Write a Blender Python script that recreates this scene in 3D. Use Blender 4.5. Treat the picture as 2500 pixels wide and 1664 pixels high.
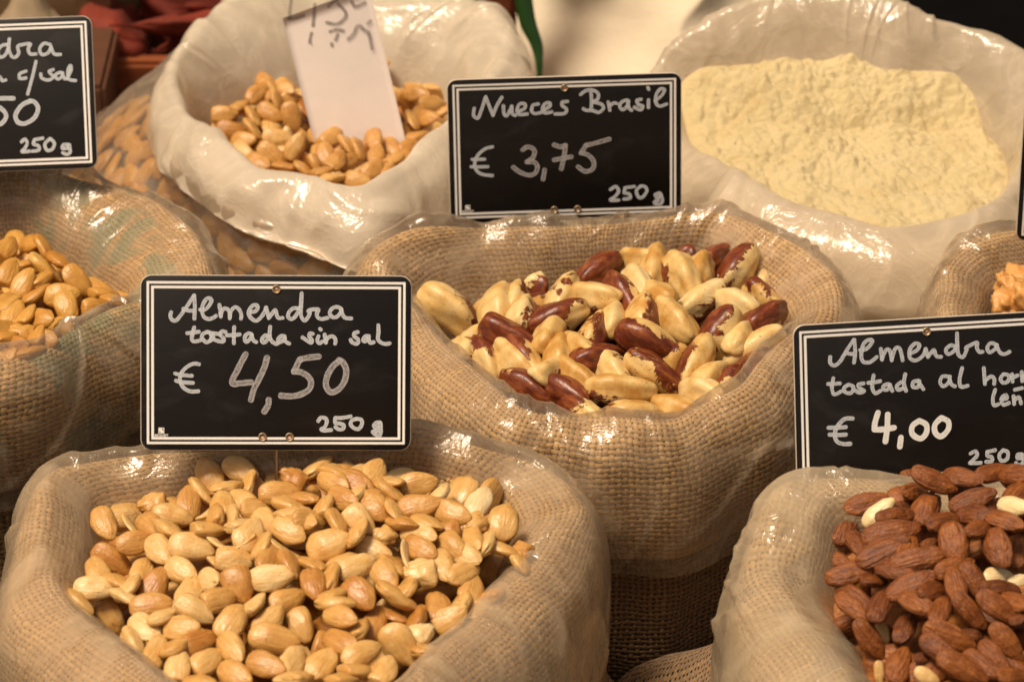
import bpy, math, random
import numpy as np
from mathutils import Vector, Matrix, Quaternion

for _o in list(bpy.data.objects):
    bpy.data.objects.remove(_o)
C = bpy.context.scene.collection
SC = bpy.context.scene

# ------------------------------------------------------------------ camera
CAM_POS = np.array([0.0, -1.559, 0.900])
PITCH = math.radians(30.0)
FPX, CX, CY = 8461.0, 1250.0, 832.0            # focal length in photo pixels, centre of a 2500 x 1664 photo
V_R = np.array([1.0, 0, 0])
V_U = np.array([0, math.sin(PITCH), math.cos(PITCH)])
V_F = np.array([0, math.cos(PITCH), -math.sin(PITCH)])
cam_d = bpy.data.cameras.new('camera')
cam = bpy.data.objects.new('camera', cam_d)
C.objects.link(cam)
cam.location = CAM_POS
cam.rotation_euler = (math.radians(90) - PITCH, 0, 0)
cam_d.sensor_width = 36.0
cam_d.lens = 36.0 * FPX / 2500.0
cam_d.clip_start = 0.1
cam_d.clip_end = 60.0
cam_d.dof.use_dof = True
cam_d.dof.focus_distance = 1.715
cam_d.dof.aperture_fstop = 13.0
SC.camera = cam

# ------------------------------------------------------------------ sky, sun, exposure
SUN_EL, SUN_AZ = math.radians(68), math.radians(245)       # azimuth clockwise from +Y (away from the camera)
SC.world = bpy.data.worlds.new("World")
SC.world.use_nodes = True
_nt = SC.world.node_tree
_bg = _nt.nodes['Background']
_sky = _nt.nodes.new('ShaderNodeTexSky')
_sky.sky_type = 'NISHITA'
_sky.sun_disc = False
_sky.sun_elevation = SUN_EL
_sky.sun_rotation = SUN_AZ
_sky.air_density = 1.0
_sky.dust_density = 4.0
_sky.ozone_density = 0.6
_tint = _nt.nodes.new('ShaderNodeMix')                       # warm tint added to the sky colour; no awning is built
_tint.data_type = 'RGBA'; _tint.blend_type = 'MULTIPLY'
_tint.inputs[0].default_value = 1.0
_tint.inputs[7].default_value = (1.0, 0.77, 0.54, 1)
_nt.links.new(_sky.outputs[0], _tint.inputs[6])
_nt.links.new(_tint.outputs[2], _bg.inputs[0])
_bg.inputs[1].default_value = 0.05
_sd = bpy.data.lights.new('sun', 'SUN')
_sd.energy = 1.5
_sd.angle = math.radians(16)
_sd.color = (1.0, 0.865, 0.69)
sun = bpy.data.objects.new('sun', _sd)
C.objects.link(sun)
_dir = Vector((math.sin(SUN_AZ) * math.cos(SUN_EL), math.cos(SUN_AZ) * math.cos(SUN_EL), math.sin(SUN_EL)))
sun.rotation_euler = _dir.to_track_quat('Z', 'Y').to_euler()
SC.view_settings.view_transform = 'Standard'
SC.view_settings.look = 'None'
SC.view_settings.gamma = 1.0
SC.view_settings.use_curve_mapping = False
SC.view_settings.exposure = 1.32
SC.cycles.max_bounces = 8
SC.cycles.transparent_max_bounces = 24
SC.cycles.use_denoising = True

# ------------------------------------------------------------------ measuring helpers: a photo pixel and a height or a depth give a place
def ray(sx, sy):
    return V_R * ((sx - CX) / FPX) + V_U * ((CY - sy) / FPX) + V_F

def at_z(sx, sy, z):
    d = ray(sx, sy)
    return CAM_POS + d * ((z - CAM_POS[2]) / d[2])

def at_y(sx, sy, y):
    d = ray(sx, sy)
    return CAM_POS + d * ((y - CAM_POS[1]) / d[1])

# ------------------------------------------------------------------ noise
_rs = np.random.RandomState(7)
_G = _rs.normal(size=(4096, 3)); _G /= np.linalg.norm(_G, axis=1)[:, None]
def _h(ix, iy, iz):
    return ((ix * 73856093) ^ (iy * 19349663) ^ (iz * 83492791)) & 4095
def pnoise(x, y, z):
    x, y, z = np.broadcast_arrays(np.asarray(x, float), np.asarray(y, float), np.asarray(z, float))
    ix, iy, iz = np.floor(x).astype(np.int64), np.floor(y).astype(np.int64), np.floor(z).astype(np.int64)
    fx, fy, fz = x - ix, y - iy, z - iz
    u, v, w = (t * t * t * (t * (t * 6 - 15) + 10) for t in (fx, fy, fz))
    out = 0
    for dx in (0, 1):
        for dy in (0, 1):
            for dz in (0, 1):
                g = _G[_h(ix + dx, iy + dy, iz + dz)]
                dot = g[..., 0] * (fx - dx) + g[..., 1] * (fy - dy) + g[..., 2] * (fz - dz)
                out = out + dot * (u if dx else 1 - u) * (v if dy else 1 - v) * (w if dz else 1 - w)
    return out * 1.6
def ridge(x, y, z, p=3.0):
    return np.clip(1 - np.abs(pnoise(x, y, z)) * 2.2, 0, 1) ** p

# ------------------------------------------------------------------ object helpers
def tag(o, label=None, cat=None, group=None, kind=None):
    if label: o['label'] = label
    if cat: o['category'] = cat
    if group: o['group'] = group
    if kind: o['kind'] = kind
    return o

def empty(name, loc, label=None, cat=None, group=None, rot=None):
    o = bpy.data.objects.new(name, None)
    C.objects.link(o)
    o.empty_display_size = 0.01
    o.location = loc
    if rot is not None:
        o.rotation_mode = 'QUATERNION'; o.rotation_quaternion = rot
    return tag(o, label, cat, group)

def mesh_np(name, V, F, uv=None, smooth=True):
    """V (n,3), F list of quads/tris as an (m,k) array or list of arrays."""
    me = bpy.data.meshes.new(name)
    V = np.asarray(V, dtype=np.float32)
    Fs = F if isinstance(F, list) else [F]
    Fs = [np.asarray(f, dtype=np.int32) for f in Fs if len(f)]
    nl = sum(f.size for f in Fs); nf = sum(len(f) for f in Fs)
    me.vertices.add(len(V)); me.vertices.foreach_set('co', V.ravel())
    me.loops.add(nl); me.polygons.add(nf)
    li = np.concatenate([f.ravel() for f in Fs])
    tot = np.concatenate([np.full(len(f), f.shape[1], dtype=np.int32) for f in Fs])
    st = np.concatenate([[0], np.cumsum(tot)[:-1]]).astype(np.int32)
    me.loops.foreach_set('vertex_index', li)
    me.polygons.foreach_set('loop_start', st)
    try: me.polygons.foreach_set('loop_total', tot)
    except Exception: pass
    me.update(calc_edges=True)
    if uv is not None:
        l = me.uv_layers.new(name='UVMap')
        l.data.foreach_set('uv', np.asarray(uv, dtype=np.float32)[li].ravel())
    if smooth: me.polygons.foreach_set('use_smooth', np.ones(nf, dtype=bool))
    me.validate()
    return me

def obj(name, me, mat=None, parent=None, loc=None, rot=None):
    o = bpy.data.objects.new(name, me)
    C.objects.link(o)
    if mat is not None and len(me.materials) == 0: me.materials.append(mat)
    if parent is not None: o.parent = parent
    if loc is not None: o.location = loc
    if rot is not None:
        o.rotation_mode = 'QUATERNION'; o.rotation_quaternion = rot
    return o

def face_sign(V, Q):
    a, b, c, d = (V[Q[:, i]] for i in range(4))
    return np.cross(c - a, d - b), (a + b + c + d) / 4

def grid_faces(nu, nv, close_u=True, flip=False):
    """verts indexed [v*nu+u]; u round the ring."""
    us = np.arange(nu if close_u else nu - 1)
    vs = np.arange(nv - 1)
    U, W = np.meshgrid(us, vs)
    a = W * nu + U; b = W * nu + (U + 1) % nu; c = (W + 1) * nu + (U + 1) % nu; d = (W + 1) * nu + U
    F = np.stack([a, b, c, d], -1).reshape(-1, 4)
    return F[:, ::-1] if flip else F

def cat_rom(P, n, closed=False):
    P = np.asarray(P, float)
    m = len(P)
    if closed: idx = lambda i: P[i % m]; segs = m
    else: idx = lambda i: P[min(max(i, 0), m - 1)]; segs = m - 1
    out = []
    ts = np.linspace(0, segs, n, endpoint=not closed)
    for t in ts:
        i = min(int(t), segs - 1); f = t - i
        p0, p1, p2, p3 = idx(i - 1), idx(i), idx(i + 1), idx(i + 2)
        out.append(0.5 * ((2 * p1) + (-p0 + p2) * f + (2 * p0 - 5 * p1 + 4 * p2 - p3) * f * f + (-p0 + 3 * p1 - 3 * p2 + p3) * f ** 3))
    return np.array(out)

# ------------------------------------------------------------------ the sacks: rim (crest) lines measured from the photo
# each crest point: photo x, photo y, height z, roll inwards, roll outwards
SACKS = {
 'A': dict(belly=.016, belly_at=31, c=(735, 1430), z0=-0.006, dome=0.018, lift=0.024, lift_at=1.35, cuff=0.085, pts=[
    (143,1146,.012,.024,.012),(105,1240,.010,.028,.014),(95,1340,.008,.026,.015),(125,1440,.008,.018,.026),(215,1530,.010,.018,.03),(330,1620,.012,.018,.03),
    (480,1720,.014,.02,.03),(735,1800,.014,.02,.03),(940,1730,.012,.02,.03),(1075,1600,.010,.018,.03),(1200,1480,.008,.018,.03),(1310,1385,.008,.02,.024),
    (1365,1300,.008,.026,.018),(1400,1215,.008,.03,.014),(1330,1140,.010,.028,.012),(1180,1092,.018,.018,.010),(1080,1062,.022,.014,.008),(1010,1046,.026,.012,.008),(930,1078,.021,.012,.008),
    (800,1092,.020,.012,.008),(660,1097,.020,.012,.008),(540,1100,.018,.014,.008),(440,1104,.016,.018,.008),(260,1124,.012,.026,.010)]),
 'B': dict(tuck=.86, inset=.40, c=(1480, 840), z0=-0.008, dome=0.010, cuff=0.070, pts=[
    (985,740,.010,.022,.022),(1050,822,.008,.018,.024),(1120,880,.008,.015,.026),(1205,948,.008,.014,.024),(1290,1006,.007,.014,.022),(1400,1020,.006,.014,.022),
    (1520,1028,.006,.014,.022),(1640,1026,.006,.014,.022),(1725,988,.008,.014,.022),(1815,950,.010,.014,.024),(1880,878,.012,.014,.026),(1955,810,.012,.018,.026),
    (2030,740,.014,.03,.016),(2035,680,.016,.035,.010),(1960,606,.018,.035,.008),(1880,564,.018,.032,.008),(1768,516,.018,.026,.008),(1600,528,.018,.022,.008),
    (1400,542,.018,.022,.008),(1168,548,.018,.028,.008),(1010,560,.018,.034,.010),(925,618,.014,.034,.014),(930,680,.012,.028,.018)]),
 'L': dict(inset=.3, c=(60, 690), z0=-0.008, dome=0.008, cuff=0.068, pts=[
    (425,728,.006,.034,.022),(335,738,.004,.012,.022),(250,765,.004,.012,.022),(175,802,.004,.012,.022),(100,852,.004,.012,.022),(0,880,.004,.012,.022),(-150,890,.005,.014,.022),
    (-300,830,.006,.016,.022),(-380,700,.008,.02,.02),(-330,560,.010,.024,.014),(-180,470,.014,.024,.01),(-60,430,.016,.03,.008),(45,405,.018,.032,.008),(130,420,.018,.034,.008),
    (230,442,.018,.040,.008),(350,474,.018,.046,.008),(435,538,.016,.050,.009),(480,600,.014,.048,.010),(485,670,.010,.045,.014)]),
 'D': dict(belly=.068, belly_at=142, c=(2440, 1490), z0=0.000, dome=0.024, lift=0.044, lift_at=1.5, cuff=0.085, pts=[
    (1918,1190,.026,.028,.012),(1890,1290,.018,.026,.016),(1882,1390,.008,.024,.020),(1925,1480,.008,.024,.026),(1990,1565,.010,.024,.034),(2050,1660,.010,.022,.036),(2130,1760,.010,.02,.03),
    (2270,1840,.010,.02,.03),(2440,1870,.010,.02,.03),(2650,1840,.01,.02,.03),(2830,1720,.01,.02,.02),(2920,1500,.01,.02,.02),(2880,1280,.02,.02,.012),(2700,1190,.022,.02,.01),
    (2440,1190,.022,.018,.008),(2218,1180,.024,.022,.008),(2070,1166,.028,.022,.008)]),
 'N': dict(c=(2610, 735), z0=-0.006, dome=0.016, cuff=0.07, pts=[
    (2312,640,.012,.030,.010),(2305,700,.010,.030,.010),(2320,770,.008,.026,.016),(2380,840,.006,.02,.02),(2470,880,.006,.014,.022),(2620,900,.006,.014,.022),(2780,870,.006,.016,.022),(2890,780,.01,.02,.02),
    (2900,660,.014,.02,.01),(2800,590,.016,.026,.008),(2680,562,.016,.026,.008),(2560,556,.016,.026,.008),(2474,562,.016,.028,.008),(2410,574,.016,.030,.008),(2350,596,.014,.032,.008)]),
 'K': dict(c=(810, 250), z0=-0.020, dome=0.012, lift=0.016, lift_at=1.5, cuff=0.036, belly=.058, belly_at=165, pts=[
    (418,196,.012,.014,.014),(440,262,.010,.012,.018),(530,345,.010,.010,.024),(635,418,.010,.010,.026),(755,444,.010,.010,.030),(866,484,.008,.008,.032),(960,432,.010,.010,.030),
    (1060,352,.010,.012,.026),(1140,270,.012,.014,.022),(1210,190,.012,.016,.018),(1245,110,.016,.030,.014),(1190,30,.020,.040,.010),(1080,-20,.022,.048,.008),(940,-50,.022,.048,.008),
    (800,-60,.022,.048,.008),(660,-40,.022,.048,.008),(560,10,.020,.046,.010),(470,95,.018,.036,.010),(428,150,.014,.024,.012)]),
 'W': dict(c=(2060, 320), z0=-0.004, dome=0.003, lift=0.026, lift_at=1.57, cuff=0.045, pts=[
    (1650,330,.008,.012,.02),(1720,395,.008,.012,.022),(1810,448,.008,.010,.024),(1906,506,.008,.008,.026),(2054,540,.009,.008,.028),(2176,568,.008,.008,.028),(2300,556,.008,.008,.026),
    (2400,535,.008,.010,.022),(2480,450,.012,.012,.016),(2535,340,.018,.016,.012),(2530,220,.026,.026,.008),(2470,120,.034,.030,.006),(2360,78,.038,.030,.006),(2263,54,.042,.030,.006),(2151,5,.048,.03,.006),
    (2000,-25,.052,.03,.006),(1845,5,.048,.03,.006),(1740,58,.038,.028,.006),(1650,114,.028,.024,.006),(1604,175,.018,.020,.010),(1610,260,.010,.016,.016)]),
}
NTH = 288
def prep(s):
    ctr = at_z(*s['c'], s['z0']); s['ctr'] = ctr
    rows = []
    for (x, y, z, ti, to) in s['pts']:
        p = at_z(x, y, z)
        d = p[:2] - ctr[:2]
        rows.append((math.atan2(d[1], d[0]) % (2 * math.pi), math.hypot(*d), z, ti, to))
    rows.sort()
    R = np.array(rows)
    th = np.arange(NTH) / NTH * 2 * math.pi
    # periodic monotone-ish cubic through the control points
    k = len(R)
    T = np.concatenate([R[:, 0] - 2 * math.pi, R[:, 0], R[:, 0] + 2 * math.pi])
    out = []
    for j in range(1, 5):
        Y = np.tile(R[:, j], 3)
        m = np.zeros(len(T))
        dl = np.diff(Y) / np.diff(T)
        m[1:-1] = np.where(dl[:-1] * dl[1:] > 0, 0.5 * (dl[:-1] + dl[1:]), 0.25 * (dl[:-1] + dl[1:]))
        i = np.clip(np.searchsorted(T, th) - 1, 0, len(T) - 2)
        h = T[i + 1] - T[i]; t = (th - T[i]) / h
        out.append((2*t**3-3*t**2+1)*Y[i] + (t**3-2*t**2+t)*h*m[i] + (-2*t**3+3*t**2)*Y[i+1] + (t**3-t**2)*h*m[i+1])
    s['th'] = th; s['r'], s['z'], s['ti'], s['to'] = out
for _k, _s in SACKS.items():
    _s['key'] = _k
    prep(_s)

def s_interp(s, th, key):
    t = (np.asarray(th) % (2 * math.pi)) / (2 * math.pi) * NTH
    i = np.floor(t).astype(int); f = t - i
    a = s[key]
    return a[i % NTH] * (1 - f) + a[(i + 1) % NTH] * f

def heap_z(s, x, y):
    """height of the heap's surface in a sack"""
    dx, dy = x - s['ctr'][0], y - s['ctr'][1]
    th = np.arctan2(dy, dx)
    ri = s_interp(s, th, 'r') - s_interp(s, th, 'ti')
    rho = np.clip(np.hypot(dx, dy) / ri, 0, 1.3)
    z = s['z0'] + s['dome'] * (1 - rho ** 2) + s.get('lift', 0) * np.clip(np.cos(th - s.get('lift_at', 0)), 0, 1) * rho
    k = s['key']
    if k == 'B': z = z + 0.010 * np.clip((dx * 0.5 + dy) / 0.1, -1, 1)
    return z

def profile(s, part, n):
    """(n, NTH, 2) array of radius and height for each angle: 'cuff' runs from inside the heap over the rim to the cuff's hem"""
    r, z, ti, to = s['r'], s['z'], s['ti'], s['to']
    ez = np.minimum(s['z0'] - 0.004 + s.get('lift', 0) * np.clip(np.cos(s['th'] - s.get('lift_at', 0)), 0, 1), z - .006)
    cz = s['cuff'] * (1 + 0.12 * pnoise(np.cos(s['th']) * 1.5, np.sin(s['th']) * 1.5, 3.3 + ord(s['key'])))
    if s['key'] == 'K': cz = cz * (1 - .55 * np.clip(-np.cos(s['th'] - .35), 0, 1) ** .7)      # the roll is thinner on the side where almonds show
    s['cz'] = cz
    tk = s.get('tuck', 1.0)
    bl = s.get('belly', 0.0) * np.clip(np.cos(s['th'] - math.radians(s.get('belly_at', 0))), 0, 1) ** 1.3
    if part == 'cuff':
        P = [(r - ti - .012, ez - .030), (r - ti - .004, ez - .010), (r - ti * .80, ez + (z - ez) * .35), (r - ti * .45, ez + (z - ez) * .80), (r - ti * .12, z - .0006),
             (r + to * .25, z - .0015), (r + to * .68, z - .009), (r + to * .97, z - .026), (r + to * 1.05, z - .026 - (cz - .026) * .4),
             (r + to * 1.0, z - .026 - (cz - .026) * .75), (r + to * .85, z - cz)]
    elif part == 'body':
        to = to * s.get('inset', 1.0)
        P = [(r - .002 - .008 * (s.get('inset', 1.0) < 1), z - .012), (r + to * .35, z - .03), (r + to * .75, z - cz * .8), (r + to * .95 + bl * .25, z - cz - .012), (r + to * 1.15 + (.006 if s.get('inset', 1.0) == 1.0 else 0.0) + bl * .75, z - cz - .045),
             ((r + to * 1.1 + .006 + bl) * (.5 + .5 * tk), z - cz - .085), (r * .97 * tk, np.full(NTH, -.235)), (r * .86 * tk, np.full(NTH, -.268)), (r * .6, np.full(NTH, -.2745))]
    P = np.array([np.stack([a, b + 0 * r], -1) for a, b in P])     # (k, NTH, 2)
    return cat_rom(P, n)

def ring_xyz(s, P):
    th = s['th'][None, :]
    return np.stack([s['ctr'][0] + P[..., 0] * np.cos(th), s['ctr'][1] + P[..., 0] * np.sin(th), P[..., 1]], -1)

def grid_normals(X):
    du = np.roll(X, -1, 1) - np.roll(X, 1, 1)
    dv = np.gradient(X, axis=0)
    n = np.cross(du, dv)
    return n / (np.linalg.norm(n, axis=-1, keepdims=True) + 1e-12)

# ------------------------------------------------------------------ nut shapes (metres, long axis x with the pointed end at +x, thickness z)
def nut_mesh(kind, seed, nu=16, nv=18):
    u = np.linspace(0, math.pi, nv + 1)
    ph = np.arange(nu) / nu * 2 * math.pi
    U, P = np.meshgrid(u, ph, indexing='ij')
    x = -np.cos(U); r = np.sin(U)
    cy, cz = np.cos(P), np.sin(P)
    rs = np.random.RandomState(seed)
    if kind in ('almond', 'half', 'brown'):
        L, Wd, T = .0110, .0066, .0036
        if kind == 'brown': L, Wd, T = .0120, .0066, .0040
        rr = r ** .84 * (1 - .20 * x - .03 * x * x) * (1 - .20 * np.clip(x - .62, 0, 1) / .38)
        rr = rr * .98
        X, Y, Z = x * L, rr * cy * Wd, rr * np.sign(cz) * np.abs(cz) ** .95 * T
        if kind == 'half':
            Z = np.where(Z < 0, Z * .12, Z * 1.15) ; X = X * .97
        n = pnoise(x * 1.3 + seed * 7.1, cy * 1.2, cz * 1.2) * .0008
        nn = np.sqrt((Y / Wd) ** 2 + (Z / T) ** 2) + 1e-6
        Y = Y * (1 + n / Wd / nn); Z = Z * (1 + n / T * .8 / nn)
        Z = Z + .0005 * (1 - x * x) * rs.uniform(-1, 1)
        Y = Y + .0005 * np.sin(x * 2.0 + seed) * rs.uniform(-1, 1)
        if kind != 'half':     # lengthwise furrows
            g = pnoise(P * 2.3 / 1.0 * 1.5 + seed, x * .7 + seed, 2.0)
            g2 = pnoise(P * 5.0 + seed, x * 1.1 + seed, 4.0)
            k = (.00040 if kind == 'almond' else .0005) * np.clip(r, 0, 1)
            Y += cy * (g + .5 * g2) * k; Z += cz * (g + .5 * g2) * k
            if seed % 2 == 0:          # the two halves part a little at the blunt end
                gap = np.clip(-x - .15, 0, 1) * np.exp(-(cz / .16) ** 2)
                Y -= np.sign(cy) * .0016 * gap; X += .0022 * gap * np.clip(-x, 0, 1)
            if seed % 3 == 0 and kind == 'almond':    # a chipped end
                X = np.where(X < -L * .72, -L * .72 + (X + L * .72) * .2, X)
    elif kind == 'chip':
        L, Wd, T = .0080, .0060, .0038
        rr = r ** .7
        X, Y, Z = x * L, rr * cy * Wd, rr * cz * T
        n = pnoise(x * 1.7 + seed * 3, cy * 1.6, cz * 1.6 + seed) * .003
        X = X * (1 + n / L * .7); Y = Y * (1 + n / Wd); Z = Z * (1 + n / T * .5)
        X = np.where(X > L * .55, L * .55 + (X - L * .55) * .25, X)
    elif kind == 'sliver':
        L, Wd, T = .0110, .0058, .0013
        X, Y, Z = x * L, r ** .8 * cy * Wd * (1 - .25 * x), r ** .5 * cz * T + .0012 * (1 - x * x)
    elif kind == 'brazil':
        L, Wd, T = .0210, .0088, .0078
        b = rs.uniform(-1, 1)
        tri = 1 + .18 * np.cos(3 * (P - math.pi / 2)) + .05 * np.cos(6 * (P - math.pi / 2)) + .03 * np.cos(2 * P)
        rr = np.sin(U) ** .66 * (1 - .10 * x) * tri
        X, Y, Z = x * L, rr * cy * Wd, rr * cz * T
        n = pnoise(x * 1.4 + seed * 5, cy * .9, cz * .9 + seed) * .0013
        Y += cy * n; Z += cz * n
        Z += -.0022 * x * x * (1 + .4 * b) + .0008
        Y += .0006 * np.sin(x * 2.2 + b)
        g = ridge(P * .9 + seed, x * .5, 1.0, 2) * .0005
        Y += cy * g; Z += cz * g
    elif kind == 'walnut':
        L, Wd, T = .0150, .0135, .0095
        X, Y, Z = x * L, r * cy * Wd, r * cz * T
        n = (ridge(X * 120 + seed, Y * 120, Z * 120, 1.3) - .5) * .0034 + pnoise(X * 70, Y * 70, Z * 70 + seed) * .0030
        cr = -.0030 * np.exp(-(Y / .0022) ** 2)
        m = 1 + (n + cr) / .012
        X, Y, Z = X * m, Y * m, Z * m
    V = [(X[0].mean(), Y[0].mean(), Z[0].mean())]
    body = np.stack([X[1:-1], Y[1:-1], Z[1:-1]], -1).reshape(-1, 3)
    V = np.concatenate([[V[0]], body, [(X[-1].mean(), Y[-1].mean(), Z[-1].mean())]])
    nr = nv - 1
    Q = grid_faces(nu, nr, True, False) + 1
    i = np.arange(nu)
    T0 = np.stack([np.zeros(nu, int), 1 + (i + 1) % nu, 1 + i], -1)
    T1 = np.stack([np.full(nu, len(V) - 1), 1 + (nr - 1) * nu + i, 1 + (nr - 1) * nu + (i + 1) % nu], -1)
    nrm, cen = face_sign(V, Q)
    T = np.concatenate([T0, T1])
    if (nrm * (cen - V.mean(0))).sum() < 0: Q = Q[:, ::-1]
    a, b, c = (V[T[:, i]] for i in range(3))
    if (np.cross(b - a, c - a) * ((a + b + c) / 3 - V.mean(0))).sum() < 0: T = T[:, ::-1]
    return V, Q, T
VARIANTS = [('almond', 1), ('almond', 2), ('almond', 3), ('almond', 4), ('half', 5), ('half', 6), ('sliver', 7), ('chip', 8), ('chip', 9),
            ('brown', 11), ('brown', 12), ('brown', 13), ('brown', 14), ('brazil', 21), ('brazil', 22), ('brazil', 23), ('brazil', 24), ('walnut', 31), ('walnut', 32),
            ('almond', 41), ('almond', 42), ('almond', 45), ('almond', 46), ('almond', 47), ('almond', 50), ('brown', 51), ('brown', 52), ('brown', 54), ('brazil', 61), ('brazil', 62), ('brazil', 64)]
V_ALMOND, V_HALF, V_SLIVER, V_CHIP, V_BROWN, V_BRAZIL, V_WALNUT = [0, 1, 2, 3, 19, 20, 21, 22, 23, 24], [4, 5], [6], [7, 8], [9, 10, 11, 12, 25, 26, 27], [13, 14, 15, 16, 28, 29, 30], [17, 18]
# ------------------------------------------------------------------ materials
class NT:
    """small helper to write node trees"""
    def __init__(s, name):
        s.m = bpy.data.materials.new(name); s.m.use_nodes = True
        s.t = s.m.node_tree; s.t.nodes.clear()
        s.out = s.t.nodes.new('ShaderNodeOutputMaterial')
    def n(s, typ, _op=None, **kw):
        n = s.t.nodes.new(typ)
        if _op is not None:
            for a in ('operation', 'blend_type'):
                if hasattr(n, a):
                    setattr(n, a, _op); break
        for k, v in kw.items():
            if k.startswith('_'): setattr(n, k[1:], v); continue
            key = int(k[1:]) if k[0] == 'i' and k[1:].isdigit() else k.replace('_', ' ')
            i = n.inputs[key]
            if isinstance(v, bpy.types.NodeSocket): s.t.links.new(v, i)
            elif isinstance(v, bpy.types.Node): s.t.links.new(v.outputs[0], i)
            else: i.default_value = v
        return n
    def math(s, op, a, b=0.0, c=0.0):
        n = s.t.nodes.new('ShaderNodeMath'); n.operation = op
        for i, v in enumerate((a, b, c)):
            if isinstance(v, bpy.types.Node): s.t.links.new(v.outputs[0], n.inputs[i])
            elif isinstance(v, bpy.types.NodeSocket): s.t.links.new(v, n.inputs[i])
            else: n.inputs[i].default_value = v
        return n
    def ramp(s, fac, stops, interp='LINEAR'):
        n = s.t.nodes.new('ShaderNodeValToRGB'); n.color_ramp.interpolation = interp
        e = n.color_ramp.elements
        while len(e) < len(stops): e.new(0.5)
        for el, (p, c) in zip(e, stops):
            el.position = p; el.color = (*c, 1) if len(c) == 3 else c
        s.t.links.new(fac if isinstance(fac, bpy.types.NodeSocket) else fac.outputs[0], n.inputs[0])
        return n
    def mix(s, fac, a, b, blend='MIX'):
        n = s.t.nodes.new('ShaderNodeMix'); n.data_type = 'RGBA'; n.blend_type = blend
        for i, v in ((0, fac), (6, a), (7, b)):
            if isinstance(v, bpy.types.Node): s.t.links.new(v.outputs[2] if v.bl_idname == 'ShaderNodeMix' else v.outputs[0], n.inputs[i])
            elif isinstance(v, bpy.types.NodeSocket): s.t.links.new(v, n.inputs[i])
            else: n.inputs[i].default_value = v if i == 0 else (*v, 1)
        return n
    def noise(s, vec, scale, detail=3, rough=.55, dist=0.0):
        n = s.n('ShaderNodeTexNoise', Scale=scale, Detail=detail, Roughness=rough, Distortion=dist)
        if vec is not None: s.t.links.new(vec if isinstance(vec, bpy.types.NodeSocket) else vec.outputs[0], n.inputs['Vector'])
        return n
    def bump(s, h, strength, dist, normal=None):
        n = s.n('ShaderNodeBump', Strength=strength, Distance=dist)
        s.t.links.new(h if isinstance(h, bpy.types.NodeSocket) else h.outputs[0], n.inputs['Height'])
        if normal is not None: s.t.links.new(normal.outputs[0], n.inputs['Normal'])
        return n
    def bsdf(s, color, rough=.6, normal=None, **kw):
        n = s.t.nodes.new('ShaderNodeBsdfPrincipled')
        for k, v in dict(Base_Color=color, Roughness=rough, **kw).items():
            i = n.inputs[k.replace('_', ' ')]
            if isinstance(v, bpy.types.Node): s.t.links.new(v.outputs[2] if v.bl_idname == 'ShaderNodeMix' else v.outputs[0], i)
            elif isinstance(v, bpy.types.NodeSocket): s.t.links.new(v, i)
            else: i.default_value = (*v, 1) if isinstance(v, tuple) and len(v) == 3 and 'Color' in k else v
        if normal is not None: s.t.links.new(normal.outputs[0], n.inputs['Normal'])
        return n
    def done(s, shader):
        s.t.links.new(shader.outputs[0], s.out.inputs[0]); return s.m

def plain(name, color, rough=.6, bumpscale=0, bumpd=.0005, var=.15, **kw):
    t = NT(name); tc = t.n('ShaderNodeTexCoord')
    n = t.noise(tc.outputs['Object'], bumpscale or 60, 4)
    col = t.mix(n.outputs[0], tuple(c * (1 - var) for c in color), tuple(min(1, c * (1 + var)) for c in color))
    return t.done(t.bsdf(col, rough, t.bump(n.outputs[0], .5, bumpd), **kw))

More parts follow.
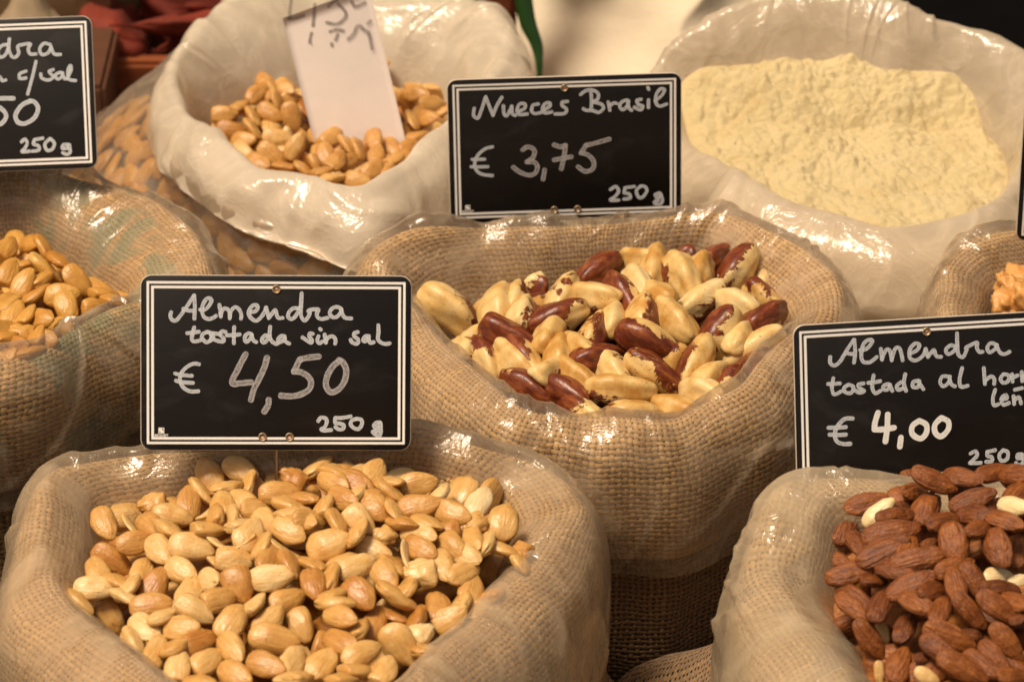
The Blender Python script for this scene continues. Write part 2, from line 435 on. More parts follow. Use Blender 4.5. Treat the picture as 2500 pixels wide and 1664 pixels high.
def burlap(name, light, dark, stain=None, relief=1.0, open_weave=.44, seed=0.0):
    """plain weave: two sets of yarns passing over and under each other, with real holes between them; UVs count yarns"""
    t = NT(name); tc = t.n('ShaderNodeTexCoord'); uv = tc.outputs['UV']
    wob = t.noise(uv, .11, 3); wob2 = t.noise(uv, .9, 2)
    wv = t.n('ShaderNodeVectorMath', 'SUBTRACT', i0=wob.outputs['Color'], i1=(.5, .5, .5))
    wv = t.n('ShaderNodeVectorMath', 'SCALE', i0=wv.outputs[0], Scale=2.2)
    w2 = t.n('ShaderNodeVectorMath', 'SUBTRACT', i0=wob2.outputs['Color'], i1=(.5, .5, .5))
    w2 = t.n('ShaderNodeVectorMath', 'SCALE', i0=w2.outputs[0], Scale=.28)
    p = t.n('ShaderNodeVectorMath', 'ADD', i0=uv, i1=wv.outputs[0])
    p = t.n('ShaderNodeVectorMath', 'ADD', i0=p.outputs[0], i1=w2.outputs[0])
    sp = t.n('ShaderNodeSeparateXYZ', i0=p.outputs[0])
    U, V = sp.outputs[0], sp.outputs[1]
    def yarn(a, b, sign):
        ra = t.math('ROUND', a)
        d = t.math('ABSOLUTE', t.math('SUBTRACT', a, ra))
        cmb = t.n('ShaderNodeCombineXYZ', i0=ra.outputs[0], i1=t.math('MULTIPLY', b, .35).outputs[0], i2=sign * 5.0 + seed)
        tk = t.noise(cmb.outputs[0], 1.0, 2)                       # every yarn thickens and thins along its length
        w = t.math('MULTIPLY_ADD', tk.outputs[0], .30, open_weave - .15)
        q = t.math('DIVIDE', d, w)
        prof = t.math('SQRT', t.math('MAXIMUM', t.math('SUBTRACT', 1.0, t.math('MULTIPLY', q, q)), 0.0))
        par = t.math('COSINE', t.math('MULTIPLY', ra, math.pi))
        wave = t.math('MULTIPLY', t.math('COSINE', t.math('MULTIPLY', b, math.pi)), par)
        h = t.math('ADD', t.math('MULTIPLY', prof, .55), t.math('MULTIPLY', wave, .34 * sign))
        inside = t.math('LESS_THAN', q, 1.0)
        hh = t.math('SUBTRACT', t.math('MULTIPLY', t.math('ADD', h, 1.0), inside), 1.0)
        return hh, inside, ra
    h1, in1, r1 = yarn(U, V, 1.0)
    h2, in2, r2 = yarn(V, U, -1.0)
    h = t.math('MAXIMUM', h1, h2)
    top = t.math('GREATER_THAN', h1, h2)
    solid = t.math('MAXIMUM', in1, in2)
    # fibres run along whichever yarn is on top
    f1 = t.n('ShaderNodeVectorMath', 'MULTIPLY', i0=p.outputs[0], i1=(9.0, 1.3, 1.0))
    f2 = t.n('ShaderNodeVectorMath', 'MULTIPLY', i0=p.outputs[0], i1=(1.3, 9.0, 1.0))
    n1 = t.noise(f1.outputs[0], 1.0, 3, .6); n2 = t.noise(f2.outputs[0], 1.0, 3, .6)
    fib = t.mix(top.outputs[0], n2.outputs[0], n1.outputs[0])
    fibv = t.n('ShaderNodeRGBToBW', i0=fib.outputs[2])
    yn = t.n('ShaderNodeCombineXYZ', i0=t.math('MULTIPLY', r1, top).outputs[0], i1=t.math('MULTIPLY', r2, t.math('SUBTRACT', 1.0, top)).outputs[0], i2=seed)
    ync = t.n('ShaderNodeTexWhiteNoise', i0=yn.outputs[0])
    tone = t.math('ADD', t.math('MULTIPLY', fibv, .75), t.math('MULTIPLY', ync.outputs[0], .28))
    big = t.noise(uv, .045, 4)
    tone = t.math('ADD', tone, t.math('MULTIPLY', t.math('SUBTRACT', big.outputs[0], .5), .5))
    col = t.ramp(tone, [(.15, dark), (.85, light)])
    if stain:
        sn = t.noise(uv, .075, 3, .6, .6)
        k = t.math('MULTIPLY', t.ramp(sn.outputs[0], [(.52, (0, 0, 0)), (.60, (1, 1, 1))]).outputs[0], .72)
        col = t.mix(k.outputs[0], col, stain)
    hh = t.math('ADD', h, t.math('MULTIPLY', fibv, .22))
    bs = t.bsdf(col, .9, t.bump(hh, 1.0, .0011 * relief), Sheen_Weight=.15)
    tr = t.n('ShaderNodeBsdfTransparent')
    mx = t.n('ShaderNodeMixShader', i0=solid.outputs[0], i1=tr.outputs[0], i2=bs.outputs[0])
    return t.done(mx)

def film(name, milk, color=(.86, .70, .49), rough=.17, gloss=1.0, crease=1.0, seed=0.0, vary=.22, scale=1.0):
    """thin polythene: mostly see-through, milky where it is stretched or doubled, glossy, finely creased"""
    t = NT(name); tc = t.n('ShaderNodeTexCoord'); ob = tc.outputs['Object']
    sh = t.n('ShaderNodeVectorMath', 'ADD', i0=ob, i1=(seed, seed * .7, seed * .3))
    a = t.noise(sh.outputs[0], 22 * scale, 4, .6, 1.2)
    b = t.noise(sh.outputs[0], 75 * scale, 3, .6, 1.5)
    r1 = t.math('POWER', t.math('SUBTRACT', 1.0, t.math('MINIMUM', t.math('ABSOLUTE', t.math('MULTIPLY', t.math('SUBTRACT', a.outputs[0], .5), 7.0)), 1.0)), 3.0)
    r2 = t.math('POWER', t.math('SUBTRACT', 1.0, t.math('MINIMUM', t.math('ABSOLUTE', t.math('MULTIPLY', t.math('SUBTRACT', b.outputs[0], .5), 7.0)), 1.0)), 3.0)
    h = t.math('ADD', t.math('ADD', t.math('MULTIPLY', r1, .6), t.math('MULTIPLY', r2, .3)), t.math('MULTIPLY', a.outputs[0], .5))
    bp = t.bump(h, .40, .0010 * crease)
    c_ = t.noise(sh.outputs[0], 11 * scale, 3, .55, 2.2)
    mk = t.math('ADD', milk, t.math('MULTIPLY', t.math('SUBTRACT', a.outputs[0], .5), vary * 1.5))
    mk = t.math('ADD', mk, t.math('MULTIPLY', t.math('MAXIMUM', t.math('SUBTRACT', c_.outputs[0], .5), 0.0), vary * 6.0))
    mk = t.math('ADD', mk, t.math('MULTIPLY', r1, .10))
    lw = t.n('ShaderNodeLayerWeight', Blend=.35); t.t.links.new(bp.outputs[0], lw.inputs['Normal'])
    mk = t.math('ADD', mk, t.math('MULTIPLY', t.math('POWER', lw.outputs['Facing'], 2.5), .35))
    mk = t.math('MINIMUM', t.math('MAXIMUM', mk, 0.02), .97)
    df = t.n('ShaderNodeBsdfDiffuse', Color=(*color, 1)); t.t.links.new(bp.outputs[0], df.inputs['Normal'])
    tl = t.n('ShaderNodeBsdfTranslucent', Color=(*color, 1)); t.t.links.new(bp.outputs[0], tl.inputs['Normal'])
    wh = t.n('ShaderNodeMixShader', i0=.45, i1=df.outputs[0], i2=tl.outputs[0])
    tr = t.n('ShaderNodeBsdfTransparent', Color=(.97, .96, .945, 1))
    body = t.n('ShaderNodeMixShader', i0=mk.outputs[0], i1=tr.outputs[0], i2=wh.outputs[0])
    gl = t.n('ShaderNodeBsdfGlossy', Color=(1, .97, .93, 1), Roughness=rough); t.t.links.new(bp.outputs[0], gl.inputs['Normal'])
    fr = t.n('ShaderNodeFresnel', IOR=1.5); t.t.links.new(bp.outputs[0], fr.inputs['Normal'])
    fac = t.math('MINIMUM', t.math('MULTIPLY', fr.outputs[0], 1.0 * gloss), .6)
    return t.done(t.n('ShaderNodeMixShader', i0=fac.outputs[0], i1=body.outputs[0], i2=gl.outputs[0]))

def nut_material(name, stops, rough, stripes, groove=.0004, sss=.12, spots=.0, coat=.0):
    """colour class of each single nut comes from its own object colour"""
    t = NT(name); tc = t.n('ShaderNodeTexCoord'); ob = tc.outputs['Object']
    oi = t.n('ShaderNodeObjectInfo')
    sp = t.n('ShaderNodeSeparateColor', i0=oi.outputs['Color'])
    rnd_ = t.n('ShaderNodeCombineXYZ', i0=oi.outputs['Random'], i1=oi.outputs['Random'], i2=oi.outputs['Random'])
    p = t.n('ShaderNodeVectorMath', 'ADD', i0=ob, i1=rnd_.outputs[0])
    st = t.n('ShaderNodeVectorMath', 'MULTIPLY', i0=p.outputs[0], i1=(.16, 1, 1))
    n1 = t.noise(p.outputs[0], 130, 3); n2 = t.noise(st.outputs[0], 620, 3, .6, .3); n3 = t.noise(p.outputs[0], 900, 2)
    tone = t.math('ADD', sp.outputs[0], t.math('MULTIPLY', t.math('SUBTRACT', n1.outputs[0], .5), .55))
    tone = t.math('ADD', tone, t.math('MULTIPLY', t.math('SUBTRACT', n2.outputs[0], .5), stripes))
    col = t.ramp(tone, stops)
    if spots:
        sn = t.noise(p.outputs[0], 260, 2)
        k = t.ramp(sn.outputs[0], [(.70, (0, 0, 0)), (.74, (1, 1, 1))])
        col = t.mix(t.math('MULTIPLY', k.outputs[0], spots).outputs[0], col, (.20, .07, .02))
    h = t.math('ADD', t.math('MULTIPLY', n2.outputs[0], .8), t.math('ADD', t.math('MULTIPLY', n1.outputs[0], 1.2), t.math('MULTIPLY', n3.outputs[0], .15)))
    rg = t.math('MULTIPLY_ADD', n1.outputs[0], .25, rough - .12)
    return t.done(t.bsdf(col, rg, t.bump(h, .9, groove), Subsurface_Weight=sss, Subsurface_Radius=(.9, .45, .15), Subsurface_Scale=.003, Coat_Weight=coat, Coat_Roughness=.35))

def brazil_material():
    t = NT('brazil_nut_kernel_and_skin'); tc = t.n('ShaderNodeTexCoord'); ob = tc.outputs['Object']
    oi = t.n('ShaderNodeObjectInfo'); sp = t.n('ShaderNodeSeparateColor', i0=oi.outputs['Color'])
    r = t.math('MULTIPLY', oi.outputs['Random'], 3.0)
    p = t.n('ShaderNodeVectorMath', 'ADD', i0=ob, i1=t.n('ShaderNodeCombineXYZ', i0=r.outputs[0], i1=r.outputs[0], i2=r.outputs[0]).outputs[0])
    sx = t.n('ShaderNodeSeparateXYZ', i0=ob)
    ang = t.math('MULTIPLY_ADD', sp.outputs[1], 2 * math.pi, -math.pi)
    dot = t.math('ADD', t.math('MULTIPLY', sx.outputs[1], t.math('COSINE', ang)), t.math('MULTIPLY', sx.outputs[2], t.math('SINE', ang)))
    dot = t.math('DIVIDE', dot, .0085)
    sl = t.math('MULTIPLY_ADD', sp.outputs[2], 2.0, -1.0)
    dot = t.math('ADD', dot, t.math('MULTIPLY', t.math('DIVIDE', sx.outputs[0], .020), sl))
    n1 = t.noise(p.outputs[0], 52, 6, .66, .7)
    nf = t.noise(p.outputs[0], 420, 3, .6)
    m = t.math('ADD', t.math('ADD', dot, t.math('MULTIPLY', t.math('SUBTRACT', n1.outputs[0], .5), 5.2)), t.math('MULTIPLY', t.math('SUBTRACT', nf.outputs[0], .5), .5))
    m = t.math('ADD', m, t.math('MULTIPLY_ADD', sp.outputs[0], 3.3, -.95))
    scr = t.ramp(t.noise(t.n('ShaderNodeVectorMath', 'MULTIPLY', i0=p.outputs[0], i1=(.4, 1, 1)).outputs[0], 210, 4, .7, .8).outputs[0], [(.66, (0, 0, 0)), (.72, (1, 1, 1))])
    mask = t.ramp(m, [(.44, (0, 0, 0)), (.56, (1, 1, 1))])
    mask = t.math('MULTIPLY', mask, t.math('SUBTRACT', 1.0, t.math('MULTIPLY', scr.outputs[0], .75)))
    kern = t.ramp(t.math('ADD', t.math('MULTIPLY', t.noise(p.outputs[0], 90, 4).outputs[0], 1.0), t.math('MULTIPLY', t.math('SUBTRACT', oi.outputs['Random'], .5), .35)),
                  [(.22, (.72, .55, .28)), (.48, (.66, .45, .17)), (.74, (.47, .24, .05))])
    fl = t.ramp(t.noise(p.outputs[0], 520, 2, .6).outputs[0], [(.68, (0, 0, 0)), (.72, (1, 1, 1))])
    kern = t.mix(t.math('MULTIPLY', fl.outputs[0], .7).outputs[0], kern, (.12, .05, .02))
    stv = t.n('ShaderNodeVectorMath', 'MULTIPLY', i0=p.outputs[0], i1=(.25, 1, 1))
    skin = t.ramp(t.noise(stv.outputs[0], 330, 5, .65).outputs[0], [(.25, (.05, .010, .005)), (.48, (.135, .026, .008)), (.66, (.27, .075, .018)), (.78, (.48, .22, .075))])
    col = t.mix(mask.outputs[0], kern, skin)
    h = t.math('ADD', t.math('MULTIPLY', mask.outputs[0], .9), t.math('ADD', t.math('MULTIPLY', n1.outputs[0], 1.6), t.math('MULTIPLY', nf.outputs[0], .35)))
    rg = t.math('MULTIPLY_ADD', mask.outputs[0], -.08, .42)
    return t.done(t.bsdf(col, rg, t.bump(h, .9, .0005), Subsurface_Weight=.1, Subsurface_Radius=(.9, .5, .2), Subsurface_Scale=.003))

M = {}
M['burlap'] = burlap('burlap', (.74, .47, .19), (.25, .13, .035), open_weave=.385, relief=1.7)
M['burlap_left'] = burlap('burlap_stained', (.76, .47, .17), (.27, .135, .035), stain=(.19, .25, .13), seed=3, open_weave=.385, relief=1.7)
M['burlap_body_shaded'] = burlap('burlap_open_weave_shaded', (.36, .20, .065), (.12, .055, .014), open_weave=.34, relief=1.9, seed=7)  # darker copy of the burlap: shade under the cuffs put into its colour
M['burlap_old'] = burlap('burlap_pale', (.70, .49, .23), (.28, .17, .06), stain=(.34, .25, .16), seed=11, open_weave=.38, relief=1.7)
M['film'] = film('clear_film', .12, seed=1)
M['film_a'] = film('milky_film', .24, seed=2, color=(.82, .66, .44))
M['film_d'] = film('cloudy_film', .32, seed=9, color=(.80, .66, .45))
M['film_white'] = film('white_film', .78, color=(.95, .83, .64), seed=4, vary=.10, crease=.8, rough=.12)
M['film_clear'] = film('bag_side_film', .14, seed=6, color=(.78, .66, .5), vary=.15)
M['film_flour'] = film('flour_bag_film', .60, color=(.90, .77, .58), seed=5, vary=.12, crease=.9)
BL = [(.0, (.76, .61, .34)), (.33, (.68, .455, .185)), (.60, (.57, .315, .085)), (1.0, (.38, .145, .02))]
M['almond'] = nut_material('blanched_almond', BL, .36, .45, groove=.0008, sss=.08, spots=.5, coat=.12)
M['almond_gold'] = nut_material('golden_almond', [(.0, (.70, .48, .18)), (.4, (.60, .33, .07)), (1, (.40, .155, .015))], .36, .45, groove=.0008, sss=.08, coat=.12)
M['brown'] = nut_material('brown_almond_skin', [(.1, (.085, .021, .003)), (.45, (.16, .042, .0045)), (.75, (.24, .07, .008)), (1, (.34, .12, .02))], .52, 1.4, groove=.0018, sss=.0)
M['brazil'] = brazil_material()
M['walnut'] = nut_material('walnut', [(.0, (.72, .42, .14)), (1, (.50, .22, .05))], .45, .2)
def chalkboard(name, base, smear):
    t = NT(name); tc = t.n('ShaderNodeTexCoord'); ob = tc.outputs['Object']
    oi = t.n('ShaderNodeObjectInfo'); p = t.n('ShaderNodeVectorMath', 'ADD', i0=ob, i1=t.n('ShaderNodeCombineXYZ', i0=oi.outputs['Random']).outputs[0])
    v = t.n('ShaderNodeVectorMath', 'MULTIPLY', i0=p.outputs[0], i1=(1, 1, 2.2))
    a = t.noise(v.outputs[0], 28, 5, .6, 1.0); b = t.noise(p.outputs[0], 1300, 1)
    k = t.math('MULTIPLY', t.ramp(a.outputs[0], [(.55, (0, 0, 0)), (.80, (1, 1, 1))]).outputs[0], smear)
    dots = t.math('MULTIPLY', t.ramp(b.outputs[0], [(.80, (0, 0, 0)), (.84, (1, 1, 1))]).outputs[0], .25)
    col = t.mix(t.math('ADD', k, dots).outputs[0], base, (.45, .43, .41))
    return t.done(t.bsdf(col, t.math('MULTIPLY_ADD', a.outputs[0], .3, .32).outputs[0], None, Specular_IOR_Level=.25))
M['board'] = chalkboard('sign_black', (.0085, .0065, .006), .03)
M['board_faded'] = chalkboard('sign_black_faded', (.019, .017, .016), .04)
M['edge'] = plain('sign_cut_edge', (.55, .47, .38), .6)
M['line'] = plain('sign_white_line', (.90, .86, .80), .5, 500, .00003, .05)
M['wire'] = plain('steel_wire', (.6, .57, .52), .35, Metallic=.8)
M['eyelet'] = plain('brass_eyelet', (.42, .33, .20), .42, 400, .0001, Metallic=.7)
M['eyelet_hole'] = plain('eyelet_rust', (.25, .12, .045), .7)
def marker(name, color, dens):
    t = NT(name); tc = t.n('ShaderNodeTexCoord'); uv = tc.outputs['UV']
    s = t.n('ShaderNodeSeparateXYZ', i0=uv)
    e = t.math('MULTIPLY', s.outputs[1], s.outputs[1])
    n1 = t.noise(tc.outputs['Object'], 900, 4, .7); sv = t.n('ShaderNodeVectorMath', 'MULTIPLY', i0=uv, i1=(1.2, 3.5, 1))
    n2 = t.noise(sv.outputs[0], 1.0, 3, .6)
    a = t.math('ADD', t.math('MULTIPLY_ADD', e, .30, dens), t.math('MULTIPLY', t.math('SUBTRACT', n2.outputs[0], .5), 1.2))
    a = t.math('SUBTRACT', a, t.math('MULTIPLY', t.ramp(n1.outputs[0], [(.60, (0, 0, 0)), (.68, (1, 1, 1))]).outputs[0], .55))
    a = t.math('MINIMUM', t.math('MAXIMUM', a, .05), 1.0)
    b = t.bsdf(color, .6)
    return t.done(t.n('ShaderNodeMixShader', i0=a.outputs[0], i1=t.n('ShaderNodeBsdfTransparent').outputs[0], i2=b.outputs[0]))
M['marker'] = marker('chalk_marker', (.68, .71, .74), .62)
M['marker_thin'] = marker('chalk_marker_dry', (.58, .55, .54), .42)
M['marker_bold'] = marker('chalk_marker_dense', (.80, .78, .74), .95)
M['ink'] = marker('faded_dark_ink', (.10, .07, .06), .42)
M['paper'] = plain('white_card', (.84, .74, .67), .7, 90, .0003, .05)
M['cloth'] = plain('cream_cloth', (.74, .63, .46), .9, 40, .003, .04)
M['green'] = plain('green_leaf', (.012, .050, .007), .35, 60, .0006, .3)
M['wood'] = None
def wood(name, a, b):
    t = NT(name); tc = t.n('ShaderNodeTexCoord')
    v = t.n('ShaderNodeVectorMath', 'MULTIPLY', i0=tc.outputs['Object'], i1=(2.5, 30, 30))
    n = t.noise(v.outputs[0], 1.6, 6, .6, .8)
    n2 = t.noise(tc.outputs['Object'], 14, 3)
    tone = t.math('ADD', t.math('MULTIPLY', n.outputs[0], .7), t.math('MULTIPLY', n2.outputs[0], .35))
    return t.done(t.bsdf(t.ramp(tone, [(.3, a), (.75, b)]), .55, t.bump(n.outputs[0], .6, .001)))
M['wood'] = wood('reddish_wood', (.12, .022, .006), (.34, .10, .025))
M['wood_dark'] = wood('dark_wood', (.05, .018, .008), (.13, .05, .02))
M['pepper'] = plain('dried_red_pepper', (.17, .018, .004), .8, 70, .004, .85)
M['black'] = plain('black_cloth', (.003, .0026, .0025), 1.0, 30, .002, .3, Specular_IOR_Level=.05)
M['brownbag'] = plain('brown_paper', (.20, .12, .05), .8, 25, .003, .2)
M['garlic'] = plain('garlic_skin', (.34, .25, .15), .5, 60, .001, .1)
M['grey'] = plain('grey_cloth', (.06, .058, .055), .8, 30, .002, .3)
def flour_mat():
    t = NT('ground_almonds'); tc = t.n('ShaderNodeTexCoord'); ob = tc.outputs['Object']
    a = t.noise(ob, 45, 4, .6); b = t.noise(ob, 380, 5, .7); c = t.noise(ob, 900, 2)
    d = t.noise(ob, 12, 3)
    tone = t.math('ADD', t.math('MULTIPLY', a.outputs[0], .5), t.math('ADD', t.math('MULTIPLY', b.outputs[0], .3), t.math('MULTIPLY', d.outputs[0], .35)))
    col = t.ramp(tone, [(.35, (.62, .52, .30)), (.62, (.57, .455, .235)), (.8, (.50, .35, .14))])
    sp = t.ramp(c.outputs[0], [(.70, (0, 0, 0)), (.75, (1, 1, 1))])
    col = t.mix(t.math('MULTIPLY', sp.outputs[0], .35).outputs[0], col, (.45, .27, .10))
    h = t.math('ADD', t.math('MULTIPLY', b.outputs[0], .6), t.math('MULTIPLY', c.outputs[0], .25))
    return t.done(t.bsdf(col, .95, t.bump(h, 1.0, .0022)))
M['flour'] = flour_mat()

# ------------------------------------------------------------------ sacks
NC = 576
YARN = .00285
def fine(s, P):
    """resample the 288 control columns to NC+1 columns with a seam at the back"""
    i = (np.arange(NC + 1) / NC * NTH + NTH * .25)
    i0 = np.floor(i).astype(int); f = (i - i0)[None, :, None]
    th = (i / NTH * 2 * math.pi)
    Q = P[:, i0 % NTH] * (1 - f) + P[:, (i0 + 1) % NTH] * f
    X = np.stack([s['ctr'][0] + Q[..., 0] * np.cos(th), s['ctr'][1] + Q[..., 0] * np.sin(th), Q[..., 1]], -1)
    return X
def seam_normals(X):
    Y = np.concatenate([X[:, -2:-1], X, X[:, 1:2]], 1)
    du = Y[:, 2:] - Y[:, :-2]; dv = np.gradient(X, axis=0)
    n = np.cross(du, dv); n /= np.linalg.norm(n, axis=-1, keepdims=True) + 1e-12
    return n
def arc_uv(X, rmean):
    n = X.shape[0]
    cnt = 2 * round(2 * math.pi * rmean / YARN / 2)
    u = np.linspace(0, cnt, NC + 1)
    seg = np.linalg.norm(np.diff(X, axis=0), axis=-1)
    v = np.concatenate([np.zeros((1, NC + 1)), np.cumsum(seg, 0)]) / YARN
    v = v - (v.mean(1, keepdims=True) * 0)
    return np.stack([np.broadcast_to(u, v.shape), v], -1)
def periodic_coords(X, s, f):
    """noise coordinates that close round the sack"""
    return X[..., 0] * f, X[..., 1] * f, X[..., 2] * f
def outward(X, N, s):
    # the profile runs inside -> rim -> outside; make normals point up / away
    mid = N[N.shape[0] * 4 // 10, :, 2].mean()
    return N if mid > 0 else -N
def shell(name, s, part, rows, parent, mat, off, fold, crease=None, hem=0.0, seed=0.0, rmean=None):
    P = profile(s, part, rows)
    if hem:                                   # the film hangs a little below the cloth's hem
        P = P.copy(); w = np.clip((np.linspace(0, 1, rows) - .8) / .2, 0, 1)[:, None]
        P[..., 1] -= hem * w * (1 + .5 * pnoise(np.cos(s['th']) * 3, np.sin(s['th']) * 3, seed))[None]
        P[..., 0] += .002 * w
    X = fine(s, P)
    v_ = np.concatenate([np.zeros((1, NC + 1)), np.cumsum(np.linalg.norm(np.diff(X, axis=0), axis=-1), 0)])
    th_ = np.broadcast_to(((np.arange(NC + 1) / NC * NTH + NTH * .25) / NTH * 2 * math.pi) % (2 * math.pi), v_.shape)
    if part == 'cuff' and crease: off = off + .0030 * np.exp(-((np.linspace(0, 1, rows) - .43) / .07) ** 2)[:, None] * (.6 + .5 * pnoise(np.cos(th_) * 3, np.sin(th_) * 3, seed))
    uv = arc_uv(X, rmean or float(s['r'].mean()))
    N = outward(X, seam_normals(X), s)
    if part == 'body':
        N = seam_normals(X)
        c = X - s['ctr']; sg = np.sign((N[..., :2] * c[..., :2]).sum(-1).mean()); N = N * sg
    k = ord(s['key']) * 1.7
    a, b, c = X[..., 0], X[..., 1], X[..., 2]
    d = fold * (pnoise(a * 17 + k, b * 17, c * 13) + .3 * pnoise(a * 40 + k, b * 40, c * 28))
    d = d + off
    if crease:
        th = np.arctan2(b - s['ctr'][1], a - s['ctr'][0])
        w = pnoise(a * 20 + seed, b * 20, c * 20) * .6
        # crumpled film: flat facets that meet in sharp lines, loose in some places and taut in others
        gate = np.clip(pnoise(a * 8 + seed, b * 8, c * 8) * 1.6 + .65, .1, 1)
        wa, wb = a + .016 * pnoise(a * 15, b * 15, c * 15 + seed), b + .016 * pnoise(a * 15 + 9, b * 15, c * 15 + seed)
        f1 = np.abs(pnoise(wa * 13 + seed, wb * 13, c * 9)); f2 = np.abs(pnoise(wa * 30 + seed, wb * 30, c * 20 + 5)); f3 = np.abs(pnoise(wa * 64 + wb * 20, wb * 64 + seed, c * 44))
        d = d + crease * gate * (1.9 - 2.8 * f1 - 2.2 * f2 * gate - .9 * f3 * gate) + crease * .6
        # pulled folds: sharp-backed pleats running over the rim at odd angles
        rp = np.random.RandomState(int(seed * 100) % 9999)
        lenv = float(v_[-1].mean()); um = float(rmean or s['r'].mean())
        for _i in range(30):
            t0 = rp.uniform(0, 2 * math.pi); v0 = rp.uniform(.15, .85) * lenv; ang = rp.normal(0, .6); ln = rp.uniform(.018, .055)
            hgt = rp.uniform(.0008, .0030); wd = rp.uniform(.003, .009)
            uu = ((th_ - t0 + math.pi) % (2 * math.pi) - math.pi) * um; vv = v_ - v0
            bend = .25 * vv * vv / ln
            al = uu * math.sin(ang) + vv * math.cos(ang); ac = uu * math.cos(ang) - vv * math.sin(ang) + bend
            env = np.clip(1 - (al / ln) ** 2, 0, 1) ** 1.2
            prof = np.where(ac > 0, np.clip(1 - ac / wd, 0, 1), np.clip(1 + ac / (wd * .22), 0, 1))
            d = d + hgt * env * prof * (crease / .0024)
        if part == 'cuff': d = off * .5 + (d - off * .5) * np.clip((np.linspace(0, 1, rows) - .12) / .28, .12, 1)[:, None]
    X = X + N * d[..., None]
    F = grid_faces(NC + 1, rows, False)
    fn, _c = face_sign(X.reshape(-1, 3), F)
    if (fn * N[:-1, :-1].reshape(-1, 3)).sum() < 0: F = F[:, ::-1]
    me = mesh_np(name, X.reshape(-1, 3) - np.array(parent.location), F, uv.reshape(-1, 2))
    return obj(name, me, mat, parent)

FLOOR_Z = -.276
def sack_root(k, name, label, cat, group=None):
    s = SACKS[k]
    return empty(name, (float(s['ctr'][0]), float(s['ctr'][1]), FLOOR_Z), label, cat, group)

def burlap_sack(k, label, m_cuff, m_body, m_film, fold=.0030, crease=.0024, off=.0014):
    s = SACKS[k]
    root = sack_root(k, 'burlap_sack', label, 'sack', 'burlap sacks lined with plastic')
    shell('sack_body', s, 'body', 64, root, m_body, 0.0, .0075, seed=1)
    shell('burlap_cuff', s, 'cuff', 72, root, m_cuff, 0.0, fold, seed=2)
    shell('plastic_liner', s, 'cuff', 84, root, m_film, off, fold, crease, hem=.006, seed=3 + ord(k) * .37)
    return root

burlap_sack('A', 'burlap sack with milky liner, full of peeled almonds, before the 4,50 sign', M['burlap'], M['burlap_body_shaded'], M['film_a'])
burlap_sack('B', 'burlap sack with a broad woven cuff, full of Brazil nuts, under the 3,75 sign', M['burlap'], M['burlap_body_shaded'], M['film'], crease=.0030)
burlap_sack('L', 'green stained burlap sack of golden almonds, left of the 4,50 sign', M['burlap_left'], M['burlap_body_shaded'], M['film'], crease=.0030)
burlap_sack('D', 'pale cloudy burlap sack of brown almonds, in front of the 4,00 sign', M['burlap_old'], M['burlap_body_shaded'], M['film_d'], crease=.0020)
burlap_sack('N', 'plastic lined burlap sack of walnuts behind the 4,00 sign', M['burlap'], M['burlap_body_shaded'], M['film'], crease=.0026)

s = SACKS['K']
root = sack_root('K', 'plastic_bag', 'white plastic bag with rolled rim, full of almonds, with a paper slip stuck in', 'bag')
shell('bag_side', s, 'body', 60, root, M['film_clear'], 0.0, .003, .0022, seed=4)
shell('rolled_rim', s, 'cuff', 80, root, M['film_white'], 0.0, .0055, .0022, seed=5)
s = SACKS['W']
root = sack_root('W', 'plastic_bag', 'open clear plastic bag of pale ground almonds, right of the 3,75 sign', 'bag')
shell('bag_side', s, 'body', 60, root, M['film_flour'], .003, .003, .0022, seed=8)
shell('rolled_rim', s, 'cuff', 80, root, M['film_flour'], .0012, .0030, .0022, seed=9)
# the ground almonds: a lumpy heap that fills the bag down its sides
nr_ = 110
rr = np.concatenate([np.linspace(0.0, 1.0, nr_), np.full(30, 1.0)])
th = np.arange(NC) / NC * 2 * math.pi
ri = s_interp(s, th, 'r') - s_interp(s, th, 'ti') * .75
ro = s_interp(s, th, 'r') + s_interp(s, th, 'to') * .45
R_ = rr[:, None] * ri[None]
dwn = np.concatenate([np.zeros(nr_), np.linspace(0, 1, 31)[1:]])[:, None]
R_ = R_ + (ro - ri)[None] * np.clip(dwn * 6, 0, 1) * 1.0
zz = s['z0'] + s['dome'] * (1 - rr[:, None] ** 2) + s['lift'] * np.clip(np.cos(th - s['lift_at']) * 2.4, 0, 1)[None] * rr[:, None] ** .7 - dwn * .20
X = np.stack([s['ctr'][0] + R_ * np.cos(th), s['ctr'][1] + R_ * np.sin(th), zz + 0 * R_], -1)
lump = .0050 * pnoise(X[..., 0] * 45, X[..., 1] * 45, .5) + .0030 * np.abs(pnoise(X[..., 0] * 130, X[..., 1] * 130, 1.5)) + .0012 * pnoise(X[..., 0] * 330, X[..., 1] * 330, 2.5)
edge = np.clip((1 - rr[:, None]) * 8, 0, 1) * (dwn < .01)
X[..., 2] += lump * edge - .004 * (1 - edge) * (dwn < .01) 
me = mesh_np('ground_almonds', X.reshape(-1, 3), grid_faces(NC, len(rr)))
tag(obj('ground_almonds', me, M['flour']), 'heap of pale yellow ground almonds filling the open clear bag', 'ground almonds', kind='stuff')

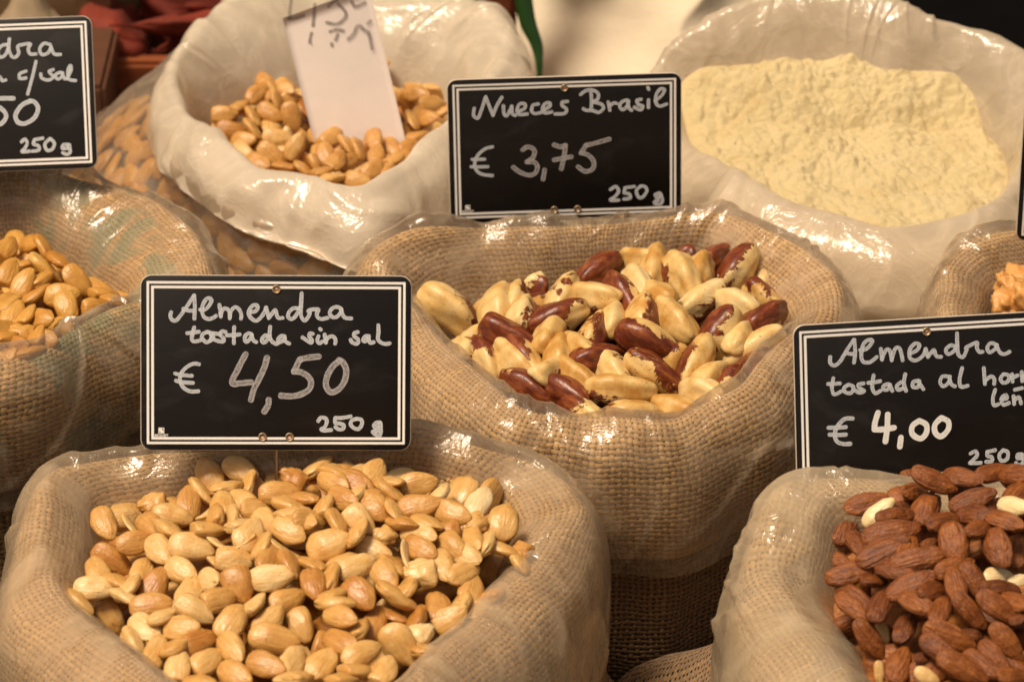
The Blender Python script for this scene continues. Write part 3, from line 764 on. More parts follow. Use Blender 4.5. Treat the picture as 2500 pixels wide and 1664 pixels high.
# ------------------------------------------------------------------ price signs
SW, SH = .128, .0832
def fit_pose(corners):
    """rigid pose of an SW x SH plate whose corners project to the four photo points (tl, tr, br, bl)"""
    loc = np.array([[-SW/2, 0, SH/2], [SW/2, 0, SH/2], [SW/2, 0, -SH/2], [-SW/2, 0, -SH/2]])
    px = np.array(corners, float)
    c = px.mean(0); w = np.linalg.norm(px[0] - px[1])
    d = SW * FPX / w
    x = np.concatenate([CAM_POS + ray(*c) * d, [-.25, 0, 0]])
    def rot(e):
        cx, sx, cy, sy, cz, sz = math.cos(e[0]), math.sin(e[0]), math.cos(e[1]), math.sin(e[1]), math.cos(e[2]), math.sin(e[2])
        Rx = np.array([[1,0,0],[0,cx,-sx],[0,sx,cx]]); Ry = np.array([[cy,0,sy],[0,1,0],[-sy,0,cy]]); Rz = np.array([[cz,-sz,0],[sz,cz,0],[0,0,1]])
        return Rz @ Rx @ Ry
    def res(x):
        P = loc @ rot(x[3:]).T + x[:3]
        r = P - CAM_POS; dep = r @ V_F
        q = np.stack([CX + FPX * (r @ V_R) / dep, CY - FPX * (r @ V_U) / dep], -1)
        return np.concatenate([(q - px).ravel(), 25 * (x[3:4] + .25), 25 * x[5:6]])
    for _ in range(40):
        r0 = res(x); J = np.stack([(res(x + 1e-5 * np.eye(6)[i]) - r0) / 1e-5 for i in range(6)], -1)
        x = x - np.linalg.lstsq(J.T @ J + 1e-4 * np.eye(6), J.T @ r0, rcond=None)[0]
    return x[:3], rot(x[3:])

def rounded_rect(w, h, r, n=8):
    pts = []
    for cx, cz, a0 in ((w/2-r, h/2-r, 0), (-w/2+r, h/2-r, 90), (-w/2+r, -h/2+r, 180), (w/2-r, -h/2+r, 270)):
        for i in range(n + 1):
            a = math.radians(a0 + 90 * i / n); pts.append((cx + r * math.cos(a), cz + r * math.sin(a)))
    return np.array(pts)

def ribbon(P, w, base, idx, step=.000012):
    """flat stroke with round ends along a smooth line; returns verts, faces, uvs"""
    P = np.array(P, float)
    if len(P) > 2: Q = cat_rom(P, max(8, 7 * len(P)))
    else: Q = P[0] + (P[1] - P[0]) * np.linspace(0, 1, 8)[:, None]
    seg = np.linalg.norm(np.diff(Q, axis=0), axis=1); L = np.concatenate([[0], np.cumsum(seg)]); tot = L[-1]
    ext = w * .5
    d0 = Q[0] - Q[1]; d0 /= np.linalg.norm(d0) + 1e-12; d1 = Q[-1] - Q[-2]; d1 /= np.linalg.norm(d1) + 1e-12
    caps = [.98, .8, .5, .2]
    A = [Q[0] + d0 * ext * c for c in caps]; B = [Q[-1] + d1 * ext * c for c in caps[::-1]]
    Q2 = np.array(A + list(Q) + B)
    hw = np.concatenate([[math.sqrt(1 - c * c) for c in caps], np.ones(len(Q)), [math.sqrt(1 - c * c) for c in caps[::-1]]]) * w * .5
    rs = np.random.RandomState(int(abs(P[0][0] * 1e5)) % 9999 + idx)
    hw *= 1 + .07 * np.convolve(rs.normal(size=len(hw) + 4), np.ones(5) / 5, 'valid')
    T = np.gradient(Q2, axis=0); T /= np.linalg.norm(T, axis=1, keepdims=True) + 1e-12
    Nn = np.stack([-T[:, 1], T[:, 0]], -1)
    n = len(Q2); tt = np.linspace(0, 1, n)
    y = -(base + step * (idx + tt * .9))
    l = np.concatenate([[0], np.cumsum(np.linalg.norm(np.diff(Q2, axis=0), axis=1))]) / w
    V, UV = [], []
    for sgn in (-1, 0, 1):
        p = Q2 + Nn * hw[:, None] * sgn
        V.append(np.stack([p[:, 0], y, p[:, 1]], -1)); UV.append(np.stack([l + idx * 3.7, np.full(n, float(sgn))], -1))
    return np.concatenate(V), grid_faces(n, 3, False), np.concatenate(UV)

def price_sign(corners, org, scale, lines, label, faded=False, mark=None, text=True, stake=.05, rivets=(1, 1, 1)):
    pos, R = fit_pose(corners)
    print('sign', [round(float(v), 3) for v in pos])
    q = Matrix(R.tolist()).to_quaternion()
    root = empty('price_sign', pos, label, 'sign', 'chalkboard price signs', q)
    T = .0014
    pts = rounded_rect(SW, SH, .0052)
    n = len(pts)
    V = np.concatenate([np.stack([pts[:, 0] * k, np.full(n, y), pts[:, 1] * k], -1) for k, y in ((.995, -T/2), (1, -T/2 + .0002), (1, T/2 - .0002), (.9985, T/2))])
    F = [grid_faces(n, 4), np.arange(n)[None, ::-1] * 1, (np.arange(n) + 3 * n)[None]]
    me = mesh_np('board', V, F, smooth=False)
    b = obj('board', me, M['board_faded'] if faded else M['board'], root)
    me.materials.append(M['edge'])
    mi = np.zeros(len(me.polygons), dtype=np.int32); mi[0:2 * n] = 1; me.polygons.foreach_set('material_index', mi)
    for m, w in ((.00293, .00116), (.00507, .00125)):        # the two printed border lines
        o = rounded_rect(SW - 2*m, SH - 2*m, .00025, 2); i_ = rounded_rect(SW - 2*m - 2*w, SH - 2*m - 2*w, .0002, 2)
        k = len(o); y = -T/2 - .00006
        me = mesh_np('border_line', np.concatenate([np.stack([o[:, 0], np.full(k, y), o[:, 1]], -1), np.stack([i_[:, 0], np.full(k, y), i_[:, 1]], -1)]), grid_faces(k, 2), smooth=False)
        obj('border_line', me, M['line'], root)
    # writing: strokes measured on the photo, laid on the board
    def to_local(p):
        d = ray(org[0] + p[0] / scale, org[1] + p[1] / scale)
        nrm = R[:, 1]; t = ((pos - R[:, 1] * T / 2 - CAM_POS) @ nrm) / (d @ nrm)
        l = (CAM_POS + d * t - pos) @ R
        return (l[0], l[2])
    for (w, mat, strokes) in lines:
        VV, FF, UU, o_ = [], [], [], 0
        for i, st in enumerate(strokes):
            st2 = [to_local(p) for p in st]
            a = ribbon(st2, w * SW / 662.0, T/2 + .00010, i)
            VV.append(a[0]); FF.append(a[1] + o_); UU.append(a[2]); o_ += len(a[0])
        me = mesh_np('lettering', np.concatenate(VV), np.concatenate(FF), np.concatenate(UU), smooth=False)
        obj('lettering', me, M[mat], root)
    # eyelets
    for on, (ex, ez) in zip(rivets, ((0.0, SH/2 - .0066), (-.0064, -SH/2 + .0064), (.0064, -SH/2 + .0064))):
        if not on: continue
        a = np.arange(20) / 20 * 2 * math.pi
        rings = [(.00205, 0), (.00205, .0004), (.0018, .00062), (.00145, .0005), (.00135, .0001), (.0005, .00005)]
        V = np.concatenate([np.stack([ex + r * np.cos(a), np.full(20, -T/2 - h), ez + r * np.sin(a)], -1) for r, h in rings])
        rv = obj('eyelet', mesh_np('eyelet', V, [grid_faces(20, len(rings)), (np.arange(20) + 100)[None]]), M['eyelet'], root)
        rv.data.materials.append(M['eyelet_hole'])
        mi = np.zeros(len(rv.data.polygons), dtype=np.int32); mi[80:] = 1; rv.data.polygons.foreach_set('material_index', mi)
    if mark:       # the maker's small mark in the lower left corner
        mx, mz = -SW/2 + .0098, -SH/2 + .0094
        y = -T/2 - .00008
        def quad(x0, z0, x1, z1, yy): return [(x0, yy, z0), (x1, yy, z0), (x1, yy, z1), (x0, yy, z1)]
        h = .00135
        V = quad(mx-h, mz-h, mx+h, mz+h, y)
        me = mesh_np('maker_mark', V, np.array([[0, 1, 2, 3]]), smooth=False); mk = obj('maker_mark', me, M['line'], root)
        V = [(mx-.0009, y-.00003, mz-.0010), (mx-.0002, y-.00003, mz-.0010), (mx-.0009, y-.00003, mz-.0001), (mx+.0002, y-.00003, mz+.0010), (mx+.0010, y-.00003, mz+.0010), (mx+.0010, y-.00003, mz-.0006),
             (mx-.0009, y-.00003, mz+.0006), (mx-.0005, y-.00003, mz+.0006), (mx-.0007, y-.00003, mz+.0010)]
        obj('mark_figure', mesh_np('mark_figure', V, np.array([[0, 1, 2], [3, 4, 5], [6, 7, 8]]), smooth=False), M['board'], mk)
        if text:
            cu = bpy.data.curves.new('maker_name', 'FONT'); cu.body = 'BEQUET'; cu.size = .0017; cu.align_x = 'CENTER'; cu.offset = .00004; cu.space_character = 1.05
            to = bpy.data.objects.new('maker_name', cu); C.objects.link(to); to.parent = root
            to.location = (mx, y, mz - .0029); to.rotation_euler = (math.radians(90), 0, 0)
            cu.resolution_u = 2
            dg = bpy.context.evaluated_depsgraph_get()
            nm = bpy.data.meshes.new_from_object(to.evaluated_get(dg)); nm.materials.clear(); nm.materials.append(M['line'])
            loc_, rot_ = to.location.copy(), to.rotation_euler.copy()
            bpy.data.objects.remove(to)
            to = obj('maker_name', nm, None, root); to.location = loc_; to.rotation_euler = rot_
    # wire stake behind the board, running down into the sack
    a = np.arange(8) / 8 * 2 * math.pi
    V = np.concatenate([np.stack([.0006 * np.cos(a), T/2 + .0009 + .0006 * np.sin(a), np.full(8, z)], -1) for z in (-SH/2 + .012, -SH/2 - stake)])
    obj('wire_stake', mesh_np('wire_stake', V, [grid_faces(8, 2), np.arange(8)[None], (np.arange(8) + 8)[None]]), M['wire'], root)
    return root

def sh(lst, dx=0, dy=0): return [[(x + dx, y + dy) for x, y in st] for st in lst]
# sign 4,50: coordinates in one 6.929x frame whose origin is photo (340, 660)
X2, Y3 = 2286.6, 1524.4
a450 = [
 (9, 'marker', [[(540,705),(525,760),(545,820),(590,850),(640,830),(720,730),(830,570),(925,420)],[(928,420),(940,600),(932,815)],[(745,645),(820,675),(915,680)],
   [(1030,660),(1080,670),(1160,620),(1220,520),(1200,475),(1140,480),(1080,570),(1060,680),(1100,790),(1180,820),(1250,800),(1300,765)],
   [(1355,580),(1370,680),(1380,780)],[(1380,770),(1400,680),(1450,640),(1510,670),(1530,740),(1530,810)],[(1530,800),(1550,690),(1620,620),(1690,660),(1725,740),(1720,815)],
   [(1890,700),(1960,690),(2005,630),(1980,585),(1910,600),(1850,700),(1880,790),(1970,850),(2050,800),(2120,700),(2145,625)],
   [(2145,625),(2170,710),(2190,800)],[(2190,805),(2240,740),(2295,665),(2320,720),(2330,770),(2370,810),(2425,800)]]
  + sh([[(400,640),(320,640),(250,700),(230,780),(280,820),(340,790),(400,700),(430,620)],
   [(460,385),(450,600),(450,760),(510,845),(580,770),(600,700),(570,685),(620,662),(700,655),(745,660),(720,720),(725,780),(790,820),(900,800)],
   [(1130,650),(1060,615),(980,640),(935,710),(970,780),(1040,790),(1100,740),(1130,680)],[(1130,660),(1150,740),(1200,800),(1300,810)]], X2)),
 (9, 'marker', [[(930,960),(900,1080),(890,1170),(940,1200),(1030,1180)],[(810,1060),(900,1050),(1010,1035)],
   [(1150,1040),(1080,1070),(1060,1140),(1130,1210),(1200,1180),(1220,1110),(1190,1050),(1140,1040)],[(1180,1045),(1240,1080),(1250,1130),(1200,1190)],
   [(1460,1040),(1400,1030),(1370,1080),(1420,1140),(1430,1190),(1370,1200),(1270,1170)],[(1200,1060),(1290,1065),(1370,1080)],
   [(1605,955),(1600,1100),(1600,1230)],[(1480,1095),(1600,1092),(1700,1080)],
   [(1900,1080),(1850,1060),(1790,1110),(1790,1190),(1830,1200),(1890,1130),(1905,1090)],[(1900,1100),(1930,1180),(1980,1210)],
   [(2190,1110),(2130,1100),(2075,1160),(2100,1220),(2160,1180),(2210,1100)],[(2215,950),(2205,1100),(2240,1190),(2310,1240),(2340,1235)]]
  + sh([[(170,1110),(110,1110),(60,1170),(90,1210),(150,1180),(180,1140)],[(165,1170),(200,1210),(250,1235)],
   [(475,1130),(560,1190),(620,1220),(635,1180),(590,1110),(600,1065),(650,1070)],[(745,1110),(725,1180),(760,1230),(810,1200)],[(770,985),(785,1000)],
   [(850,1080),(860,1160),(870,1220)],[(870,1200),(900,1140),(970,1110),(1020,1140),(1035,1190),(1025,1235)],
   [(1410,1040),(1350,1060),(1350,1110),(1410,1160),(1420,1210),(1380,1240),(1310,1210),(1290,1170)],[(1600,1110),(1540,1110),(1500,1170),(1530,1200),(1590,1160)],
   [(1590,1140),(1620,1220),(1680,1210)],[(1757,925),(1760,1050),(1750,1150),(1790,1210),(1870,1240),(1950,1230)]], X2)),
 (9, 'marker', sh([[(1010,60),(930,50),(830,90),(730,180),(690,290),(710,400),(780,480),(880,520),(1000,515)],[(605,215),(700,240),(890,255)],[(620,335),(700,360),(910,375)]], 0, Y3)),
 (14.5, 'marker_thin', sh([[(1800,-110),(1740,0),(1650,180),(1570,340),(1600,390),(1720,380),(1890,365)],[(2160,-50),(2120,100),(2030,300),(1940,480),(1890,660)],[(2190,660),(2180,750),(2115,860)]], 0, Y3)
  + sh([[(750,-70),(560,-50),(430,-20)],[(430,-20),(380,80),(330,180)],[(330,185),(450,195),(570,270),(620,370),(580,490),(440,570),(280,600),(110,590)],
   [(1110,0),(1000,80),(900,240),(870,400),(920,510),(1000,530),(1120,450),(1200,300),(1210,140),(1150,20),(1090,-10)]], X2, Y3)),
 (9, 'marker', sh([[(740,1020),(790,960),(870,980),(885,1040),(850,1120),(790,1160),(850,1180),(960,1170)],[(1290,940),(1150,965),(1030,965)],[(1028,980),(1028,1050),(1100,1060),(1170,1090),(1160,1150),(1090,1160),(1030,1120)],
   [(1390,980),(1310,1010),(1290,1080),(1350,1140),(1430,1150),(1480,1070),(1470,1000),(1390,980)],[(1780,1040),(1720,1050),(1680,1100),(1720,1130),(1790,1090),(1790,1050)],
   [(1793,1050),(1800,1150),(1790,1250),(1740,1265),(1660,1200),(1750,1185)]], X2, Y3)),
]
price_sign([(343.6,669.5),(1006,671),(1000.5,1100),(344.5,1099.5)], (340, 660), 6.929, a450, 'black price sign reading Almendra tostada sin sal 4,50 behind the front almond sack', mark=True)
b375 = [
 (9.2, 'marker', [[(305,370),(300,440),(340,465),(370,400),(415,260)],[(415,260),(450,350),(485,440)],[(485,440),(520,350),(570,265)],[(585,345),(590,420),(620,440),(665,350)],[(665,350),(670,420),(700,440)],
   [(735,400),(790,370),(790,330),(740,330),(715,390),(740,430),(815,425)],[(920,330),(870,340),(855,390),(880,420),(940,413)],[(975,385),(1030,350),(1025,318),(980,330),(960,380),(985,415),(1050,405)],
   [(1200,305),(1150,312),(1150,345),(1190,380),(1170,420),(1080,425)]]),
 (9.2, 'marker', [[(1325,240),(1370,205),(1430,195),(1490,225),(1490,280),(1440,310)],[(1440,310),(1520,330),(1545,370),(1500,410),(1440,392),(1380,390),(1350,375)],[(1425,220),(1430,310),(1425,385)],
   [(1590,310),(1605,390)],[(1605,350),(1640,320),(1672,325)],[(1770,290),(1720,310),(1700,350),(1730,385),(1770,350),(1785,300)],[(1780,320),(1790,370),(1815,390)],
   [(1905,285),(1865,295),(1880,335),(1920,350),(1900,385),(1840,360)],[(1975,290),(1975,365)],[(1970,170),(1978,190)],[(2040,300),(2100,250),(2130,195),(2090,185),(2050,240),(2045,310),(2080,350),(2150,330)]]),
 (9.2, 'marker', [[(480,740),(410,760),(340,820),(310,900),(330,970),(390,1005),(480,1015)],[(285,860),(345,860),(405,858)],[(275,930),(350,932),(435,930)]]),
 (13, 'marker_thin', [[(770,770),(820,740),(880,770),(870,840),(810,885)],[(810,885),(890,890),(910,950),(880,1000),(820,1010),(740,980),(680,935)],[(980,960),(965,1050)],
   [(1070,720),(1130,740),(1180,725)],[(1180,725),(1165,840),(1140,950)],[(1070,865),(1150,850),(1235,835)],[(1600,665),(1480,700),(1375,725)],[(1375,725),(1330,800)],[(1335,798),(1400,820),(1450,880),(1440,950),(1370,975),(1300,930)]]),
 (9.2, 'marker', [[(1610,1150),(1660,1120),(1690,1160),(1660,1210),(1610,1250),(1690,1250)],[(1840,1120),(1750,1132)],[(1750,1135),(1745,1180),(1790,1190),(1800,1230),(1740,1240)],
   [(1900,1115),(1860,1160),(1880,1220),(1920,1220),(1960,1160),(1940,1120),(1900,1115)],[(2080,1180),(2040,1200),(2060,1230),(2090,1210)],[(2092,1190),(2110,1250),(2090,1285),(2040,1285),(2035,1265),(2070,1250)]]),
]
price_sign([(1080+38/3.927,170+104/3.927),(1080+2297/3.927,170+18/3.927),(1080+2285/3.927,170+1408/3.927),(1080+80/3.927,170+1470/3.927)], (1080, 170), 3.9267, b375,
           'black price sign reading Nueces Brasil 3,75 behind the Brazil nut sack', mark=True)
c400 = [
 (9, 'marker', [[(345,430),(345,480),(380,505),(430,470),(490,370),(550,280)],[(555,280),(562,390),(552,480)],[(475,395),(510,402),(540,405)],
   [(605,370),(660,360),(710,300),(690,280),(640,310),(615,400),(630,470),(690,475),(750,430)],[(785,360),(795,455)],[(795,450),(830,370),(865,380),(880,460)],[(880,450),(910,360),(950,360),(975,460)],
   [(1040,400),(1100,370),(1120,325),(1080,315),(1035,370),(1040,440),(1090,460),(1150,420),(1175,360)],[(1175,360),(1195,430)],[(1195,430),(1245,370),(1265,420),(1310,430)],
   [(1440,340),(1390,330),(1350,370),(1370,405),(1420,380),(1445,330)],[(1447,225),(1450,330),(1460,410),(1500,430),(1530,370),(1525,350),(1560,330),(1620,305),(1620,350),(1640,385),(1670,385)],
   [(1780,320),(1740,310),(1710,350),(1730,390),(1780,360),(1795,325)],[(1790,330),(1820,390),(1860,405),(1905,385)]]),
 (9, 'marker', [[(372,615),(360,700),(380,755),(440,730)],[(325,665),(380,664),(430,660)],[(505,670),(465,700),(480,740),(530,740),(545,690),(505,670)],[(635,660),(590,670),(600,700),(640,725),(600,740),(560,720)],
   [(722,590),(710,690),(735,745),(780,725)],[(675,655),(730,650),(780,640)],[(850,665),(810,680),(810,715),(850,710),(865,670)],[(865,680),(885,725)],[(960,650),(925,680),(935,715),(985,700)],[(997,580),(985,660),(1005,725)],
   [(1110,635),(1065,650),(1065,690),(1110,690),(1120,640)],[(1120,660),(1155,710)],[(1370,600),(1320,600),(1300,650),(1330,685),(1375,650),(1385,600)],[(1385,630),(1400,670),(1430,685)],[(1492,525),(1470,620),(1475,680),(1500,690),(1540,680)],
   [(1680,525),(1685,600),(1690,665)],[(1690,640),(1740,600),(1770,620),(1770,665)],[(1850,580),(1825,620),(1850,655),(1890,640),(1895,590),(1850,580)],[(1925,580),(1930,645)],[(1930,610),(1975,590)],
   [(2010,560),(2015,640)],[(2015,610),(2060,590),(2080,640)],[(2145,575),(2110,610),(2140,640),(2175,610),(2145,575)]]),
 (9, 'marker', [[(1780,715),(1760,790),(1770,850),(1810,840)],[(1830,800),(1880,790),(1870,760),(1835,790),(1850,845),(1900,830)],[(1940,770),(1945,840)],[(1945,810),(1985,780),(2005,835)],[(1950,715),(2015,700)],
   [(2080,780),(2050,800),(2060,830),(2100,810),(2105,780)],[(2105,790),(2125,830)]]),
 (10, 'marker', [[(540,965),(470,970),(410,1030),(385,1100),(400,1160),(450,1185),(520,1185)],[(330,1045),(400,1045),(480,1040)],[(340,1105),(410,1108),(480,1105)]]),
 (14, 'marker_bold', [[(760,915),(735,1000),(730,1060)],[(730,1062),(800,1060),(900,1045)],[(845,930),(840,1050),(825,1165)],[(960,1130),(950,1210)],[(1120,985),(1060,1030),(1060,1100),(1130,1140),(1180,1090),(1180,1020),(1120,985)],
   [(1310,960),(1255,1020),(1260,1090),(1310,1120),(1370,1060),(1370,990),(1310,960)]]),
 (9, 'marker', [[(1565,1270),(1610,1250),(1620,1290),(1560,1350)],[(1560,1352),(1610,1353),(1655,1350)],[(1780,1240),(1710,1255)],[(1710,1258),(1712,1290),(1750,1300),(1750,1335),(1700,1340)],
   [(1850,1240),(1815,1280),(1830,1330),(1880,1320),(1890,1260),(1850,1240)],[(2010,1275),(1975,1280),(1975,1310),(2010,1310)],[(2020,1280),(2025,1340),(1990,1370),(1960,1350)]]),
]
price_sign([(1937,795),(2583,754),(2590,1175),(1943.5,1214)], (1930, 750), 3.5632, c400, 'black price sign reading Almendra tostada al horno 4,00 behind the brown almonds', mark=True)
d50 = [
 (9, 'marker', [[(80,310),(20,320),(-20,370),(0,430),(50,410),(80,340)],[(90,255),(85,350),(110,420),(150,430),(180,390),(170,330),(220,310),(290,305),(270,350),(290,400),(345,400)],
   [(480,310),(420,300),(380,350),(400,405),(460,390),(490,330)],[(490,340),(520,400),(580,405)]]),
 (8.5, 'marker', [[(-60,600),(-50,650)],[(-50,640),(0,620),(20,655),(55,650)],[(250,565),(190,590),(190,635),(250,630)],[(345,470),(310,620),(265,785)],[(390,590),(400,630),(460,650),(510,620),(470,570),(510,550)],
   [(580,575),(530,600),(550,640),(590,620),(600,580)],[(600,600),(620,640)],[(640,640),(680,560),(675,510),(650,560),(660,640),(725,655)]]),
 (12, 'marker', [[(130,825),(0,825),(-60,830)],[(-60,830),(-60,890),(10,920),(60,990),(20,1060),(-60,1090)],[(290,850),(210,890),(150,980),(170,1050),(240,1065),(330,1010),(365,920),(330,860),(290,850)]]),
 (9, 'marker', [[(205,1240),(240,1215),(260,1250),(240,1300),(210,1335),(280,1330)],[(410,1205),(330,1220)],[(330,1222),(320,1260),(370,1280),(370,1320),(310,1330)],[(480,1210),(430,1260),(450,1320),(500,1310),(520,1250),(480,1210)],
   [(650,1265),(605,1270),(600,1305),(650,1300)],[(665,1270),(670,1340),(640,1360),(600,1345)]]),
]
price_sign([(-1360/3.92,30+122/3.92),(882/3.92,30+30/3.92),(935/3.92,30+1485/3.92),(-1305/3.92,30+1577/3.92)], (0, 30), 3.9196, d50, 'greyish black price sign reading c/sal 250 g above the left almond sack', faded=True, rivets=(0,1,1))
price_sign([(2505,228),(3075,200),(3045,560),(2476,586)], (0, 0), 1, [], 'black price sign cut off by the right edge of the picture', rivets=(0,0,0), text=False)

# ------------------------------------------------------------------ the nuts
NAMES = dict(A='toasted_almond', B='brazil_nut', L='golden_almond', D='brown_almond', K='peeled_almond', KS='peeled_almond', N='walnut')
MATK = dict(A='almond', B='brazil', L='almond_gold', D='brown', K='almond', KS='almond_gold', N='walnut')
_mesh = {}
def variant_mesh(vi, mat):
    if (vi, mat) not in _mesh:
        kind, seed = VARIANTS[vi]
        big = kind in ('brazil', 'walnut')
        V, Q, T = nut_mesh(kind, seed, 28 if big else 20, 30 if big else 22)
        me = mesh_np(kind, V, [Q, T])
        me.materials.append(M[mat]); _mesh[(vi, mat)] = me
    return _mesh[(vi, mat)]
def pj(p):
    r = np.array(p) - CAM_POS; dep = r @ V_F
    return CX + FPX * (r @ V_R) / dep, CY - FPX * (r @ V_U) / dep
KEYS = ['A', 'B', 'L', 'D', 'K', 'KS', 'N']
KINDS = 'fehscbdwn'
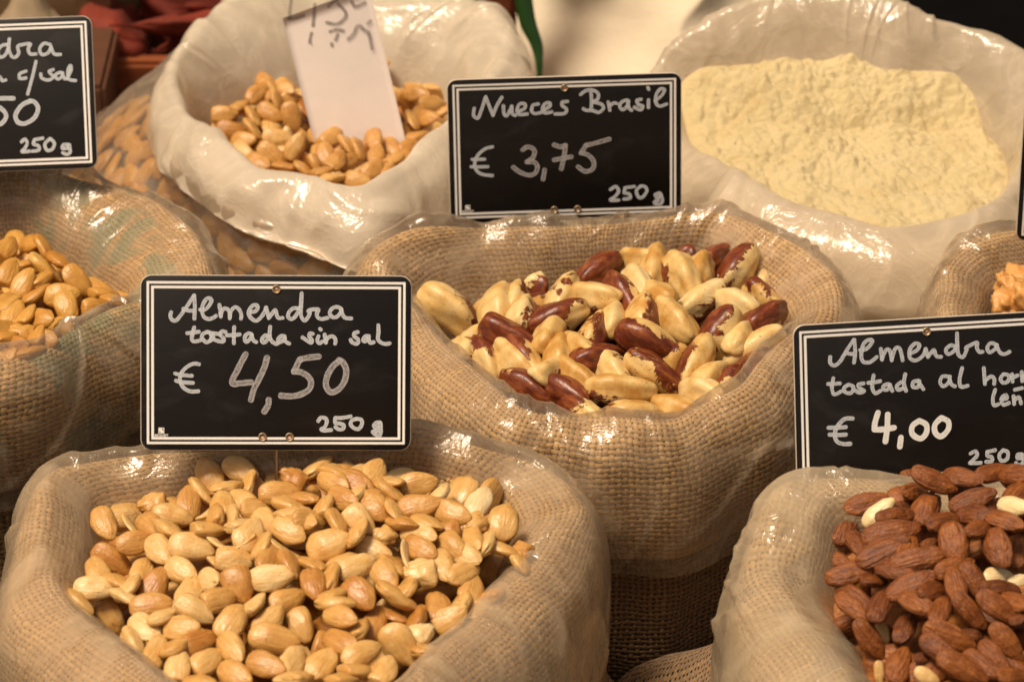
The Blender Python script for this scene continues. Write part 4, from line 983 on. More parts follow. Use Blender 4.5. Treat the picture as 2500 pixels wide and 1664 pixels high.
# every nut: sack, shape, place (0.1 mm), quaternion, size, kind and colour class, share of the picture, direction of the skin; 16 numbers each
NUTS = [
    0,24,-661,-1904,117,2788,-3889,-149,8780,1000,1107,880,6,7,0,0, 0,1,-362,-2505,-111,-7848,-1402,-2630,5433,1124,1176,989,6,36,0,0,
    0,19,-1470,-1648,17,9954,-508,-459,-673,1096,1146,965,6,0,0,0, 0,24,-1804,-1702,-40,-486,1809,-1556,-9699,1076,1239,947,4,11,0,0,
    0,0,-224,-1842,62,9678,-1238,-1616,1478,1155,1183,1017,4,5,0,0, 0,0,-1395,-2077,3,25,-2540,-1375,9574,980,1147,863,9,1,0,0,
    0,24,-1106,-2804,-23,8616,2135,828,-4531,1115,1183,981,6,12,0,0, 0,22,-1684,-2029,-49,2927,-389,-2359,9258,1110,1218,977,6,9,0,0,
    0,0,-420,-2242,11,8954,-4095,458,-1690,1076,1099,947,7,11,0,0, 0,21,-1041,-2855,36,3848,-1059,-3095,8631,1064,1229,936,2,2,0,0,
    0,1,-667,-2279,26,5602,-1683,-334,8104,1129,1231,993,3,10,0,0, 0,22,-1471,-1730,79,3900,-863,-6139,6809,1137,1286,1000,7,11,0,0,
    0,3,-1843,-2284,-109,-1190,3075,-821,-9405,1001,1084,881,9,10,0,0, 0,24,-1164,-2524,5,9272,2033,1195,-2911,1105,1271,972,4,7,0,0,
    0,23,-1803,-1909,-62,9979,-165,42,629,1054,1071,927,5,0,0,0, 0,19,-1136,-2065,33,9710,1497,-402,-1818,1071,1219,943,2,1,0,0,
    0,3,-246,-1555,82,7754,289,-2713,-5695,1163,1330,1024,5,6,0,0, 0,3,-856,-1793,146,7300,-4588,-4733,1802,1021,1127,898,1,1,0,0,
    0,1,-241,-2158,-24,3708,2767,929,8817,1078,1149,948,5,3,0,0, 0,20,-1167,-2675,71,-3514,-1924,-1768,-8990,1102,1208,969,8,13,0,0,
    0,3,-1623,-2304,-47,9070,-666,-3019,2861,1076,1097,947,5,23,0,0, 0,1,-797,-2602,10,1604,-1109,-1858,9630,1126,1209,991,9,34,0,0,
    0,22,-1044,-1890,82,3295,-1177,23,9368,1083,1174,953,8,0,0,0, 0,3,-999,-2616,-2,-8649,55,-1473,4799,1156,1329,1017,5,8,0,0,
    0,2,-1036,-2496,67,-6516,-529,-1747,-7363,1049,1228,923,5,1,0,0, 0,22,-1148,-2206,64,6785,-3902,3534,-5123,1046,1175,920,7,1,0,0,
    0,23,-1528,-1927,32,9729,-1240,1943,192,1085,1185,955,7,2,0,0, 0,21,-1512,-2127,3,-9198,583,-2755,2734,1005,1016,884,6,0,0,0,
    0,24,-1172,-1780,82,-7337,288,-1688,-6575,1002,1003,881,6,0,0,0, 0,1,-1453,-2200,51,648,-515,-1379,9870,1039,1094,914,6,29,0,0,
    0,20,-314,-2041,50,-811,-1881,-621,9768,1086,1280,955,8,0,0,0, 0,20,-1232,-1897,145,-4143,-205,-1551,8966,1150,1168,1012,6,3,0,0,
    0,1,-857,-3101,-82,7582,720,817,6429,1058,1221,931,4,0,0,0, 0,2,-1177,-3035,-78,267,459,-722,9960,1177,1179,1036,4,0,0,0,
    0,24,-1010,-3107,-69,6226,-1337,115,7709,1083,1106,953,4,0,0,0, 0,0,-1736,-2326,-30,-3589,-4074,-4710,-6953,989,1078,870,9,4,0,0,
    0,3,-1534,-2456,-25,8331,3955,-2969,2479,1054,1057,927,3,2,0,0, 0,22,-1002,-1590,123,2935,2181,116,9307,1148,1306,1010,2,4,0,0,
    0,3,-1450,-2614,-56,7282,-486,297,6830,1057,1166,930,6,2,0,0, 0,3,-421,-1650,69,1427,606,-95,9879,1044,1089,919,6,1,0,0,
    0,20,-1033,-2325,53,-4453,776,-1188,-8841,1084,1153,954,3,23,0,0, 0,24,-852,-2931,-26,9112,-1888,189,-3656,1097,1142,965,6,1,0,0,
    0,0,-531,-2722,-66,-3785,-1449,-953,9092,1092,1211,961,3,3,0,0, 0,19,-1242,-2772,9,7279,1787,-5978,-2843,996,1059,876,7,3,0,0,
    0,22,-1872,-2193,-59,-5497,1560,-1232,8113,1168,1181,1028,6,3,0,0, 0,23,-939,-2173,49,9443,1575,-1868,2205,1117,1191,983,4,7,0,0,
    0,3,-564,-1549,97,-2362,-1186,-1137,9577,1093,1248,962,2,23,0,0, 0,2,-1847,-1632,1,5810,-1569,-1299,-7880,1133,1229,997,5,24,0,0,
    0,20,-1421,-2372,69,9305,-563,894,3508,1122,1167,987,6,1,0,0, 0,2,-1398,-1877,74,3242,-893,-6363,-6943,983,1106,865,7,13,0,0,
    0,22,-574,-2094,31,7725,1369,1167,-6090,1163,1361,1023,4,6,0,0, 0,0,-989,-1741,157,-5392,2549,-3524,-7211,1134,1254,998,6,22,0,0,
    0,19,-647,-2875,-83,9191,1086,1045,-3640,1035,1091,911,8,7,0,0, 0,20,-1682,-2643,-123,3771,-643,-1971,9027,1063,1104,935,6,8,0,0,
    0,19,-1416,-2751,11,-529,999,-1166,-9867,1134,1326,998,5,1,0,0, 0,23,-813,-2466,71,7536,1727,-6209,-1298,1106,1115,973,7,3,0,0,
    0,3,-1324,-2239,82,1366,-3533,-452,-9244,1043,1221,918,5,10,0,0, 0,21,-849,-2293,61,-1316,-4033,-1830,-8869,1127,1292,992,6,2,0,0,
    0,2,-893,-1643,135,5050,1552,-489,8476,1053,1235,926,8,18,0,0, 0,22,-567,-2531,-2,7175,2441,6011,-2536,1000,1093,880,4,18,0,0,
    0,21,-686,-2086,77,5223,182,-2328,8202,1085,1216,955,7,11,0,0, 0,21,-555,-1726,104,8392,2170,-1053,4873,1063,1246,935,6,1,0,0,
    0,19,-120,-1622,62,-4220,1910,-5935,6582,1022,1179,899,6,57,0,0, 0,22,-1717,-2201,-10,-3335,1222,-1649,-9201,1167,1307,1027,6,2,0,0,
    0,22,-420,-2077,97,9752,-624,-1053,1846,1095,1265,963,5,6,0,0, 0,3,-1281,-1559,103,4102,1374,-3219,8422,1162,1251,1022,5,25,0,0,
    0,2,-390,-1848,112,1625,5758,-3220,7337,1062,1116,935,4,5,0,0, 0,2,-813,-2758,-18,9335,2608,2371,-657,1075,1258,946,7,47,0,0,
    0,24,-1709,-2494,-99,3415,945,258,-9348,985,1127,867,5,5,0,0, 0,1,-816,-2016,118,1546,1645,-1513,-9624,1120,1164,986,6,2,0,0,
    0,19,-1267,-2466,82,3690,-1170,334,9214,1120,1161,985,8,7,0,0, 0,23,-87,-1869,38,1818,5069,-4075,-7376,1135,1183,999,7,1,0,0,
    0,1,-1668,-1599,-11,3945,-1900,-786,8956,1151,1355,1013,6,9,0,0, 0,1,-752,-1596,143,4421,3105,-1266,8319,1035,1035,911,4,4,0,0,
    0,3,-1599,-2583,-39,7911,-4614,4013,176,1096,1273,965,3,6,0,0, 0,22,-946,-2073,149,-1468,-613,-1411,9771,1167,1236,1027,3,32,0,0,
    0,0,-673,-3061,-98,5543,-449,-162,8310,1087,1134,957,7,0,0,0, 0,3,-1250,-2342,84,830,467,-2801,9552,1074,1126,945,9,4,0,0,
    0,1,-904,-3031,8,3369,539,-1859,9214,1068,1113,939,5,2,0,0, 0,19,-156,-1994,59,6805,-4117,41,-6061,1028,1048,905,7,0,0,0,
    0,3,-957,-3297,-111,6846,-454,-45,7275,1021,1134,898,9,0,0,0, 0,21,-244,-1702,140,5083,2166,243,-8331,1081,1196,952,5,97,0,0,
    0,24,-1462,-1547,58,-2732,-1045,-2121,-9324,1164,1240,1025,8,5,0,0, 0,24,-1298,-2941,-22,7091,-421,-1727,6824,1127,1203,992,5,12,0,0,
    0,20,-1158,-3147,-27,347,-5592,-1479,-8150,1001,1066,881,7,0,0,0, 0,1,-569,-2810,-16,8653,-1293,-1549,4589,1088,1140,958,4,15,0,0,
    0,22,-651,-1762,158,5163,705,-2168,-8255,997,1106,877,5,2,0,0, 0,1,-575,-2176,106,-9389,434,-1769,2919,1054,1153,928,7,20,0,0,
    0,19,-1764,-2026,0,7613,-67,-742,6441,1091,1271,961,7,20,0,0, 0,22,-928,-1576,214,2282,8790,3750,1862,909,1030,926,5,49,0,0,
    0,22,-798,-1641,238,1991,8416,4809,-1442,909,1030,975,7,9,0,0, 0,1,-716,-1722,283,2283,8368,4972,-213,909,1030,924,5,14,0,0,
    0,0,-834,-1775,310,2282,8410,-4884,467,909,1030,983,6,34,0,0, 0,24,-1298,-1545,183,9237,3047,-92,-2319,909,927,883,4,94,0,0,
    0,2,-651,-1764,304,7989,1785,378,5731,909,927,808,5,68,0,0, 0,19,-1130,-1550,97,6551,1235,162,7452,909,927,879,5,17,0,0,
    0,22,-1449,-1540,151,4958,703,-2548,8272,909,1070,957,6,101,0,0, 0,0,-567,-1841,295,1987,8351,-4915,1467,909,1030,840,5,30,0,0,
    0,8,-1017,-1796,279,9363,2765,1491,-1569,974,903,853,72,67,0,0, 0,23,-835,-1860,313,8881,2942,-1431,-3228,909,927,759,6,75,0,0,
    0,24,-729,-1862,309,9299,2757,-158,-2429,909,927,829,8,60,0,0, 0,1,-1256,-1664,172,2707,6970,5530,3677,909,927,760,21,35,0,0,
    0,24,-445,-1833,284,8934,4365,-411,983,909,927,799,6,114,0,0, 0,24,-1348,-1729,196,2188,9000,3769,-26,909,1030,939,5,50,0,0,
    0,3,-1463,-1747,184,2728,8305,-3928,-2857,909,927,745,21,53,0,0, 0,3,-565,-1915,292,2312,9030,-2647,-2470,909,1030,935,6,63,0,0,
    0,20,-726,-1952,303,2692,7654,5700,1296,909,927,737,20,22,0,0, 0,2,-346,-1847,231,2857,7430,5697,2045,909,1030,974,3,40,0,0,
    0,4,-1092,-1872,258,9121,3946,894,664,939,934,900,38,97,0,0, 0,20,-791,-1993,307,9033,2917,-1769,-2602,909,927,813,7,84,0,0,
    0,23,-971,-1944,264,2012,8637,-4421,1342,909,1030,952,7,48,0,0, 0,2,-1271,-1859,205,9173,2299,-1322,-2971,909,927,843,5,49,0,0,
    0,8,-1703,-1634,49,9510,2804,-900,946,1006,905,834,70,58,0,0, 0,5,-155,-1761,136,8049,2162,-192,5523,939,897,792,33,91,0,0,
    0,24,-1360,-1890,207,6644,578,-531,7432,909,927,869,5,45,0,0, 0,0,-1033,-2023,281,2386,8979,-3669,-482,909,1030,995,5,49,0,0,
    0,23,-1524,-1837,179,6440,2206,-1019,7254,909,976,786,7,90,0,0, 0,2,-878,-2064,296,2827,7220,5676,2768,909,1030,904,5,44,0,0,
    0,23,-434,-2006,270,9433,3053,-875,969,966,985,855,7,119,0,0, 0,1,-551,-2053,278,3073,7268,-5810,-1993,909,927,741,21,41,0,0,
    0,6,-1422,-1997,236,2487,8055,5296,944,773,659,1000,51,12,0,0, 0,3,-637,-2033,288,8596,1700,663,-4773,909,1084,1043,7,102,0,0,
    0,23,-1183,-1949,205,9040,2961,2528,1766,909,927,861,5,59,0,0, 0,2,-1019,-2103,293,2160,9442,2487,69,909,1030,817,4,33,0,0,
    0,1,-276,-2039,252,8740,3946,-976,-2663,909,969,907,6,110,0,0, 0,3,-1310,-2039,229,3172,5943,6412,3675,909,927,795,20,37,0,0,
    0,20,-1379,-2059,242,3155,5952,6421,3659,909,1030,984,6,55,0,0, 0,19,-1594,-1931,165,9223,3637,812,-1022,924,942,902,5,107,0,0,
    0,21,-1845,-1762,44,9145,2946,1453,2362,909,927,892,4,58,0,0, 0,20,-813,-2153,280,3059,7443,-5393,-2480,909,1030,939,6,62,0,0,
    0,1,-930,-2161,291,8920,3276,2613,1696,909,927,755,6,75,0,0, 0,21,-710,-2123,273,8646,3071,1357,-3739,909,927,805,4,90,0,0,
    0,19,-968,-2164,287,8896,1967,-2279,-3436,909,927,762,6,25,0,0, 0,21,-502,-2134,263,2240,8890,-3970,447,909,1030,865,7,54,0,0,
    0,21,-388,-2124,256,2383,8818,-4058,-301,909,1030,897,5,46,0,0, 0,6,-1790,-1846,58,2806,8325,-3929,-2715,773,659,1000,52,21,0,0,
    0,23,-1147,-2063,217,8646,2624,-1375,-4058,909,927,730,5,48,0,0, 0,7,-162,-2071,222,9133,2233,-5,3406,875,852,677,69,47,0,0,
    0,20,-1254,-2141,250,2199,8845,4084,-509,909,927,866,20,33,0,0, 0,3,-43,-2029,195,7476,2329,-1386,6063,909,1243,1151,5,152,0,0,
    0,0,-1693,-2003,161,8499,2295,-1835,-4374,909,927,904,7,63,0,0, 0,21,-1407,-2138,231,2105,9532,1909,-1030,909,1030,994,5,66,0,0,
    0,3,-1589,-2088,193,2670,8488,-4465,-946,909,1030,955,5,55,0,0, 0,19,-711,-2219,267,2904,7162,5747,2692,909,1030,836,5,63,0,0,
    0,7,-284,-2153,230,9588,2702,-608,624,900,810,723,72,30,0,0, 0,1,-1922,-1849,72,8044,1741,1203,-5552,909,927,887,6,116,0,0,
    0,5,-1027,-2216,271,8956,3152,-571,-3087,939,997,916,37,126,0,0, 0,19,-429,-2202,245,8889,3455,-1448,-2638,909,927,783,4,65,0,0,
    0,7,-577,-2178,223,9288,2257,574,2882,875,844,790,69,63,0,0, 0,0,-1207,-2215,248,7813,3186,-180,5365,909,1075,856,4,117,0,0,
    0,6,-1354,-2219,216,2677,8594,-4068,-1557,773,659,1000,51,19,0,0, 0,23,-189,-2185,200,8305,1696,-1594,-5060,909,927,819,5,59,0,0,
    0,6,-1257,-2255,229,1914,9512,773,2293,824,704,1000,53,11,0,0, 0,22,-123,-2182,181,3174,6802,6060,2634,909,927,875,20,46,0,0,
    0,24,-1747,-2106,137,9090,3653,453,1954,909,927,766,7,109,0,0, 0,0,-1146,-2291,242,2782,7256,5622,2828,909,927,768,21,50,0,0,
    0,6,-1029,-2299,224,2153,9368,-808,-2635,929,793,1000,52,17,0,0, 0,21,-278,-2241,203,8343,3478,-681,-4223,909,927,866,6,96,0,0,
    0,22,-52,-2183,153,2318,9247,-2914,-792,909,1030,809,5,45,0,0, 0,8,47,-2167,131,7729,726,16,6303,875,788,710,71,40,0,0,
    0,22,-841,-2281,235,9184,3311,-1396,1654,973,1260,1119,5,173,0,0, 0,19,-1478,-2227,188,9287,3471,830,-1007,1000,1076,895,4,168,0,0,
    0,3,-423,-2290,218,8963,3209,-1006,-2890,909,927,756,7,99,0,0, 0,20,-641,-2253,188,9127,3511,-166,-2084,909,927,908,4,79,0,0,
    0,1,-1622,-2209,159,8473,2207,346,-4818,909,963,785,4,101,0,0, 0,6,-478,-2346,222,2813,7002,-4676,-4604,773,659,1000,51,30,0,0,
    0,21,-217,-2283,180,9029,2339,-1288,-3368,909,927,837,4,58,0,0, 0,24,-1103,-2382,234,7732,2522,1197,5695,909,927,732,7,61,0,0,
    0,21,-778,-2360,203,2533,7983,5459,222,909,1030,868,5,22,0,0, 0,2,33,-2235,114,2950,7454,-5518,-2300,909,927,832,21,45,0,0,
    0,3,-1866,-2116,41,8614,4212,1586,-2356,963,982,836,8,117,0,0, 0,21,-1281,-2341,191,9363,3484,278,-336,948,967,794,5,115,0,0,
    0,2,-913,-2384,197,2526,8206,-5125,142,909,1030,820,6,43,0,0, 0,21,-1008,-2418,219,3052,7568,-5031,-2846,909,1030,1001,7,64,0,0,
    0,3,-543,-2372,183,2819,7886,-5359,-1073,909,1030,940,6,35,0,0, 0,3,-319,-2369,181,8113,1817,309,-5548,909,927,727,5,68,0,0,
    0,4,-709,-2434,219,9022,3678,161,2249,939,949,823,36,123,0,0, 0,3,-1922,-2213,48,5887,848,-388,8029,909,927,774,5,57,0,0,
    0,2,-1522,-2348,139,8904,3257,-659,-3109,909,927,822,4,102,0,0, 0,3,-1707,-2263,76,7282,1498,538,6666,909,927,878,5,56,0,0,
    0,3,-225,-2386,153,8988,2464,1354,3362,909,927,818,5,89,0,0, 0,8,-406,-2427,181,9596,2674,-610,622,1184,1130,959,68,116,0,0,
    0,2,-582,-2463,193,8316,2684,-18,-4862,909,927,811,6,93,0,0, 0,23,-72,-2061,-65,7900,1434,1627,-5735,909,1226,1066,6,105,0,0,
    0,1,-827,-2515,206,2864,7078,5538,3321,909,1030,995,6,53,0,0, 0,4,-1092,-2508,212,9193,3912,-262,349,1038,982,788,35,159,0,0,
    0,24,-1383,-2444,153,8170,3230,-3743,-2969,909,927,771,3,62,0,0, 0,2,-1820,-2322,60,2593,8474,-4630,-135,909,1030,988,6,41,0,0,
    0,2,-897,-2586,231,7656,830,969,-6306,909,927,880,8,104,0,0, 0,0,-1749,-2444,114,2668,7552,5620,2066,909,1030,833,4,45,0,0,
    0,21,-1244,-2535,197,7917,2721,1979,-5099,909,1093,955,7,143,0,0, 0,19,-1637,-2400,90,8030,2987,-1434,4954,909,1024,953,8,100,0,0,
    0,23,-479,-2527,158,2970,7264,5938,1773,909,1030,956,6,43,0,0, 0,19,-1913,-2379,64,9399,3385,281,-333,931,950,816,3,124,0,0,
    0,0,-182,-2457,105,7278,2581,271,6348,909,927,764,6,64,0,0, 0,20,-89,-2458,78,2661,7832,5617,194,909,1030,811,7,49,0,0,
    0,2,-803,-2643,204,2432,8390,4867,-69,909,927,862,22,32,0,0, 0,20,-1474,-2486,115,7650,892,-929,6311,909,943,861,4,71,0,0,
    0,23,-350,-2330,-4,2180,9721,260,832,1009,1143,1087,6,75,0,0, 0,0,-1755,-2525,113,2747,8137,-5114,-290,909,1030,828,3,44,0,0,
    0,3,-519,-2595,165,2127,9349,-839,-2713,1024,1161,1104,6,110,0,0, 0,19,-688,-2632,201,8375,2695,290,-4745,909,1090,993,8,137,0,0,
    0,2,-1325,-2644,177,8767,3652,1630,2673,909,927,858,6,113,0,0, 0,0,-1976,-2464,43,2840,8527,-3820,-2151,909,1030,884,5,66,0,0,
    0,0,-1017,-2572,128,9047,2989,909,2897,909,934,915,6,109,0,0, 0,24,-233,-2539,88,3106,7023,5855,2597,909,1030,871,5,29,0,0,
    0,24,-790,-2715,209,2194,9514,-2067,632,909,1030,999,5,66,0,0, 0,19,-1632,-2615,132,9397,3391,-281,333,918,936,739,7,126,0,0,
    0,21,-1172,-2658,159,2635,7970,5086,1914,909,1030,806,4,53,0,0, 0,3,-149,-2527,58,7777,1768,572,6005,909,927,814,3,35,0,0,
    0,1,-339,-2565,89,6579,897,-619,7452,909,983,849,7,74,0,0, 0,22,-1426,-2710,167,9032,3423,1637,-2004,912,930,883,4,117,0,0,
    0,23,-1561,-2714,136,2380,8674,4367,151,909,927,887,20,62,0,0, 0,1,-547,-2627,82,2472,9007,-3526,-578,909,1030,807,8,47,0,0,
    0,5,-763,-2807,200,8916,3059,-1980,-2689,939,845,815,38,102,0,0, 0,21,-1853,-2385,-90,8262,2995,3072,-3651,940,959,934,5,132,0,0,
    0,20,-287,-2646,78,8772,3743,-1805,2405,918,936,833,5,126,0,0, 0,3,-434,-2688,101,2933,7233,5412,3128,909,1030,948,8,50,0,0,
    0,4,-1096,-2719,112,8473,3174,-392,4240,939,929,773,37,74,0,0, 0,3,-1257,-2773,149,8093,2473,-848,5260,909,1079,931,5,130,0,0,
    0,24,-622,-2718,94,7517,1927,-747,6263,909,927,871,8,80,0,0, 0,21,-959,-2654,55,7782,2910,1102,-5455,909,927,889,5,126,0,0,
    0,1,-1646,-2760,106,8851,1908,-120,-4243,909,927,733,3,85,0,0, 0,2,-1485,-2801,135,9377,3006,-1535,-829,909,927,728,5,107,0,0,
    0,20,-687,-2816,129,2935,7369,5746,2015,909,1030,954,6,51,0,0, 0,7,-408,-2796,93,9426,2346,16,-2377,875,1028,892,66,64,0,0,
    0,0,-1688,-2820,76,3455,7110,-5661,-2338,909,1030,940,4,69,0,0, 0,0,-1060,-2866,119,9362,3406,560,-668,1086,1108,1060,6,201,0,0,
    0,1,-761,-2901,132,8934,2291,-1536,-3547,909,927,779,7,98,0,0, 0,19,-1393,-2877,110,9016,3076,1368,2718,909,927,831,8,101,0,0,
    0,23,-1495,-2916,110,2537,8224,5067,500,909,1030,923,6,61,0,0, 0,23,-1248,-2927,112,8358,2952,-1098,-4498,909,927,877,5,109,0,0,
    0,0,-503,-2855,78,7851,4375,2250,-3763,1009,1189,1040,5,199,0,0, 0,24,-379,-2884,65,2272,8050,5312,-1348,909,1030,896,6,52,0,0,
    0,1,-1582,-2915,87,7390,2748,735,6107,909,927,734,5,92,0,0, 0,22,-667,-2992,130,8940,3265,515,3024,909,927,873,5,118,0,0,
    0,21,-947,-2955,70,7900,1170,907,5950,909,927,899,5,10,0,0, 0,3,-969,-3031,118,7704,2702,1165,5657,909,927,739,4,85,0,0,
    0,21,-1358,-2990,79,8755,2776,422,3933,909,927,861,5,117,0,0, 0,23,-1083,-3075,127,9340,2912,-839,-1894,909,927,832,7,139,0,0,
    0,24,-844,-3007,85,8519,1750,-323,4926,909,1062,911,5,132,0,0, 0,2,-1476,-3042,93,7144,1568,-1283,6698,909,927,790,4,111,0,0,
    0,21,-685,-3100,118,2208,9162,3087,-1287,909,1030,892,6,60,0,0, 0,20,-569,-3092,106,8129,1244,-204,5685,909,927,836,5,103,0,0,
    0,24,-1220,-3081,82,9047,2714,-1086,-3100,909,927,877,6,106,0,0, 0,3,-966,-3165,120,2388,8825,4033,-400,909,1030,949,4,13,0,0,
    0,20,-930,-3222,156,2289,8326,4881,-1274,909,1030,981,5,52,0,0, 0,21,-1370,-3125,75,2269,8786,-4050,1125,909,1030,836,6,34,0,0,
    0,20,-743,-3217,141,2279,8776,4064,-1123,909,1030,951,6,46,0,0, 1,14,547,-395,-149,5116,-6303,1073,5740,809,834,809,89,2,0,0,
    1,15,96,550,-84,-1035,-5990,-1005,7877,849,927,849,83,63,0,0, 1,28,434,-80,-119,7415,-2207,1988,6016,817,868,817,86,2,0,0,
    1,29,958,-274,-122,4787,-4219,-5044,-5818,887,940,887,80,0,0,0, 1,13,474,652,-154,7146,-1940,-2826,6098,771,773,771,86,0,0,0,
    1,30,1007,379,-134,-4279,138,-2510,8682,910,924,910,83,18,0,0, 1,15,-264,288,-230,-2653,-251,-2596,9282,873,939,873,80,5,0,0,
    1,29,359,120,-136,1871,-567,-2458,-9494,794,912,794,82,0,0,0, 1,15,8,350,-182,6852,-240,-895,-7225,802,808,802,89,0,0,0,
    1,15,348,329,-150,9207,3456,841,1609,782,824,782,89,14,0,0, 1,14,194,-493,-262,8698,-1707,-3480,3053,848,930,848,80,9,0,0,
    1,28,914,781,-42,7672,831,-6197,1434,839,953,839,86,32,0,0, 1,16,692,131,-49,2364,6614,-574,7095,864,993,864,82,0,0,0,
    1,16,802,-73,-186,9626,356,-143,-2683,799,931,799,82,0,0,0, 1,29,1115,591,-75,923,118,-3058,-9475,919,1072,919,86,1,0,0,
    1,16,460,160,-54,-4928,754,-1553,8529,898,909,898,82,6,0,0, 1,14,-33,-155,-233,-1968,1023,-2300,9476,895,989,895,82,2,0,0,
    1,30,1017,55,-169,576,-170,-1356,-9889,837,846,837,89,0,0,0, 1,14,774,-653,-260,6572,2526,-2860,6500,812,941,812,86,0,0,0,
    1,15,-32,43,-171,-3602,857,-517,-9275,797,835,797,82,0,0,0, 1,14,318,493,-136,434,2628,-218,-9636,858,934,858,80,3,0,0,
    1,29,731,412,-32,1054,-6720,-315,-7323,858,859,858,80,0,0,0, 1,15,-112,497,-90,9459,649,-2429,2052,836,889,836,81,11,0,0,
    1,30,24,-317,-119,8080,-1173,993,-5688,809,866,809,80,14,0,0, 1,15,806,-291,-42,7138,3956,-4685,3383,884,947,884,83,67,0,0,
    1,28,877,-534,-140,9393,596,1911,2788,778,901,778,83,0,0,0, 1,13,1269,256,-191,7716,1242,552,-6214,769,896,769,80,0,0,0,
    1,15,1040,-96,-75,9750,2020,-753,-533,885,932,885,82,1,0,0, 1,13,105,393,-37,9535,-2147,-1451,1538,825,874,825,86,32,0,0,
    1,15,579,327,21,7592,1713,-1532,-6090,834,870,834,82,0,0,0, 1,15,627,-524,-164,-5383,-3405,-5380,5522,904,926,904,89,0,0,0,
    1,13,209,-66,-132,6533,6038,2618,-3744,775,796,775,80,0,0,0, 1,30,1284,54,-95,8101,-57,-428,-5847,918,1074,918,86,0,0,0,
    1,30,707,761,-26,-2119,189,-594,-9753,817,865,817,83,7,0,0, 1,30,143,123,-54,3191,-1323,-2275,9104,859,894,859,82,0,0,0,
    1,15,-240,111,-211,4768,5016,-14,7218,773,907,773,80,1,0,0, 1,29,352,-617,-162,9338,-150,-1599,-3198,794,843,794,81,0,0,0,
    1,15,321,354,-8,-1729,-2602,-736,9471,771,841,771,81,0,0,0, 1,16,1105,827,37,8860,1389,1708,4082,810,852,852,89,60,2589,608,
    1,14,681,712,87,8658,1394,-3034,-3727,810,852,852,82,66,-842,538, 1,29,752,575,125,7618,1236,-821,6306,810,852,852,80,114,3110,191,
    1,16,1002,569,116,7909,366,601,6079,810,852,852,80,77,2996,253, 1,15,1202,620,88,8607,2564,-1579,4106,810,965,965,83,222,351,83,
    1,15,464,597,88,8920,2009,229,4043,810,932,932,89,161,2863,671, 1,16,899,458,146,7948,1629,417,-5831,810,957,957,81,205,-2796,193,
    1,29,1350,656,-14,7930,369,510,6060,810,852,852,80,6,3011,260, 1,14,668,354,142,7906,669,-760,-6040,810,852,852,80,76,-209,258,
    1,15,755,226,146,8357,748,-2364,-4900,810,852,852,80,66,-538,407, 1,30,274,294,114,8117,1320,-148,5688,810,852,852,81,103,1140,610,
    1,15,584,237,140,8157,1918,641,-5419,810,852,852,87,105,-3030,-140, 1,16,22,301,91,7714,-14,1137,6261,810,852,852,82,54,2963,190,
    1,14,429,232,130,9020,1913,-2331,-3088,810,980,980,82,169,-2486,61, 1,13,994,271,96,9049,2343,-460,3524,810,881,881,82,170,-2845,236,
    1,29,1362,420,-13,8550,3180,2071,-3535,810,852,852,82,98,413,-737, 1,28,1167,194,115,8767,1548,-1909,-4135,810,852,852,80,126,-607,585,
    1,28,-64,205,84,7600,1360,-757,6310,810,1078,1078,80,138,3083,192, 1,16,-319,358,-15,8803,3108,2330,-2723,960,1010,1010,81,318,368,743,
    1,14,59,115,104,7711,-31,1135,6265,810,852,852,82,98,2966,189, 1,30,679,36,142,7738,693,-51,6296,810,971,971,83,122,3060,207,
    1,28,525,11,120,7795,109,906,6197,810,852,852,80,91,2982,215, 1,30,1322,94,92,8992,1635,1076,3914,810,877,877,87,143,76,-424,
    1,30,228,36,118,9412,2899,-1182,1272,870,971,971,86,199,449,-939, 1,29,847,-12,133,8476,1978,224,-4918,810,936,936,80,221,-183,515,
    1,14,422,-123,117,8090,1127,4,5770,810,852,852,86,102,-2469,-334, 1,13,195,-90,99,7974,715,472,5973,810,852,852,80,121,2973,281,
    1,28,1176,-125,88,8151,198,1437,5609,810,852,852,80,107,2866,329, 1,13,-117,-4,25,8744,1349,-2918,-3633,810,852,852,81,7,-829,565,
    1,15,1060,-115,107,8287,3163,-2913,3583,814,1029,1029,84,192,317,173, 1,29,16,-109,67,9102,3016,1888,-2122,967,1018,1018,89,166,407,838,
    1,28,703,-211,114,9083,3071,1875,-2133,885,1056,1056,85,250,-2746,-207, 1,30,346,-249,99,8192,566,-1551,-5492,810,852,852,80,61,-344,348,
    1,13,-233,-86,5,7641,371,494,6421,810,852,852,82,76,3016,170, 1,30,1241,-195,68,9166,2897,-1861,2033,887,934,934,81,165,-2706,-529,
    1,16,246,-259,81,7381,235,93,6743,810,852,852,80,79,3096,90, 1,30,58,-248,50,8340,1806,445,-5194,810,852,852,82,89,1700,-792,
    1,16,444,-326,90,9272,2191,1795,2452,810,852,852,89,116,2277,815, 1,16,-142,-197,14,8129,1390,223,-5652,810,852,852,82,154,1127,-623,
    1,29,21,-270,38,8668,1973,213,-4574,810,852,852,80,121,-177,580, 1,13,934,-345,83,8227,2162,-1385,5072,810,852,852,83,175,262,0,
    1,14,1250,-321,50,8432,548,1639,5090,810,852,852,84,84,914,169, 1,30,510,-420,78,8041,1114,-242,-5835,810,852,852,82,100,240,0,
    1,13,193,-409,48,8279,368,3011,4718,810,852,852,80,83,2529,373, 1,30,722,-441,78,8925,3121,2124,-2467,814,856,856,84,252,374,-139,
    1,14,312,-444,62,8709,1520,-925,-4582,810,852,852,80,101,-372,563, 1,28,1018,-462,55,8677,943,1928,4483,810,852,852,80,70,2627,523,
    1,16,1099,-502,36,8483,1467,-106,5087,810,949,949,83,97,472,130, 1,16,945,-585,43,8590,1173,-3053,-3940,810,852,852,80,149,-795,503,
    1,28,73,-491,6,9009,2309,256,-3667,810,887,887,88,239,-1975,807, 1,15,259,-561,35,8965,1922,-665,-3935,810,852,852,89,133,-378,681,
